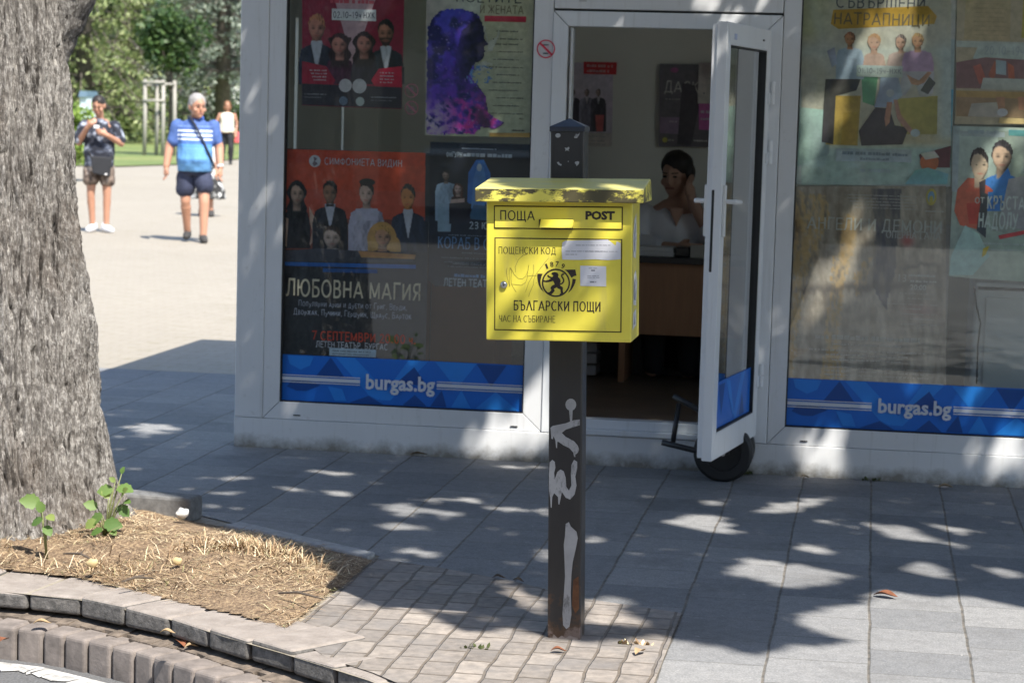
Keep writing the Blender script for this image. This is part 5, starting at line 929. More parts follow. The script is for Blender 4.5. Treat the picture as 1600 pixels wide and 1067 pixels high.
mb = MB(); mb.loft([(.04, 0, .26, .27, .2), (.03, 0, .4, .25, .19), (.0, 0, .62, .17, .13), (0, 0, .74, .13, .11)]); remeshed('skirt', mb, .012, LEAFP, g, 3)
mb = MB(); mb.loft([(0, 0, .72, .135, .115), (0, 0, .9, .14, .115), (0, 0, 1.04, .145, .1), (0, .01, 1.1, .08, .06)]); remeshed('top', mb, .012, M_paper, g, 3)
shoe('shoe', g, (-.05, .0, -.005), M_shoe, 0); shoe('shoe', g, (.09, -.07, -.005), M_shoe, 0)

# woman far away
wm = thing('person', 'woman in a cream sleeveless top and black trousers with a red bag, far off', 'person', (-17.6, 59.9, 0), (0, 0, rad(17)))
mb = MB(); limb(mb, [(-.09, .05, .88), (-.11, .03, .48), (-.12, .1, .07)], [.085, .06, .04]); limb(mb, [(.09, 0, .88), (.11, -.1, .48), (.11, -.08, .07)], [.085, .06, .04])
mb.loft([(0, 0, .86, .17, .12), (0, 0, 1.05, .15, .12), (0, 0, 1.3, .19, .12), (0, .01, 1.43, .09, .06)]); mb.cap((0, .01, 1.4), (0, -.02, 1.52), .05, .048)
limb(mb, [(-.2, 0, 1.36), (-.3, .02, 1.12), (-.22, -.12, .95)], [.05, .04, .03]); hand(mb, (-.218, -.125, .945), (.2, -.3, -1), (1, 0, 0), .95); limb(mb, [(.2, 0, 1.36), (.27, .03, 1.1), (.24, -.1, .92)], [.05, .04, .03]); hand(mb, (.24, -.105, .91), (0, -.3, -1), (-1, 0, 0), .95, -.5)
P = head(mb, (0, -.04, 1.61), 0, .25, 1.); remeshed('body', mb, .008, SUNSKIN, wm, 3); face_bits(P, wm, M_dark_hair, M_lip)
hb = MB(); hb.ell(P(0, .02, .04), .095, .1, .09); hb.ell(P(0, .06, -.06), .1, .05, .12); hb.ell(P(.08, .0, -.05), .03, .05, .1); hb.ell(P(-.08, .0, -.05), .03, .05, .1); remeshed('hair', hb, .012, mat('brown_hair', (.22, .1, .045), .6, var=.3), wm, 2)
mb = MB(); mb.loft([(0, -.01, .88, .21, .15), (0, -.01, 1.1, .19, .15), (0, 0, 1.32, .2, .13), (0, .01, 1.42, .13, .08)]); remeshed('top', mb, .014, mat('cream_cloth', (.66, .62, .5), .8, var=.1), wm, 3)
mb = MB(); limb(mb, [(-.09, .05, .9), (-.11, .03, .48), (-.12, .1, .1)], [.11, .08, .06]); limb(mb, [(.09, 0, .9), (.11, -.1, .48), (.11, -.08, .1)], [.11, .08, .06]); remeshed('trousers', mb, .014, mat('black_trouser_cloth', (.015, .015, .018), .8), wm, 3)
mb = MB(); mb.hexa([(.2, -.16, .6), (.42, -.16, .6), (.42, -.04, .6), (.2, -.04, .6)], [(.22, -.14, .9), (.40, -.14, .9), (.40, -.06, .9), (.22, -.06, .9)]); o = mb.build('handbag', mat('red_bag', (.6, .09, .09), .6), wm, bevel=.02)
mb = MB(); mb.tube([(.24, -.1, .9), (.22, -.02, 1.2), (.17, 0, 1.42), (.24, .04, 1.2), (.38, -.1, .9)], .012, 8); mb.build('strap', M_black, o, smooth=True)
shoe('shoe', wm, (-.12, .08, -.005), M_black, 0); shoe('shoe', wm, (.11, -.09, -.005), M_black, 0)

# clerk at the counter
ck = thing('person', 'dark haired clerk in a white blouse seated behind the counter, hand at face', 'person', (-1.08, 12.62, .2), (0, 0, rad(4)))
CS = skin_m('clerk_skin', (.52, .30, .215)); mb = MB()
mb.loft([(0, .05, .42, .17, .13), (0, .05, .62, .16, .12), (0, .02, .82, .19, .12), (0, 0, .93, .16, .09), (0, 0, .99, .07, .06)]); mb.cap((0, .0, .95), (0, -.03, 1.06), .052, .05)
limb(mb, [(-.09, .05, .44), (-.1, -.3, .46), (-.1, -.3, .06)], [.08, .06, .045]); limb(mb, [(.09, .05, .44), (.1, -.3, .46), (.1, -.3, .06)], [.08, .06, .045])
limb(mb, [(-.2, 0, .88), (-.26, -.12, .72), (.0, -.27, .73)], [.055, .045, .034]); hand(mb, (.0, -.27, .73), (1, -.1, -.05), (0, -.3, 1), .95, -.4)
limb(mb, [(.19, 0, .88), (.24, -.2, .745), (.09, -.15, .98)], [.055, .045, .034]); hand(mb, (.085, -.148, .985), (-.25, .1, 1), (-.4, -1, 0), .95, .6)
P = head(mb, (-.01, -.05, 1.13), rad(-24), rad(10), .98); remeshed('body', mb, .008, CS, ck, 3); face_bits(P, ck, M_dark_hair, M_lip, .98, rad(-24), rad(10))
hb = MB(); hb.ell(P(0, .02, .055), .092, .1, .083); hb.ell(P(0, .065, 0), .085, .06, .09); hb.ell(P(-.075, .02, 0), .02, .05, .07); hb.ell(P(.075, .02, 0), .02, .05, .07); remeshed('hair', hb, .01, M_dark_hair, ck, 2)
mb = MB(); mb.loft([(0, .05, .5, .2, .16), (0, .04, .66, .2, .16), (0, .01, .82, .21, .15), (0, 0, .91, .19, .11), (0, .02, .965, .1, .075)]); limb(mb, [(-.19, 0, .88), (-.265, -.12, .725), (-.1, -.22, .73)], [.08, .07, .055]); limb(mb, [(.18, 0, .88), (.245, -.19, .75), (.19, -.175, .83)], [.08, .07, .055])
remeshed('blouse', mb, .011, mat('white_blouse', (.85, .84, .88), .8, var=.06, scale=5, bmp=.2), ck, 4)
mb = MB(); mb.prism([(-.045, .95), (.0, .84), (.045, .95)], -.150, -.10); mb.build('neckline', CS, ck, bevel=.01)
mb = MB(); limb(mb, [(-.09, .05, .46), (-.1, -.3, .47), (-.1, -.3, .08)], [.1, .075, .06]); limb(mb, [(.09, .05, .46), (.1, -.3, .47), (.1, -.3, .08)], [.1, .075, .06]); mb.loft([(0, .05, .42, .18, .14), (0, .05, .56, .175, .14)]); remeshed('trousers', mb, .013, MATS['black_trouser_cloth'], ck, 3)
mb = MB(); mb.box(-.2, .2, -.05, .35, .40, .44); mb.box(-.2, .2, .31, .35, .44, .85); ch = mb.build('office_chair', M_black, bevel=.02); ch.location = (-1.08, 12.64, .2); tag(ch, 'dark office chair under the clerk behind the counter', 'chair')
mb = MB(); mb.tube([(0, .15, .06), (0, .15, .40)], .03, 10)
for k in range(5): a = k*1.257; mb.tube([(0, .15, .05), (.25*math.cos(a), .15+.25*math.sin(a), .03)], .02, 8)
mb.build('pedestal', M_steel, ch)

# ------------------------------------------------------------------ hand truck lying at the door
ht = thing('hand_truck', 'black hand truck lying against the plinth behind the open door', 'hand truck', (-.62, 10.2, 0)); HO = (-.62, 10.2, 0)
def wheel(c, R_, wd):
    mb = MB(); prof = [(R_*.62, -wd/2), (R_*.9, -wd/2), (R_, -wd*.32), (R_*1.0, wd*.32), (R_*.9, wd/2), (R_*.62, wd/2)]; n = 40; vs = []
    for k in range(n):
        a = 2*math.pi*k/n
        for r_, y in prof: vs.append((c[0]+r_*math.cos(a), c[1]+y, c[2]+r_*math.sin(a)))
    L = len(prof); mb.add(vs, [(k*L+j, k*L+(j+1) % L, ((k+1) % n)*L+(j+1) % L, ((k+1) % n)*L+j) for k in range(n) for j in range(L)])
    t = mb.build('tyre', M_black, ht, org=HO, smooth=False, bevel=.002)
    mb = MB(); mb.tube([(c[0], c[1]-wd*.3, c[2]), (c[0], c[1]+wd*.3, c[2])], R_*.63, 28); mb.tube([(c[0], c[1]-wd*.6, c[2]), (c[0], c[1]+wd*.6, c[2])], R_*.22, 18); mb.build('rim', mat('grey_rim', (.014, .014, .015), .5), t, org=HO)
wheel((-.617, 10.16, .137), .135, .085); wheel((-.617, 10.33, .137), .135, .07)
q = onY(1034, 691, 10.12); q2 = onY(1052, 618, 10.2); q3 = onY(1110, 650, 10.2); q4 = onY(1092, 705, 10.12)
M_rail = mat('black_steel_rail', (.02, .02, .022), .4, var=.3)
mb = MB(); mb.tube([q, q4, q4+Vector((.12, .02, -.02))], .0135, 10); mb.build('rail', M_rail, ht, org=HO, smooth=True)
mb = MB(); mb.tube([q2, q3, q3+Vector((.1, .05, -.06))], .0135, 10); mb.build('rail', M_rail, ht, org=HO, smooth=True)
mb = MB(); mb.tube([onY(1061, 630, 10.19), onY(1051, 694, 10.13)], .0115, 10); mb.build('cross_bar', M_rail, ht, org=HO, smooth=True)
mb = MB(); mb.tube([(-.617, 10.1, .137), (-.617, 10.37, .137)], .012, 10); mb.build('axle', M_steel, ht, org=HO)

# ------------------------------------------------------------------ the yellow post box on its post
BX = Vector((-.895, 6.922, 0)); TILT = rad(-1.42)
pb = thing('post_box', 'yellow metal post box with pitched lid on a dark steel post', 'post box', BX, (0, TILT, 0))
MI = (Matrix.Translation(BX) @ Euler((0, TILT, 0)).to_matrix().to_4x4()).inverted()
def L(px, py, Y): return MI @ onY(px, py, Y)
def post_mat():
    mt, nt, b = nodes_of('worn_black_post_paint'); v = coords(nt); tc = N(nt, 'ShaderNodeTexCoord'); sp = N(nt, 'ShaderNodeSeparateXYZ'); nt.links.new(tc.outputs['Object'], sp.inputs[0])
    f = noise_n(nt, v, 14, 7, .65); f2 = noise_n(nt, coords(nt, (1, 1, .25)), 9, 5)
    c = ramp(nt, f2, [(.3, (.014, .014, .016)), (.7, (.03, .029, .03))])
    mr = N(nt, 'ShaderNodeMapRange'); nt.links.new(sp.outputs[2], mr.inputs[0]); mr.inputs[1].default_value = 0; mr.inputs[2].default_value = .3; mr.inputs[3].default_value = .30; mr.inputs[4].default_value = 0
    ad = N(nt, 'ShaderNodeMath', operation='ADD'); nt.links.new(f, ad.inputs[0]); nt.links.new(mr.outputs[0], ad.inputs[1])
    c = mixc(nt, ramp(nt, ad.outputs[0], [(.66, (0, 0, 0)), (.74, (.8, .8, .8))]), c, (.075, .04, .022))
    c = mixc(nt, ramp(nt, ad.outputs[0], [(.78, (0, 0, 0)), (.86, (.8, .8, .8))]), c, (.2, .15, .13))
    nt.links.new(c, b.inputs['Base Color']); b.inputs['Roughness'].default_value = .42; bump(nt, b, f, .3, .002); return mt
M_post = post_mat()
hw = .0525
mb = MB(); mb.box(-hw, hw, -hw, hw, -.05, 1.605); post = mb.build('post', M_post, pb, bevel=.005, seg=3)
mb = MB(); mb.box(-hw-.003, hw+.003, -hw-.003, hw+.003, 1.596, 1.612); mb.add([(-hw-.003, -hw-.003, 1.612), (hw+.003, -hw-.003, 1.612), (hw+.003, hw+.003, 1.612), (-hw-.003, hw+.003, 1.612), (0, 0, 1.638)], [(0, 1, 4), (1, 2, 4), (2, 3, 4), (3, 0, 4)]); mb.build('post_cap', mat('blue_black_cap', (.03, .035, .05), .35, var=.4), post, bevel=.002)
def silver_mat():
    mt, nt, b = nodes_of('worn_silver_paint'); v = coords(nt); f = noise_n(nt, coords(nt, (1, 1, .4)), 30, 7, .75); f2 = noise_n(nt, v, 11, 4)
    c = ramp(nt, f2, [(.3, (.25, .255, .265)), (.7, (.36, .365, .375))]); c = mixc(nt, ramp(nt, f, [(.54, (0, 0, 0)), (.66, (.8, .8, .8))]), c, (.06, .06, .062)); nt.links.new(c, b.inputs['Base Color']); b.inputs['Roughness'].default_value = .42; return mt
M_silver = silver_mat()
PF = 6.922-hw
M_smear = [M_silver, mat('bare_concrete_smear', (.22, .18, .16), .9), mat('rust', (.12, .05, .02), .8, var=.4, scale=40)]
dy = [0]
def blob(pts, mi=0, ybase=-hw, step=.0002):
    dy[0] += 1; q = [L(x, y, PF) for x, y in pts]; m2 = MB(); m2.face([(p.x, ybase-.0012-dy[0] % 9*step, p.z) for p in q]); m2.build('paint_mark' if mi == 0 else 'rust_patch' if mi == 2 else 'bare_patch', M_smear[mi], post)
def ellp(cx, cy, rx, ry, n=14): return [(cx+rx*math.cos(2*math.pi*k/n), cy+ry*math.sin(2*math.pi*k/n)) for k in range(n)]
blob(ellp(892, 632, 8.5, 9.5)); blob([(889, 638), (895, 638), (894, 660), (893, 663), (891, 660)])
blob([(860, 668), (864, 665), (884, 661), (897, 656), (906, 655), (906, 664), (896, 667), (884, 671), (878, 676), (884, 682), (897, 689), (903, 696), (905, 702), (903, 707), (899, 710), (899, 714), (897, 713), (896, 707), (890, 700), (880, 695), (873, 690), (871, 690), (870.5, 700), (869, 699), (868, 688), (865, 681), (864, 686), (861.5, 685), (861, 677)])
blob([(859, 722), (863, 718), (867, 721), (868, 730), (866, 738), (867, 748), (871, 737), (876, 733), (881, 736), (884, 746), (885, 760), (889, 766), (893, 758), (892, 740), (893, 726), (897, 718), (902, 721), (902, 732), (899, 744), (901, 758), (898, 772), (891, 780), (884, 777), (878, 768), (876, 779), (874, 788), (872.5, 787), (872, 776), (866, 770), (863, 776), (862, 793), (860.5, 792), (860, 778), (858, 766), (858, 740)])
blob([(884, 818), (889, 815), (892, 822), (901, 830), (903, 840), (900, 856), (895, 878), (893, 898), (892, 925), (893, 960), (890, 978), (885, 982), (880, 976), (879, 958), (881, 930), (883, 900), (882, 872), (881, 850), (883, 836)])
blob([(863, 996), (865, 990), (872, 996), (878, 992), (884, 996), (890, 992), (903, 996), (903, 1000), (880, 1001), (862, 998)], 1)
blob([(896, 905), (904, 900), (905, 950), (899, 958), (894, 945)], 2)
for cx, cy in ((872, 212),): blob(ellp(cx, cy, 4.2, 3.6, 10))
blob([(897, 215), (900, 209), (903, 211), (906, 207), (905, 211), (902, 216), (898, 216)]); blob([(882, 231), (886, 231.5), (889, 229.5), (890, 232), (888, 235), (890, 237), (886, 235), (883, 236.5), (884, 233.5)])
blob([(870, 254), (873, 253), (875, 256), (878, 257), (877, 259.5), (873, 258)]); blob([(899, 253), (903, 252), (905.5, 253.5), (904, 257), (901, 260), (900, 257), (898, 255)]); blob(ellp(888, 252.5, .9, .9, 8))
# box
def yellow_mat():
    mt, nt, b = nodes_of('yellow_enamel'); v = coords(nt); f = noise_n(nt, v, 5, 5); f2 = noise_n(nt, coords(nt, (1, 1, .35)), 22, 6, .7)
    c = ramp(nt, f, [(.3, (.67, .57, .06)), (.7, (.74, .64, .08))])
    c = mixc(nt, ramp(nt, f2, [(.6, (0, 0, 0)), (.76, (.6, .6, .6))]), c, (.42, .35, .12))
    f4 = noise_n(nt, coords(nt, (1, 1, .2)), 16, 5, .6); c = mixc(nt, ramp(nt, f4, [(.56, (0, 0, 0)), (.72, (.4, .4, .4))]), c, (.50, .42, .13))
    c = mixc(nt, ramp(nt, noise_n(nt, v, 75, 4, .6), [(.72, (0, 0, 0)), (.74, (.9, .9, .9))]), c, (.10, .07, .03))
    nt.links.new(c, b.inputs['Base Color']); b.inputs['Roughness'].default_value = .36; b.inputs['Coat Weight'].default_value = .15; hb_ = N(nt, 'ShaderNodeMath', operation='MULTIPLY_ADD'); nt.links.new(noise_n(nt, v, 7, 2), hb_.inputs[0]); hb_.inputs[1].default_value = 6.; nt.links.new(noise_n(nt, v, 60, 3), hb_.inputs[2]); bump(nt, b, hb_.outputs[0], .12, .003); return mt
def lid_mat():
    mt, nt, b = nodes_of('grimy_yellow_lid'); v = coords(nt); f = noise_n(nt, v, 5, 5)
    c = ramp(nt, f, [(.3, (.66, .58, .09)), (.7, (.74, .66, .12))])
    tc = N(nt, 'ShaderNodeTexCoord'); sp = N(nt, 'ShaderNodeSeparateXYZ'); nt.links.new(tc.outputs['Object'], sp.inputs[0])
    # grime runs along the front rim and lies as a grey film on the top
    up = N(nt, 'ShaderNodeMapRange'); nt.links.new(sp.outputs[2], up.inputs[0]); up.inputs[1].default_value = 1.352; up.inputs[2].default_value = 1.388; up.inputs[3].default_value = -.18; up.inputs[4].default_value = .16
    f2 = noise_n(nt, coords(nt, (.55, 1, 1.2)), 28, 8, .75); f3 = noise_n(nt, coords(nt, (1, 1, 1)), 6, 3)
    ad = N(nt, 'ShaderNodeMath', operation='ADD'); nt.links.new(f2, ad.inputs[0]); nt.links.new(up.outputs[0], ad.inputs[1])
    a3 = N(nt, 'ShaderNodeMath', operation='MULTIPLY_ADD'); nt.links.new(f3, a3.inputs[0]); a3.inputs[1].default_value = .55; nt.links.new(ad.outputs[0], a3.inputs[2])
    ge = N(nt, 'ShaderNodeNewGeometry'); sn = N(nt, 'ShaderNodeSeparateXYZ'); nt.links.new(ge.outputs['Normal'], sn.inputs[0])
    isf = N(nt, 'ShaderNodeMath', operation='LESS_THAN'); nt.links.new(sn.outputs[2], isf.inputs[0]); isf.inputs[1].default_value = .5
    mk = N(nt, 'ShaderNodeMath', operation='MULTIPLY'); nt.links.new(ramp(nt, a3.outputs[0], [(.885, (0, 0, 0)), (.96, (.95, .95, .95))]), mk.inputs[0]); nt.links.new(isf.outputs[0], mk.inputs[1])
    c = mixc(nt, mk.outputs[0], c, (.035, .029, .022))
    tp = N(nt, 'ShaderNodeMath', operation='SUBTRACT'); tp.inputs[0].default_value = 1; nt.links.new(isf.outputs[0], tp.inputs[1])
    tk = N(nt, 'ShaderNodeMath', operation='MULTIPLY'); nt.links.new(tp.outputs[0], tk.inputs[0]); nt.links.new(ramp(nt, noise_n(nt, coords(nt, (.5, 2, 1)), 9, 6), [(.3, (.25, .25, .25)), (.7, (.75, .75, .75))]), tk.inputs[1])
    c = mixc(nt, tk.outputs[0], c, (.50, .49, .27))
    nt.links.new(c, b.inputs['Base Color']); b.inputs['Roughness'].default_value = .5; return mt
M_yel = yellow_mat(); M_lid = lid_mat(); M_ink = mat('brown_black_print', (.022, .014, .01), .5, var=.2)
FB = 6.655; yf = FB-BX.y; yb = -hw-.002
a = L(759.5, 531, FB); b_ = L(987.5, 420, FB); x0, x1, z0 = a.x, b_.x, L(870, 533, FB).z
z1 = L(870, 312, FB).z
mb = MB(); mb.box(x0, x1, yf, yb, z0, z1); body = mb.build('body', M_yel, pb, bevel=.004, seg=3)
lx0, lx1 = L(742, 305, 6.62).x, L(1006, 305, 6.62).x; ly = 6.618-BX.y; lz0 = L(870, 316.5, 6.62).z; lz1 = L(870, 295, 6.62).z
bz1 = L(890, 278.5, 6.87).z+.0
mb = MB(); mb.hexa([(lx0, ly, lz0), (lx1, ly, lz0), (lx1, yb-.001, lz0), (lx0, yb-.001, lz0)], [(lx0, ly, lz1), (lx1, ly, lz1), (lx1-.004, yb-.001, bz1), (lx0+.004, yb-.001, bz1)]); mb.build('lid', M_lid, pb, bevel=.004, seg=3)
def rel(px, py): p = L(px, py, FB); return p.x, p.z
def panel(name, px0, py0, px1, py1, parent, t=.004):
    (ax, az), (bx, bz) = rel(px0, py1), rel(px1, py0)
    m2 = MB(); m2.box(ax-.0038, bx+.0038, yf-.0006, yf+.001, az-.0038, bz+.0038, 1); m2.box(ax, bx, yf-t, yf-.0008, az, bz, 0)
    return m2.build(name, [M_yel, mat('dark_seam', (.06, .042, .008), .7)], parent, bevel=.0022)
slot = panel('slot_panel', 773.5, 325, 971.5, 355.5, pb)
(ax, az), (bx, bz) = rel(845, 353), rel(897, 342)
mb = MB(); mb.hexa([(ax, yf-.036, az-.004), (bx, yf-.036, az-.004), (bx, yf-.0045, az+.004), (ax, yf-.0045, az+.004)], [(ax, yf-.034, az), (bx, yf-.034, az), (bx, yf-.0045, bz), (ax, yf-.0045, bz)]); mb.build('slot_flap', M_yel, slot, bevel=.002)
mb = MB(); mb.box(ax+.002, bx-.002, yf-.0062, yf-.0042, az-.0105, az-.0045); mb.box(ax-.0015, ax-.0003, yf-.03, yf-.0042, az-.004, bz-.002); mb.build('flap_shadow', mat('flap_shadow_dark', (.03, .022, .006), .7), slot)  # dark strips draw the shadow below and beside the flap
def lettering(t, px0, py0, px1, py1, bold=0., d=.0046, serif=False, par=None):
    par = par or slot
    (ax, az), (bx, bz) = rel(px0, py1), rel(px1, py0); m2 = MB(); text_on(m2, t, ax, bx, az, bz, yf-d, 0, bold, serif); m2.build('lettering', M_ink, par)
lettering('ПОЩА', 782, 329, 836, 346.5, .006); lettering('POST', 915, 330, 961, 343.5, .05)
door = panel('door', 774, 375.5, 970.5, 514, pb)
mb = MB(); lettering('ПОЩЕНСКИ КОД', 779, 386.5, 869, 398, .0, serif=True, par=door); lettering('БЪΛГАРСКИ ПОЩИ', 803, 471, 939, 487, .026, serif=True, par=door); lettering('ЧАС НА СЪБИРАНЕ', 780, 493.5, 868, 502.5, .0, serif=True, par=door)
for ch_, px, py, rot in (('1', 854.5, 416, .35), ('8', 862.5, 413, .12), ('7', 871, 412.5, -.08), ('9', 880, 416, -.35)):
    V, F = text_geo(ch_, .01); (cx, cz) = rel(px, py); wd, hg = (.006 if ch_ == '1' else .0098), .0155
    mb.add([(cx+((p[0]-.5)*wd)*math.cos(rot)-((p[1]-.5)*hg)*math.sin(rot), yf-.0046, cz+((p[0]-.5)*wd)*math.sin(rot)+((p[1]-.5)*hg)*math.cos(rot)) for p in V], F)
mb.build('year_number', M_ink, door)
# emblem: post horn with the rampant lion in a ring; zoom pixels of the printed mark
def Z(x, y): return rel(750+x/6.154, 370+y/6.154)
def lay(pts, d=.0046): mb.face([(Z(x, y)[0], yf-d, Z(x, y)[1]) for x, y in pts])
mb = MB(); n = 40
for i in range(n):
    t0, t1 = 2*math.pi*i/n, 2*math.pi*(i+1)/n; lay([(732+r_*math.cos(t), 442+r_*math.sin(t)) for r_, t in ((136, t0), (136, t1), (121, t1), (121, t0))])
lay([(555, 354), (604, 354), (592, 385), (584, 420), (584, 450), (592, 482), (608, 514), (618, 532), (590, 505), (570, 470), (558, 430), (553, 390)]); lay([(818, 316), (918, 314), (930, 372), (905, 378), (882, 395), (868, 372), (848, 342)]); lay([(892, 402), (924, 408), (918, 440), (905, 470), (885, 505), (860, 530), (848, 538), (872, 495), (886, 450)])
lay([(692, 345), (720, 338), (745, 345), (758, 362), (752, 385), (772, 405), (778, 430), (768, 452), (775, 470), (800, 485), (798, 520), (806, 545), (780, 560), (764, 555), (778, 540), (775, 505), (748, 495), (738, 478), (722, 462), (712, 435), (700, 420), (690, 395), (708, 372), (690, 358)], .0047)
lay([(700, 392), (712, 420), (680, 432), (640, 436), (612, 432), (610, 415), (632, 420), (662, 414), (682, 402)], .0048); lay([(690, 402), (672, 394), (655, 385), (648, 368), (660, 364), (668, 378), (684, 384), (698, 390)], .0049)
lay([(722, 458), (745, 480), (728, 492), (712, 500), (722, 515), (708, 535), (690, 552), (662, 548), (650, 535), (672, 530), (688, 512), (680, 488), (694, 470), (708, 462)], .005)
for i, (x, y) in enumerate(tl := [(770, 455), (792, 448), (806, 430), (806, 408), (792, 388), (786, 370), (800, 356), (812, 362)]):
    if i: 
        x_, y_ = tl[i-1]; dx, dy_ = x-x_, y-y_; l = math.hypot(dx, dy_); nx_, ny_ = -dy_/l*7, dx/l*7; lay([(x_+nx_, y_+ny_), (x+nx_, y+ny_), (x-nx_, y-ny_), (x_-nx_, y_-ny_)], .0048+i*.00003)
mb.build('emblem', M_ink, door)
# scratched tag
mb = MB()
def stroke(pts, wd=3.):
    for (x_, y_), (x, y) in zip(pts, pts[1:]):
        dx, dy_ = x-x_, y-y_; l = math.hypot(dx, dy_) or 1; nx_, ny_ = -dy_/l*wd/2, dx/l*wd/2; lay([(x_+nx_, y_+ny_), (x+nx_, y+ny_), (x-nx_, y-ny_), (x_-nx_, y_-ny_)], .00455)
for s_ in ([(262, 300), (255, 330), (262, 380), (275, 430), (290, 480), (285, 420), (283, 340), (292, 295)], [(292, 295), (305, 330), (300, 400), (305, 455), (330, 500), (350, 530)], [(300, 300), (330, 360), (370, 400), (410, 405), (440, 380), (465, 320), (470, 270), (462, 330), (455, 400), (440, 440), (400, 465), (310, 455)], [(518, 268), (520, 330), (505, 380), (470, 440), (440, 530)], [(660, 205), (600, 280), (540, 360), (520, 410), (515, 460), (480, 540), (470, 575)], [(450, 380), (500, 372), (560, 372)], [(460, 165), (420, 175), (370, 220), (340, 290), (345, 340)]): stroke(s_)
mb.build('scratched_tag', mat('scratch_ink', (.17, .13, .03), .6), door)
p0 = rel(788, 444.5); mb = MB(); mb.tube([(p0[0], yf-.0042, p0[1]), (p0[0], yf-.011, p0[1])], .0105, 20); mb.tube([(p0[0], yf-.0111, p0[1]), (p0[0], yf-.0135, p0[1])], [.0085, .006], 18)
lk = mb.build('lock', M_steel, door); mb = MB(); mb.box(p0[0]-.001, p0[0]+.001, yf-.0139, yf-.0136, p0[1]-.004, p0[1]+.004); mb.build('keyhole', M_black, lk)
def sticker(name, pts, lines, parent, label=None):
    m2 = MB(); q = [rel(x, y) for x, y in pts]; m2.face([(x, yf-.0052, z) for x, z in q], 0); k = 0
    for x0_, x1_, y_, h in lines:
        r = random.Random(int(x0_*13+y_*7)); x = x0_
        while x < x1_-1:
            wd = min(r.uniform(2, 9), x1_-x); (ax, az), (bx, bz) = rel(x, y_+h/2), rel(x+wd, y_-h/2); m2.face([(ax, yf-.0055, az), (bx, yf-.0055, az), (bx, yf-.0055, bz), (ax, yf-.0055, bz)], 1); x += wd+1.2
    o = m2.build(name, [mat('sticker_paper', (.60, .60, .63), .5, var=.07, scale=14), mat('sticker_grey_print', (.2, .2, .22), .6)], parent)
    if label: o['label'] = label
sticker('sticker', [(879, 379), (884, 376), (915, 375.5), (950, 374.5), (955, 378), (962, 384), (964, 377), (970, 380), (970.3, 405), (950, 406.5), (930, 405), (905, 406), (879, 405.5), (878, 392)], [(900, 955, 383.2, .8), (884, 945, 392.6, .8), (884, 902, 397.5, .8), (915, 965, 393, .6)], door, 'torn wide white sticker at the top right of the door')
sticker('sticker', [(907, 415), (947.5, 416), (947.5, 447.5), (907, 446.5)], [(920, 935, 419, .8), (924, 930, 422.5, 2.2), (918, 936, 431, .8), (918, 937, 433.6, .8), (922, 932, 440.5, 2.2)], door, 'small square white sticker with printed lines')
# torn stickers on the right side of the box
xs_ = x1+.0008; zz = lambda f: z0+(z1-z0)*f; TP = [mat('torn_paper', (.55, .54, .52), .8, var=.35, scale=60), mat('torn_print', (.2, .2, .24), .8, var=.6, scale=80)]
for A_, B_ in (([(.03, .60), (.10, .58), (.12, .72), (.10, .90), (.05, .86), (.02, .75)], [(.05, .64), (.075, .63), (.08, .84), (.055, .8)]), ([(.04, .26), (.12, .24), (.15, .40), (.10, .50), (.05, .47)], [(.06, .29), (.10, .28), (.09, .44), (.065, .42)]), ([(.03, .08), (.13, .10), (.12, .22), (.04, .2)], [(.06, .11), (.09, .12), (.08, .19)])):
    m2 = MB(); m2.face([(xs_, yf+y, zz(z)) for y, z in A_], 0); m2.face([(xs_+.0003, yf+y, zz(z)) for y, z in B_], 1); m2.build('torn_sticker', TP, body)

# ------------------------------------------------------------------ the street tree by the kerb
def bark_mat():
    mt, nt, b = nodes_of('furrowed_bark'); v = coords(nt, (1, 1, .3)); f = noise_n(nt, v, 14, 9, .72); f2 = noise_n(nt, coords(nt, (1, 1, .45)), 70, 6, .75); f3 = noise_n(nt, coords(nt), 2.2, 4)
    c = ramp(nt, f, [(.3, (.06, .051, .044)), (.46, (.22, .203, .187)), (.68, (.44, .42, .395))])
    c = mixc(nt, .6, c, ramp(nt, f2, [(.36, (.05, .043, .038)), (.5, (.25, .232, .215)), (.61, (.66, .635, .605))]))
    c = mixc(nt, ramp(nt, f3, [(.5, (0, 0, 0)), (.66, (.4, .4, .4))]), c, (.13, .09, .062))
    c = mixc(nt, ramp(nt, noise_n(nt, coords(nt, (1, 1, .3)), 38, 3), [(.66, (0, 0, 0)), (.70, (.85, .85, .85))]), c, (.55, .52, .48))
    c = mixc(nt, ramp(nt, noise_n(nt, coords(nt, (1, 1, .16)), 34, 5, .6), [(.36, (.9, .9, .9)), (.41, (0, 0, 0))]), c, (.028, .022, .018))
    c = mixc(nt, ramp(nt, noise_n(nt, coords(nt, (1, 1, .14)), 13, 6, .65), [(.36, (.85, .85, .85)), (.41, (0, 0, 0))]), c, (.035, .028, .023))
    c = mixc(nt, ramp(nt, noise_n(nt, coords(nt, (1, 1, .3)), 7, 5, .6), [(.56, (0, 0, 0)), (.7, (.5, .5, .5))]), c, (.52, .495, .465))
    nt.links.new(c, b.inputs['Base Color']); b.inputs['Roughness'].default_value = .95; bump(nt, b, f2, 1., .02); return mt
M_bark = bark_mat()
tree = thing('street_tree', 'big street tree with furrowed grey bark in the dry bed at the left edge', 'tree', (-3.42, 8.1, 0))
PROF = [(-.05, .74), (.05, .67), (.09, .64), (.19, .61), (.34, .585), (.58, .56), (.82, .54), (1.06, .495), (1.3, .465), (1.55, .452), (1.88, .428), (2.4, .40), (3.2, .38), (4.2, .34)]
def prof(z):
    for (a, ra), (b, rb) in zip(PROF, PROF[1:]):
        if z <= b: t = max(0, (z-a)/(b-a)); return ra+(rb-ra)*t
    return PROF[-1][1]
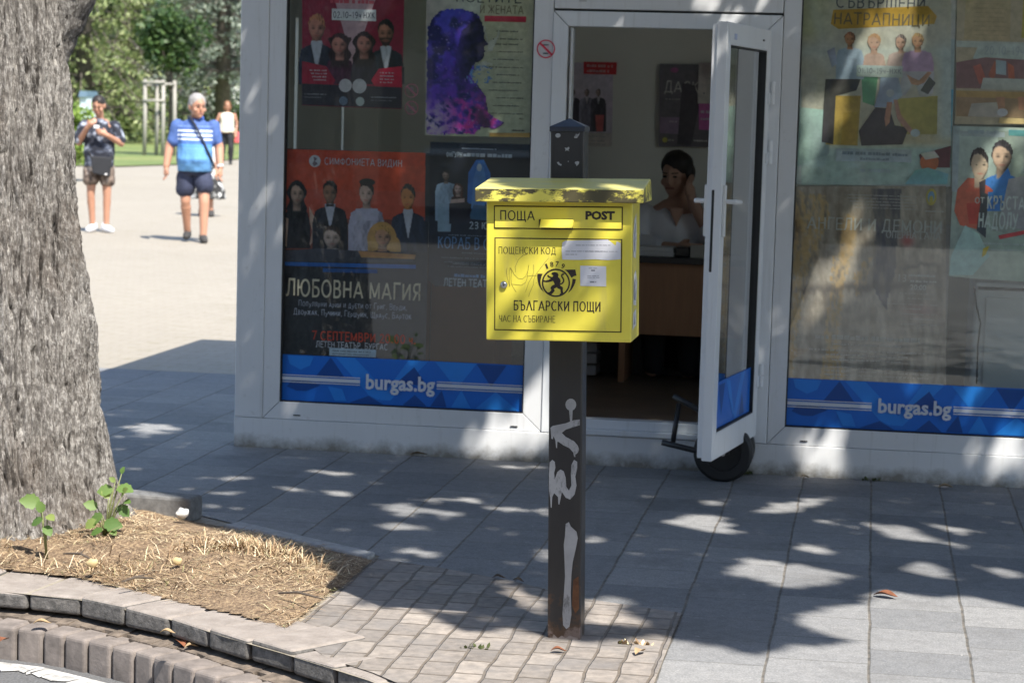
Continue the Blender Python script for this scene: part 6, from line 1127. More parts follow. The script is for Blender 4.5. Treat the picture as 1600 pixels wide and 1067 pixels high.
zs = np.concatenate([np.linspace(-.05, 2.3, 560), np.linspace(2.32, 4.2, 40)]); angs = np.concatenate([np.linspace(rad(-105), rad(28), 460, endpoint=False), np.linspace(rad(28), rad(255), 110, endpoint=False)])
NZ, NT = len(zs), len(angs); V = np.zeros((NZ, NT, 3))
for i, z in enumerate(zs):
    r0 = prof(z)-.05+max(0, .35-z)*.03; zv = noise.noise((3, 1, z*1.3))
    for k, a in enumerate(angs):
        ca, sa = math.cos(a), math.sin(a)
        lob = .03*math.sin(3*a+1+z*.4)+.02*math.sin(5*a+2.2-z*.7); fl = max(0, .5-z)*.08*math.sin(6*a+.5)
        wx = noise.noise((ca*3, sa*3, z*2.2))*.35; w2 = noise.fractal((ca*4, sa*4, z*1.5), .8, 2., 3); u3 = a*41+noise.noise((ca*9, sa*9, z*3))*1.6; g3 = abs(2*(u3-math.floor(u3))-1)
        u = a*15+w2*1.7+.5*z; g1 = abs(2*(u-math.floor(u))-1); brk = noise.noise((ca*7, sa*7, z*3.2+9)); fur = min(1, g1*2.2+max(0, brk-.1)*1.5)
        d = noise.voronoi((ca*10+wx, sa*10+wx, z*2.0+wx*2))[0]; cr = min(1, (d[1]-d[0])*2.6); pl = noise.cell((d[0]*0+ca*9, sa*9, z*5))
        d2 = noise.voronoi((ca*28+wx, sa*28, z*10))[0]; cr2 = min(1, (d2[1]-d2[0])*2.2)
        n_ = noise.fractal((ca*20, sa*20, z*12), .8, 2.0, 4)
        r = r0*(1+lob*.5)+fl+.032*(fur**.6-.85)+.010*(g3-.5)+.018*(cr**.5-.85)+.007*(cr2**.7-.7)+.007*n_
        V[i, k] = (r*ca, r*sa, z)
F = [(i*NT+k, i*NT+(k+1) % NT, (i+1)*NT+(k+1) % NT, (i+1)*NT+k) for i in range(NZ-1) for k in range(NT)]
np_mesh('trunk', V.reshape(-1, 3), np.array(F), M_bark, tree, smooth=False)
def rough_limb(name, path, rs, parent, n=24, sub=14, amp=.12):
    path = [Vector(p) for p in path]; P = []; R_ = []
    for i in range(len(path)-1):
        for s in range(sub): t = s/sub; P.append(path[i].lerp(path[i+1], t)); R_.append(rs[i]+(rs[i+1]-rs[i])*t)
    P.append(path[-1]); R_.append(rs[-1]); mb = MB(); mb.tube(P, R_, n)
    for i, p in enumerate(mb.v):
        c = P[min(i//n, len(P)-1)]; d = (Vector(p)-c); v_ = noise.voronoi(Vector(p)*9)[0]; mb.v[i] = tuple(c+d*(1+amp*(min(1, (v_[1]-v_[0])*3)-.6)+.12*noise.noise(Vector(p)*3)))
    return mb.build(name, M_bark, parent, smooth=True)
rough_limb('limb', [(.12, .1, 1.2), (.22, .1, 1.55), (.30, .1, 1.85), (.48, .05, 2.2), (1.0, -.3, 3.0), (1.6, -.9, 4.2), (2.4, -1.6, 5.2)], [.14, .11, .1, .1, .1, .08, .04], tree)
rough_limb('limb', [(0, 0, 4.1), (.3, -.3, 5.2), (1.2, -1.2, 6.4)], [.33, .2, .08], tree); rough_limb('limb', [(0, 0, 4.1), (-.5, .3, 5.3), (-1.4, .7, 6.8)], [.3, .2, .07], tree)
tree2 = thing('street_tree', 'second leafy street tree on the pavement to the right, shading the kiosk front', 'tree', (4.3, 4.3, 0))
mb = MB(); rough_limb('trunk', [(0, 0, -.05), (0, 0, .6), (.05, 0, 2.5), (0, .1, 4.2)], [.36, .28, .25, .22], tree2, 20)
for q in ([(0, .1, 4.1), (-.4, 1.0, 5.2), (-1.2, 2.0, 6.3)], [(0, .1, 4.1), (.8, .4, 5.3), (2.0, 1.0, 6.4)], [(0, .1, 4.1), (-1.0, .5, 5.4), (-2.6, 1.6, 6.2), (-3.4, 2.2, 6.6)], [(0, .1, 4.1), (.2, -1.0, 5.4), (.6, -2.2, 6.6)]): rough_limb('limb', q, [.17, .1, .05, .025][:len(q)], tree2, 12, 8)
# crowns: leaves stand where they throw the shade seen on the pavement and the kiosk; gaps let the sun patches through
def leaf_mat(name, stops, trans=.35):
    mt, nt, b = nodes_of(name); g = N(nt, 'ShaderNodeNewGeometry'); c = ramp(nt, g.outputs['Random Per Island'], stops)
    nt.links.new(c, b.inputs['Base Color']); b.inputs['Roughness'].default_value = .55
    t = N(nt, 'ShaderNodeBsdfTranslucent'); nt.links.new(c, t.inputs[0]); mx = N(nt, 'ShaderNodeMixShader'); mx.inputs[0].default_value = trans
    nt.links.new(b.outputs[0], mx.inputs[1]); nt.links.new(t.outputs[0], mx.inputs[2]); nt.links.new(mx.outputs[0], nt.nodes['Material Output'].inputs[0]); return mt
def leaf_quads(P, size, rg, flat=.6, aspect=.62):
    n = len(P); a = rg.uniform(0, 2*np.pi, n); tilt = rg.normal(0, flat, n); s = size*rg.uniform(.65, 1.3, n)
    u = np.stack([np.cos(a)*np.cos(tilt), np.sin(a)*np.cos(tilt), np.sin(tilt)], 1); r = rg.normal(0, 1, (n, 3)); r[:, 2] += rg.choice([-1, 1], n)*.0
    nrm = np.stack([rg.normal(0, flat, n), rg.normal(0, flat, n), np.ones(n)], 1); v = np.cross(nrm, u); v /= np.linalg.norm(v, axis=1)[:, None]
    w_ = np.cross(u, v); L_ = s[:, None]
    V = np.stack([P-u*L_*.5, P+v*L_*aspect*.5-u*L_*.05-w_*L_*.08, P+u*L_*.5, P-v*L_*aspect*.5-u*L_*.05-w_*L_*.08], 1).reshape(-1, 3)
    i = np.arange(n)[:, None]*4; F = np.concatenate([i+np.array([[0, 1, 2]]), i+np.array([[0, 2, 3]])], 1).reshape(-1, 3); return V, F
LIT_GROUND = [
 [(-200, 1100), (-200, 820), (0, 800), (180, 790), (275, 812), (335, 842), (400, 872), (470, 885), (530, 905), (548, 925), (640, 956), (695, 972), (735, 990), (780, 984), (850, 996), (920, 1006), (985, 1000), (1037, 997), (1120, 1012), (1195, 1024), (1215, 1010), (1319, 1005), (1262, 985), (1240, 975), (1277, 949), (1349, 945), (1362, 922), (1420, 928), (1480, 938), (1500, 922), (1600, 948), (1750, 970), (1750, 1200), (-200, 1200)],
 [(1124, 892), (1176, 874), (1270, 886), (1352, 902), (1300, 903), (1290, 917), (1225, 921), (1180, 907)], [(1037, 817), (1075, 804), (1122, 808), (1160, 837), (1112, 833)], [(1170, 801), (1240, 783), (1305, 776), (1245, 802)], [(1350, 818), (1430, 827), (1465, 848), (1394, 841)], [(1478, 845), (1524, 858), (1490, 859)], [(1242, 858), (1280, 848), (1288, 872)], [(1436, 816), (1520, 829), (1500, 838)], [(1260, 806), (1314, 820), (1280, 818)], [(1090, 782), (1128, 784), (1110, 792)],
 [(1400, 885), (1460, 878), (1496, 905), (1420, 908)], [(1510, 880), (1580, 892), (1600, 905), (1540, 895)],
 [(598, 797), (627, 784), (668, 796), (638, 808)], [(663, 798), (728, 803), (690, 810)], [(512, 770), (552, 771), (530, 778)], [(592, 823), (617, 815), (653, 826), (620, 830)], [(604, 858), (648, 856), (695, 868), (665, 873)], [(653, 780), (702, 782), (675, 787)], [(710, 776), (758, 782), (735, 788)], [(746, 792), (832, 798), (800, 802)], [(828, 797), (858, 793), (858, 811)], [(830, 864), (858, 860), (858, 884)], [(783, 920), (827, 927), (856, 948), (852, 966), (800, 942)], [(912, 834), (947, 846), (915, 850)], [(911, 935), (960, 940), (985, 962), (1000, 985), (914, 975)], [(940, 930), (985, 940), (990, 950), (950, 944)], [(664, 923), (700, 925), (785, 976), (750, 968)],
 [(180, 664), (285, 668), (232, 672)], [(178, 680), (214, 682), (196, 684)], [(214, 674), (260, 675), (235, 679)], [(176, 643), (211, 645), (190, 648)], [(226, 775), (288, 772), (255, 779)], [(326, 770), (378, 769), (350, 775)], [(310, 746), (405, 747), (360, 752)], [(180, 733), (225, 731), (200, 736)], [(310, 790), (345, 789), (330, 795)], [(480, 735), (560, 740), (520, 745)], [(430, 760), (468, 764), (450, 770)], [(770, 728), (850, 730), (810, 735)]]
LIT_FRONT = [[(746, 664), (771, 654), (787, 681), (776, 722), (729, 722)], [(800, 665), (845, 665), (845, 725), (812, 703)], [(795, 647), (819, 615), (848, 598), (849, 667), (797, 658)], [(1112, -20), (1190, -20), (1170, 14), (1156, 32), (1107, 33)], [(1020, 34), (1038, 33), (1030, 42), (1012, 42)], [(1252, 674), (1287, 676), (1327, 750), (1265, 750)], [(1538, 718), (1557, 685), (1605, 685), (1578, 732), (1542, 736)], [(1120, 50), (1130, 70), (1124, 140), (1116, 120)], [(368, 140), (392, 150), (384, 182), (366, 188)], [(366, 386), (386, 400), (378, 450), (364, 470)], [(960, 735), (990, 720), (975, 745)], [(1232, 96), (1252, 86), (1246, 118), (1238, 120)], [(1180, 560), (1200, 470), (1206, 500), (1196, 590)], [(1080, 668), (1100, 660), (1100, 690), (1060, 688)], [(1530, 560), (1580, 490), (1584, 540), (1550, 580)], [(1372, -30), (1460, -30), (1420, 60), (1380, 40)], [(1290, 120), (1330, 100), (1310, 200), (1285, 210)], [(1300, 380), (1340, 330), (1330, 420), (1300, 470)], [(1560, 190), (1600, 150), (1600, 230), (1570, 250)], [(690, 20), (720, -10), (700, 70)], [(736, 170), (760, 150), (755, 210), (735, 212)]]
LIT_BOX = [[(736, 312), (736, 290), (775, 282), (850, 282), (935, 294), (880, 302), (800, 298)], [(772, 356), (772, 330), (850, 331), (902, 333), (897, 352), (840, 356)], [(796, 425), (815, 385), (855, 372), (895, 372), (850, 415), (822, 440)], [(862, 540), (868, 500), (895, 460), (942, 440), (934, 472), (912, 505), (908, 540)], [(760, 372), (762, 352), (795, 350), (795, 368), (775, 400)], [(815, 470), (850, 430), (862, 440), (830, 480)]]
def in_polys(px, py, polys):
    r = np.zeros(len(px), bool)
    for P in polys:
        c = np.zeros(len(px), bool); n = len(P)
        for i in range(n):
            (x0, y0), (x1, y1) = P[i], P[i-1]
            k = (y0 > py) != (y1 > py); c ^= k & (px < (x1-x0)*(py-y0)/((y1-y0) or 1e-9)+x0)
        r |= c
    return r
AXM = np.array([AX_R, AX_U, AX_F])
def proj(Q): d = (Q-np.array(EYEV)) @ AXM.T; z = np.where(d[:, 2] > .1, d[:, 2], .1); return 800+FPX*d[:, 0]/z, 533.5-FPX*d[:, 1]/z
S2 = np.array([-.44, .524])
def keep_mask(G):               # G: where the sun line through a leaf would meet the ground
    keep = np.ones(len(G), bool)
    z = (G[:, 1]-FY)/.524; hitf = (z > 0) & (z < 3.0); Xf = G[:, 0]-S2[0]*z; hitf &= (Xf > -3.0)
    pg = proj(np.column_stack([G, np.zeros(len(G))])); zb_ = (G[:, 1]-6.64)/.524; Xb = G[:, 0]-S2[0]*zb_; hb_ = (zb_ > .93) & (zb_ < 1.43) & (Xb > -1.22) & (Xb < -.64); keep &= ~(in_polys(*pg, LIT_GROUND) & ~hitf & ~hb_)
    pf = proj(np.column_stack([Xf, np.full(len(G), FY), z])); keep &= ~(hitf & in_polys(*pf, LIT_FRONT))
    for zt in np.linspace(.0, 2.4, 13):   # the trunk stands in full sun
        X = G-S2*zt; r = np.hypot(X[:, 0]+3.42, X[:, 1]-8.1); keep &= r > .62
    pbx = proj(np.column_stack([Xb, np.full(len(G), 6.64), zb_])); keep &= ~(hb_ & in_polys(*pbx, LIT_BOX))
    return keep
nL = 128000
G = np.column_stack([rng.uniform(-5.6, 6.5, nL), rng.uniform(5.4, 12.9, nL)])
edge = np.array([noise.noise((x*.8, y*.8, 3)) for x, y in G]); G = G[(G[:, 1] < 12.3+edge)]
front = G[:, 1] > FY
zq = (G[:, 1]-6.64)/.524; xq = G[:, 0]-S2[0]*zq; onbox = (zq > .9) & (zq < 1.46) & (xq > -1.25) & (xq < -.6)
dil = np.where(onbox, .042, np.where(front, .08, .024))[:, None]
G = G[np.logical_and.reduce([keep_mask(G)]+[keep_mask(G+np.array(o_)*dil) for o_ in ((-1, 0), (1, 0), (0, -1.1), (0, 1.1))]+[~onbox | (rng.uniform(0, 1, len(G)) < .42)])]; hgt = rng.uniform(4.4, 6.9, len(G))
PL = np.column_stack([G-S2*hgt[:, None], hgt])
# crown leaves whose shade falls outside the picture
nx_ = 9000; ex = np.column_stack([rng.normal(-4.6, 1.5, nx_), rng.normal(8.6, 1.6, nx_), rng.normal(6.6, .9, nx_)]); ex2 = np.column_stack([rng.normal(5.6, 1.6, nx_), rng.normal(3.4, 1.7, nx_), rng.normal(6.5, .9, nx_)])
ex = np.vstack([ex, ex2]); ex = ex[ex[:, 2] > 4.3]; gx = ex[:, :2]+S2*ex[:, 2:3]; ex = ex[keep_mask(gx)]
gx = ex[:, :2]+S2*ex[:, 2:3]; pgx = proj(np.column_stack([gx, np.zeros(len(gx))])); ex = ex[~((pgx[0] > -300) & (pgx[0] < 1700) & (pgx[1] > 150) & (pgx[1] < 1200) & (gx[:, 1] > 12.4))]
PL = np.vstack([PL, ex]); left = PL[:, 0] < .6+.5*np.sin(PL[:, 1]*2)
M_leaf = leaf_mat('street_tree_leaf', [(0, (.03, .055, .016)), (.5, (.05, .088, .026)), (1, (.08, .13, .04))], .2)
for tr_, sel in ((tree, left), (tree2, ~left)):
    V, F = leaf_quads(PL[sel]-np.array(tr_.location), .135, rng); np_mesh('crown', V, F, M_leaf, tr_)

# ------------------------------------------------------------------ young shoots at the foot of the trunk
M_shoot = leaf_mat('fresh_leaf', [(0, (.10, .19, .045)), (.5, (.16, .27, .07)), (1, (.28, .35, .10))], .4); M_stem = mat('green_stem', (.18, .2, .08), .6)
def sprout(label, base, leaves):
    t = thing('tree_shoot', label, 'plant', base, group='green shoots at the foot of the trunk'); b = Vector(base); st = MB(); lf = MB()
    for px, py, Y, sz, ax, up in leaves:
        p = onY(px, py, Y)-b; st.tube([(random.uniform(-.01, .01), 0, 0), p*.55+Vector((0, 0, .02)), p], [.0032, .003, .002], 6)
        sz *= random.uniform(.72, .95); u = Vector((math.cos(rad(ax)), random.uniform(-.7, .2), math.sin(rad(ax))-random.uniform(0, .5))).normalized(); nrm = Vector((random.uniform(-.6, .6), -1, up+random.uniform(-.1, .9))).normalized(); v = nrm.cross(u).normalized(); nn = u.cross(v); vs = []; k = 9
        for i in range(k+1):
            s_ = i/k; wd = sz*.44*math.sin(math.pi*min(1, s_*.93+.06))**.75*(1-.25*s_)*(1+.14*math.sin(i*2.4+sz*90)); c = p+u*sz*s_-nn*sz*.12*s_*s_
            vs += [c-v*wd+nn*wd*.25, c, c+v*wd+nn*wd*.25]
        lf.add(vs, [(3*i+j, 3*i+j+1, 3*i+j+4, 3*i+j+3) for i in range(k) for j in (0, 1)])
    st.build('stem', M_stem, t, smooth=True); lf.build('leaf', M_shoot, t, smooth=True)
b1 = onZ(165, 842, .05); Y1 = b1.y
sprout('taller green shoot with round leaves at the right foot of the trunk', tuple(b1), [(176, 765, Y1, .075, 165, .4), (184, 762, Y1, .07, 10, .5), (190, 775, Y1-.02, .06, 60, .2), (185, 790, Y1, .065, -30, .6), (160, 805, Y1-.02, .075, 190, .5), (163, 818, Y1-.03, .08, 5, .7), (152, 792, Y1+.02, .06, 150, .1), (190, 740, Y1, .03, 80, .2), (150, 812, Y1-.02, .06, 215, .3), (170, 778, Y1-.01, .05, 120, .3), (195, 783, Y1, .045, 20, .5), (172, 826, Y1-.03, .05, -20, .5), (180, 752, Y1, .035, 120, .3), (160, 828, Y1-.04, .06, 185, .8)])
b2 = onZ(72, 872, .03); Y2 = b2.y-.02
sprout('smaller yellow green shoot in front of the middle of the trunk', tuple(b2), [(62, 785, Y2, .085, 150, .3), (66, 800, Y2, .06, 100, .4), (74, 805, Y2, .05, 10, .4), (66, 812, Y2-.01, .055, 200, .4), (70, 822, Y2, .05, -20, .5)])
# litter: fallen leaves, a stone, a dry fruit
M_dead = [mat('dead_leaf_rust', (.2, .075, .035), .7, var=.3, scale=30), mat('dead_leaf_tan', (.38, .27, .15), .8, var=.3, scale=30), mat('dead_leaf_dark', (.10, .07, .045), .8)]
def litter(px, py, z, L_, a, mi, label):
    c = onZ(px, py, z); t = MB(); u = Vector((math.cos(a), math.sin(a), .12)); v = Vector((-math.sin(a), math.cos(a), 0)); vs = []
    for i in range(8):
        s_ = i/7; wd = L_*.26*math.sin(math.pi*min(1, s_*.95+.04)); q = Vector((0, 0, .006))+u*L_*(s_-.5)+Vector((0, 0, .005*math.sin(s_*5))); vs += [q-v*wd+Vector((0, 0, wd*.5)), q, q+v*wd+Vector((0, 0, wd*.5))]
    t.add(vs, [(3*i+j, 3*i+j+1, 3*i+j+4, 3*i+j+3) for i in range(7) for j in (0, 1)]); o = t.build('fallen_leaf', M_dead[mi], smooth=True); o.location = c; tag(o, label, 'leaf', 'fallen dry leaves')
litter(282, 1006, -.07, .075, 2.2, 0, 'curled rusty leaf lying on the lower kerb stones'); litter(2, 1004, -.07, .09, 1.4, 0, 'orange leaf on the lower kerb stones at the left edge'); litter(300, 1012, -.07, .05, .6, 1, 'tan leaf beside the curled rusty leaf on the kerb'); litter(66, 975, -.06, .06, .3, 1, 'pale leaf in the gap under the upper kerb stones')
litter(1384, 932, .008, .09, -.4, 0, 'rusty leaf with long stalk on the sunlit grey tiles'); litter(873, 1018, .012, .05, .2, 0, 'small red brown leaf on the pink pavers before the post'); litter(1478, 762, .008, .07, .1, 1, 'tan leaf lying at the plinth below the right window'); litter(1258, 747, .008, .05, .5, 1, 'pale leaf at the plinth right of the open door'); litter(655, 711, .008, .09, .1, 1, 'brown leaf at the plinth below the left window')
litter(262, 990, .02, .05, .1, 1, 'pale twig like leaf on top of the kerb'); litter(1000, 1020, .012, .06, 1.2, 1, 'shrivelled straw coloured leaf on pink pavers right of the post'); litter(780, 904, .012, .05, .3, 2, 'dark crumpled leaf on shaded pavers left of the post'); litter(810, 909, .012, .045, -.3, 2, 'second dark crumpled leaf on shaded pavers nearer the post')
def pebble(name, px, py, z, r, mt, label, cat):
    mb = MB(); mb.ell((0, 0, r*.7), r, r*.8, r*.75, 14, 10)
    for i, p in enumerate(mb.v): mb.v[i] = tuple(Vector(p)*(1+.25*noise.noise(Vector(p)*60)))
    o = mb.build(name, mt, smooth=True); o.location = onZ(px, py, z); tag(o, label, cat)
pebble('stone', 285, 809, .05, .026, mat('white_stone', (.7, .7, .68), .8), 'white stone in front of the dark edging stone', 'stone'); pebble('dry_fruit', 144, 886, .055, .021, mat('dry_fruit_tan', (.55, .42, .22), .8, var=.2, scale=40), 'round tan dry fruit in the straw before the trunk', 'fruit'); pebble('dry_fruit', 277, 882, .065, .018, MATS['dry_fruit_tan'], 'small yellowish dry fruit in the middle of the straw', 'fruit')
for px, py, a_, L_, lb in ((330, 858, .3, .22, 'thin dark twig lying across the straw near the shaded edge'), (470, 930, -.15, .16, 'short dark twig at the right end of the straw bed'), (215, 905, .9, .12, 'small bent twig in the straw near the kerb'), (120, 868, 2.6, .15, 'pale twig in the straw at the trunk foot')):
    c = onZ(px, py, .06); u = Vector((math.cos(a_), math.sin(a_), 0)); mb = MB(); mb.tube([-u*L_*.5, -u*L_*.1+Vector((0, .01, .008)), u*L_*.25+Vector((0, -.006, .004)), u*L_*.5+Vector((0, 0, -.004))], [.003, .005, .004, .002], 6); mb.tube([-u*L_*.1+Vector((0, .01, .008)), u*L_*.1+Vector((.02, .05, .012))], [.003, .0015], 5)
    o = mb.build('twig', mat('dead_twig', (.09, .07, .055), .9), smooth=True); o.location = c; tag(o, lb, 'twig', 'fallen twigs in the bed')
# weeds along the plinth
for px, py, lb, nn in ((1255, 741, 'tuft of weeds at the plinth right of the open door', 26), (1163, 741, 'tuft of weeds beside the black wheel at the plinth', 26), (1365, 751, 'small weed tuft at a tile joint below the right window', 14), (750, 712, 'small weed tuft at the plinth left of the post', 14), (745, 1014, 'small green tuft in the sunny pavers left of the post', 14), (992, 1008, 'straw coloured tuft in the sunny pavers right of the post', 26)):
    c = onZ(px, py, .005); V = []; F = []
    for k in range(nn):
        a = random.uniform(0, 6.28); ln = random.uniform(.008, .026); d = Vector((math.cos(a)*.7, math.sin(a)*.7, .8))*ln; s_ = Vector((-math.sin(a), math.cos(a), 0))*.006; o_ = Vector((random.uniform(-.05, .05), random.uniform(-.012, .012), 0)); k0 = len(V)
        V += [o_-s_*.4, o_+s_*.4, o_+d*.6+s_, o_+d*.6-s_, o_+d+s_*.2, o_+d-s_*.2]; F += [(k0, k0+1, k0+2, k0+3), (k0+3, k0+2, k0+4, k0+5)]
    o = np_mesh('weed_tuft', np.array([tuple(v) for v in V]), np.array(F), straw_mat() if 'straw' in lb else leaf_mat('weed_leaf', [(0, (.05, .07, .02)), (1, (.12, .14, .05))])); o.location = c; tag(o, lb, 'weed', 'weeds in the paving joints')

# ------------------------------------------------------------------ park beyond the plaza
M_lawn, nt, b = nodes_of('lawn'); v = coords(nt); c = ramp(nt, noise_n(nt, v, .25, 6), [(.35, (.09, .15, .03)), (.55, (.16, .20, .05)), (.7, (.27, .25, .09))]); c = mixc(nt, .4, c, ramp(nt, noise_n(nt, coords(nt, (1, .4, 1)), 9, 6), [(.3, (.05, .09, .02)), (.7, (.26, .27, .1))])); nt.links.new(c, b.inputs['Base Color']); b.inputs['Roughness'].default_value = .9
ground_sheet('lawn', [[(-120, 50.5), (-22, 52.6), (-18.7, 54), (-18.2, 58), (-18.9, 66), (-20.5, 80), (-26, 100), (-40, 170), (-160, 170)]], .03, M_lawn)
GREENS = {'fir': [(0, (.08, .125, .04)), (.5, (.21, .26, .09)), (1, (.40, .44, .21))], 'maple': [(0, (.025, .06, .016)), (.6, (.055, .105, .03)), (1, (.11, .17, .05))], 'cedar': [(0, (.08, .11, .08)), (.5, (.18, .22, .165)), (1, (.34, .38, .3))], 'dark': [(0, (.02, .035, .015)), (.6, (.045, .07, .028)), (1, (.09, .12, .05))], 'bright': [(0, (.12, .20, .03)), (.6, (.22, .33, .06)), (1, (.32, .42, .09))]}
GM = {k: leaf_mat('leaf_'+k, s_, .3) for k, s_ in GREENS.items()}
M_tk = mat('park_trunk_bark', (.10, .085, .07), .95, var=.3, scale=8); M_wood_pale = mat('pale_stake_wood', (.33, .31, .275), .8, var=.15, scale=6, stretch=(1, 1, .2))
def conifer(label, x, y, h, r, kind, n_br, droop, skirt=.4, per=60, size=.2):
    t = thing('conifer', label, 'tree', (x, y, 0)); rg = np.random.default_rng(int(abs(x*31+y*7)))
    mb = MB(); mb.tube([(0, 0, -.05), (.05, 0, h*.5), (0, 0, h)], [r*.07+.08, r*.05+.05, .02], 12); mb.build('trunk', M_tk, t, smooth=True)
    pts = []; br = MB()
    for k in range(n_br):
        f = rg.uniform(0, 1)**1.5; z0_ = skirt+f*(h-skirt); a = rg.uniform(0, 6.283); Lb = r*(1-f*.85)*rg.uniform(.7, 1.12)
        P = [np.array([0, 0, z0_]), np.array([math.cos(a)*Lb*.5, math.sin(a)*Lb*.5, z0_+Lb*.06]), np.array([math.cos(a)*Lb, math.sin(a)*Lb, max(.1, z0_-Lb*droop)])]
        br.tube([tuple(p) for p in P], [.04, .025, .008], 5, cap=False)
        s_ = rg.uniform(.12, 1, per)**.8; q = ((1-s_)**2)[:, None]*P[0]+(2*s_*(1-s_))[:, None]*P[1]+(s_**2)[:, None]*P[2]; w_ = (.10+.28*s_)*min(1, Lb/2)
        q = q+np.column_stack([rg.normal(0, 1, per)*w_*abs(math.sin(a)), rg.normal(0, 1, per)*w_*abs(math.cos(a)), -np.abs(rg.normal(0, .5, per))*w_*1.3]); pts.append(q)
    br.build('branches', M_tk, t); V, F = leaf_quads(np.vstack(pts), size, rg, .8, .42); np_mesh('crown', V, F, GM[kind], t); return t
def bush(name, label, cat, x, y, rx, ry, z0_, z1_, kind, n, size, lumps=14, trunk=None, group=None):
    t = thing(name, label, cat, (x, y, 0), group=group); rg = np.random.default_rng(int(abs(x*17+y*3))); C = []
    cz, rz = (z0_+z1_)/2, (z1_-z0_)/2
    for k in range(lumps):
        d = rg.normal(0, 1, 3); d /= np.linalg.norm(d); rr = rg.uniform(.35, .78); C.append((d*rr*np.array([rx, ry, rz])+np.array([0, 0, cz]), rg.uniform(.28, .5)*min(rx, rz)))
    P = []
    for c_, r_ in C:
        m_ = n//lumps; d = rg.normal(0, 1, (m_, 3)); d /= np.linalg.norm(d, axis=1)[:, None]; P.append(c_+d*r_*rg.uniform(.55, 1.08, m_)[:, None])
    P = np.vstack(P); P = P[P[:, 2] > .03]; V, F = leaf_quads(P, size, rg, .7, .75); np_mesh('crown' if trunk else 'foliage', V, F, GM[kind], t)
    mb = MB(); mb.tube([(0, 0, -.05), (.02, 0, cz*.6), (0, 0, cz)], [trunk or .05, (trunk or .05)*.8, .03], 10)
    for k in range(5): c_ = C[k][0]; mb.tube([(0, 0, cz*.55), tuple(c_*.6+np.array([0, 0, cz*.25])), tuple(c_)], [.03, .02, .008], 6)
    mb.build('trunk' if trunk else 'stem', M_tk, t, smooth=True); return t
def at(px, Y): p = onY(px, 300, Y); return p.x
conifer('light green loose conifer with drooping twigs right of the big trunk', at(128, 84), 84, 15, 4.3, 'fir', 230, .30, .9, 60, .26)
conifer('taller light green conifer standing behind the loose drooping one', at(196, 93), 93, 17, 4.6, 'fir', 230, .28, .9, 60, .28)
conifer('grey green cedar with open branches, right of the round crowned tree', at(345, 88), 88, 16, 3.6, 'cedar', 190, .12, 2.6, 60, .24)
conifer('second grey green cedar behind the wooden tree guard', at(300, 100), 100, 18, 4.6, 'cedar', 190, .15, 1.8, 55, .28)
conifer('dark fir half hidden behind the big trunk', at(75, 100), 100, 16, 4.0, 'dark', 150, .3, .3, 55, .3)
bush('round_crowned_tree', 'young tree with a round dark green crown inside a wooden stake guard', 'tree', at(264, 66.5), 66.5, 1.22, 1.1, 2.5, 4.75, 'maple', 2300, .2, 26, .06)
bush('shrub', 'bright yellow green shrub between the big trunk and the boy', 'shrub', at(106, 44), 44, .75, .7, 0, 1.95, 'bright', 2200, .1, 18)
for px, Y, rx, z1_, lb in ((140, 104, 2.8, 3.0, 'dark shrub behind the boy'), (205, 106, 2.4, 2.7, 'dark shrub left of the wooden tree guard'), (262, 108, 2.5, 2.6, 'dark shrub behind the wooden tree guard'), (300, 110, 2.3, 2.5, 'dark shrub behind the grey haired man'), (345, 104, 1.9, 2.3, 'green shrub behind the far woman'), (372, 106, 1.6, 2.4, 'green shrub beside the kiosk corner, far off')):
    bush('shrub', lb, 'shrub', at(px, Y), Y, rx, 1.6, 0, z1_, 'dark' if px < 320 else 'maple', 1700, .2, 16, group='shrubs at the back of the lawn')
for px, Y, z1_, lb in ((105, 128, 15, 'tall dark tree far behind the loose conifer'), (170, 134, 17, 'broad dark tree far behind, between the conifers'), (235, 130, 16, 'broad dark tree far behind the tree guard'), (285, 138, 16, 'broad dark tree far behind the grey haired man')):
    bush('park_tree', lb, 'tree', at(px, Y), Y, 4.2, 3, 1.2, z1_, 'fir' if px == 170 else 'dark', 4200, .42, 30, .25, group='dark trees at the back of the park')
# wooden stake guard
gd = thing('tree_guard', 'pale wooden stake guard round the young round crowned tree', 'tree guard', (at(246, 66), 66, 0))
for dx, dy_ in ((-.35, -.25), (.24, -.3), (.42, .25), (-.15, .3)):
    mb = MB(); mb.tube([(dx, dy_, -.05), (dx+.01, dy_, 1.2), (dx, dy_, 2.32)], [.062, .06, .055], 10); mb.build('stake', M_wood_pale, gd, smooth=True)
for a_, b_ in (((-.42, -.29, 2.22), (.3, -.36, 2.26)), ((-.4, -.29, 1.68), (.3, -.36, 1.70)), ((.24, -.36, 2.2), (.44, .3, 2.2)), ((-.2, .34, 2.2), (.46, .3, 2.2)), ((-.4, -.28, 2.15), (-.18, .34, 2.15))):
    mb = MB(); mb.tube([a_, b_], .042, 8); mb.build('rail', M_wood_pale, gd, smooth=True)
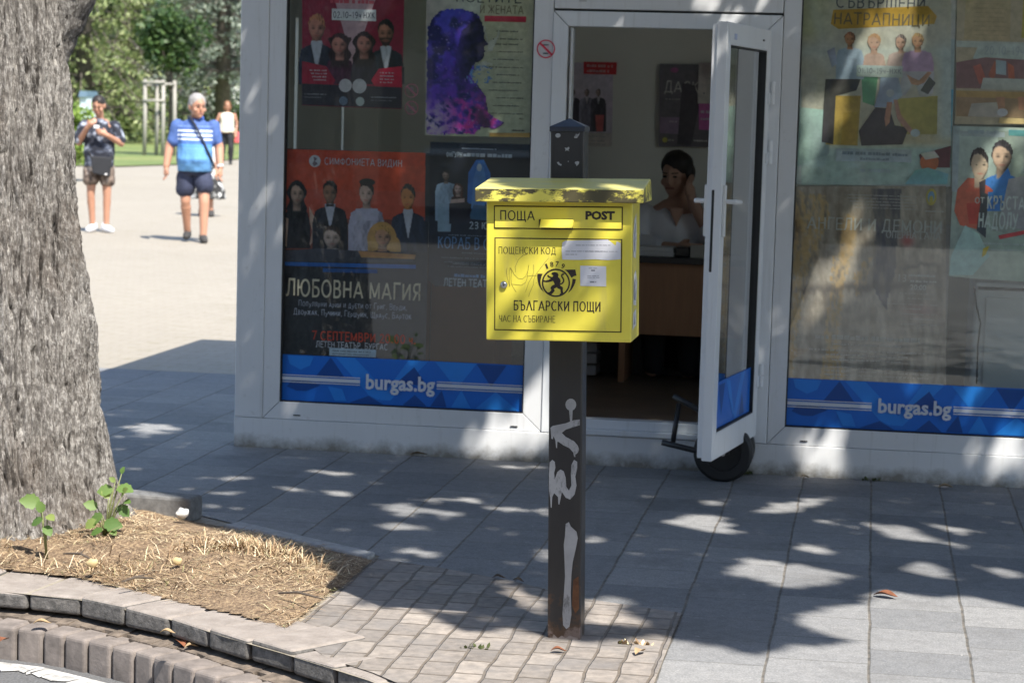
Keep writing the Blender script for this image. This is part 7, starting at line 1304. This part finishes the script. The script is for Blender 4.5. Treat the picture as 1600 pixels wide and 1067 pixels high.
# white building beyond the park
wb = thing('white_building', 'white building glimpsed beyond the cedars right of the man', 'building', (at(372, 140), 140, 0)); M_ww = mat('white_render', (.75, .75, .74), .8, var=.05)
mb = MB(); mb.box(-5.5, 9, 0, 8, 0, 9); mb.build('wall', M_ww, wb)
mb = MB(); mb.box(-5.8, 9.3, -.3, 8.3, 9.001, 9.4); mb.build('roof', mat('roof_grey', (.3, .3, .32), .8), wb)
for i in range(4):
    for j in range(2): mb = MB(); X = -4.2+i*3.2; mb.box(X, X+1.3, -.05, .02, 2.9+j*3.1, 4.4+j*3.1); mb.build('window', mat('far_window', (.08, .1, .13), .2), wb)
kb2 = thing('blue_booth', 'small blue and white booth beyond the lawn, left of the boy', 'booth', (at(128, 72), 72, 0)); mb = MB(); mb.box(-.1, .14, 0, 1., 0, 1.75); mb.build('wall', mat('booth_white', (.6, .68, .75), .6), kb2); mb = MB(); mb.hexa([(-.13, -.1, 1.751), (.17, -.1, 1.751), (.17, 1.1, 1.751), (-.13, 1.1, 1.751)], [(-.1, 0, 1.95), (.14, 0, 1.95), (.14, 1.0, 1.95), (-.1, 1.0, 1.95)]); mb.build('roof', mat('booth_blue', (.09, .15, .2), .6), kb2)

# ------------------------------------------------------------------ across the road, seen mirrored in the kiosk glass
ab = thing('apartment_building', 'tan apartment building across the road, mirrored in the kiosk windows', 'building', (-2, -17, 0)); M_tan = mat('tan_render', (.42, .33, .23), .85, var=.12, scale=1.2)
mb = MB(); mb.box(-22, 24, -9, 0, 0, 13); mb.build('wall', M_tan, ab); mb = MB(); mb.box(-22.4, 24.4, -9.4, .4, 13.001, 13.4); mb.build('roof', M_ceil, ab)
for i in range(9):
    for j in range(4):
        mb = MB(); X = -20.5+i*5; mb.box(X, X+2.2, -.02, .04, 1.0+j*3.1, 2.6+j*3.1); wd_ = mb.build('window', MATS['far_window'], ab); mb = MB(); mb.box(X-.1, X+2.3, .0405, .12, .9+j*3.1, .999+j*3.1); mb.build('sill', M_paper, wd_)
for x, y, lb in ((-6.5, -9, 'street tree across the road, left one of three'), (-.5, -10, 'street tree across the road, middle one of three'), (6.5, -9, 'street tree across the road, right one of three')): bush('street_tree', lb, 'tree', x, y, 2.6, 2.4, 2.0, 6.5, 'maple', 3000, .3, 24, .16, 'street trees across the road')
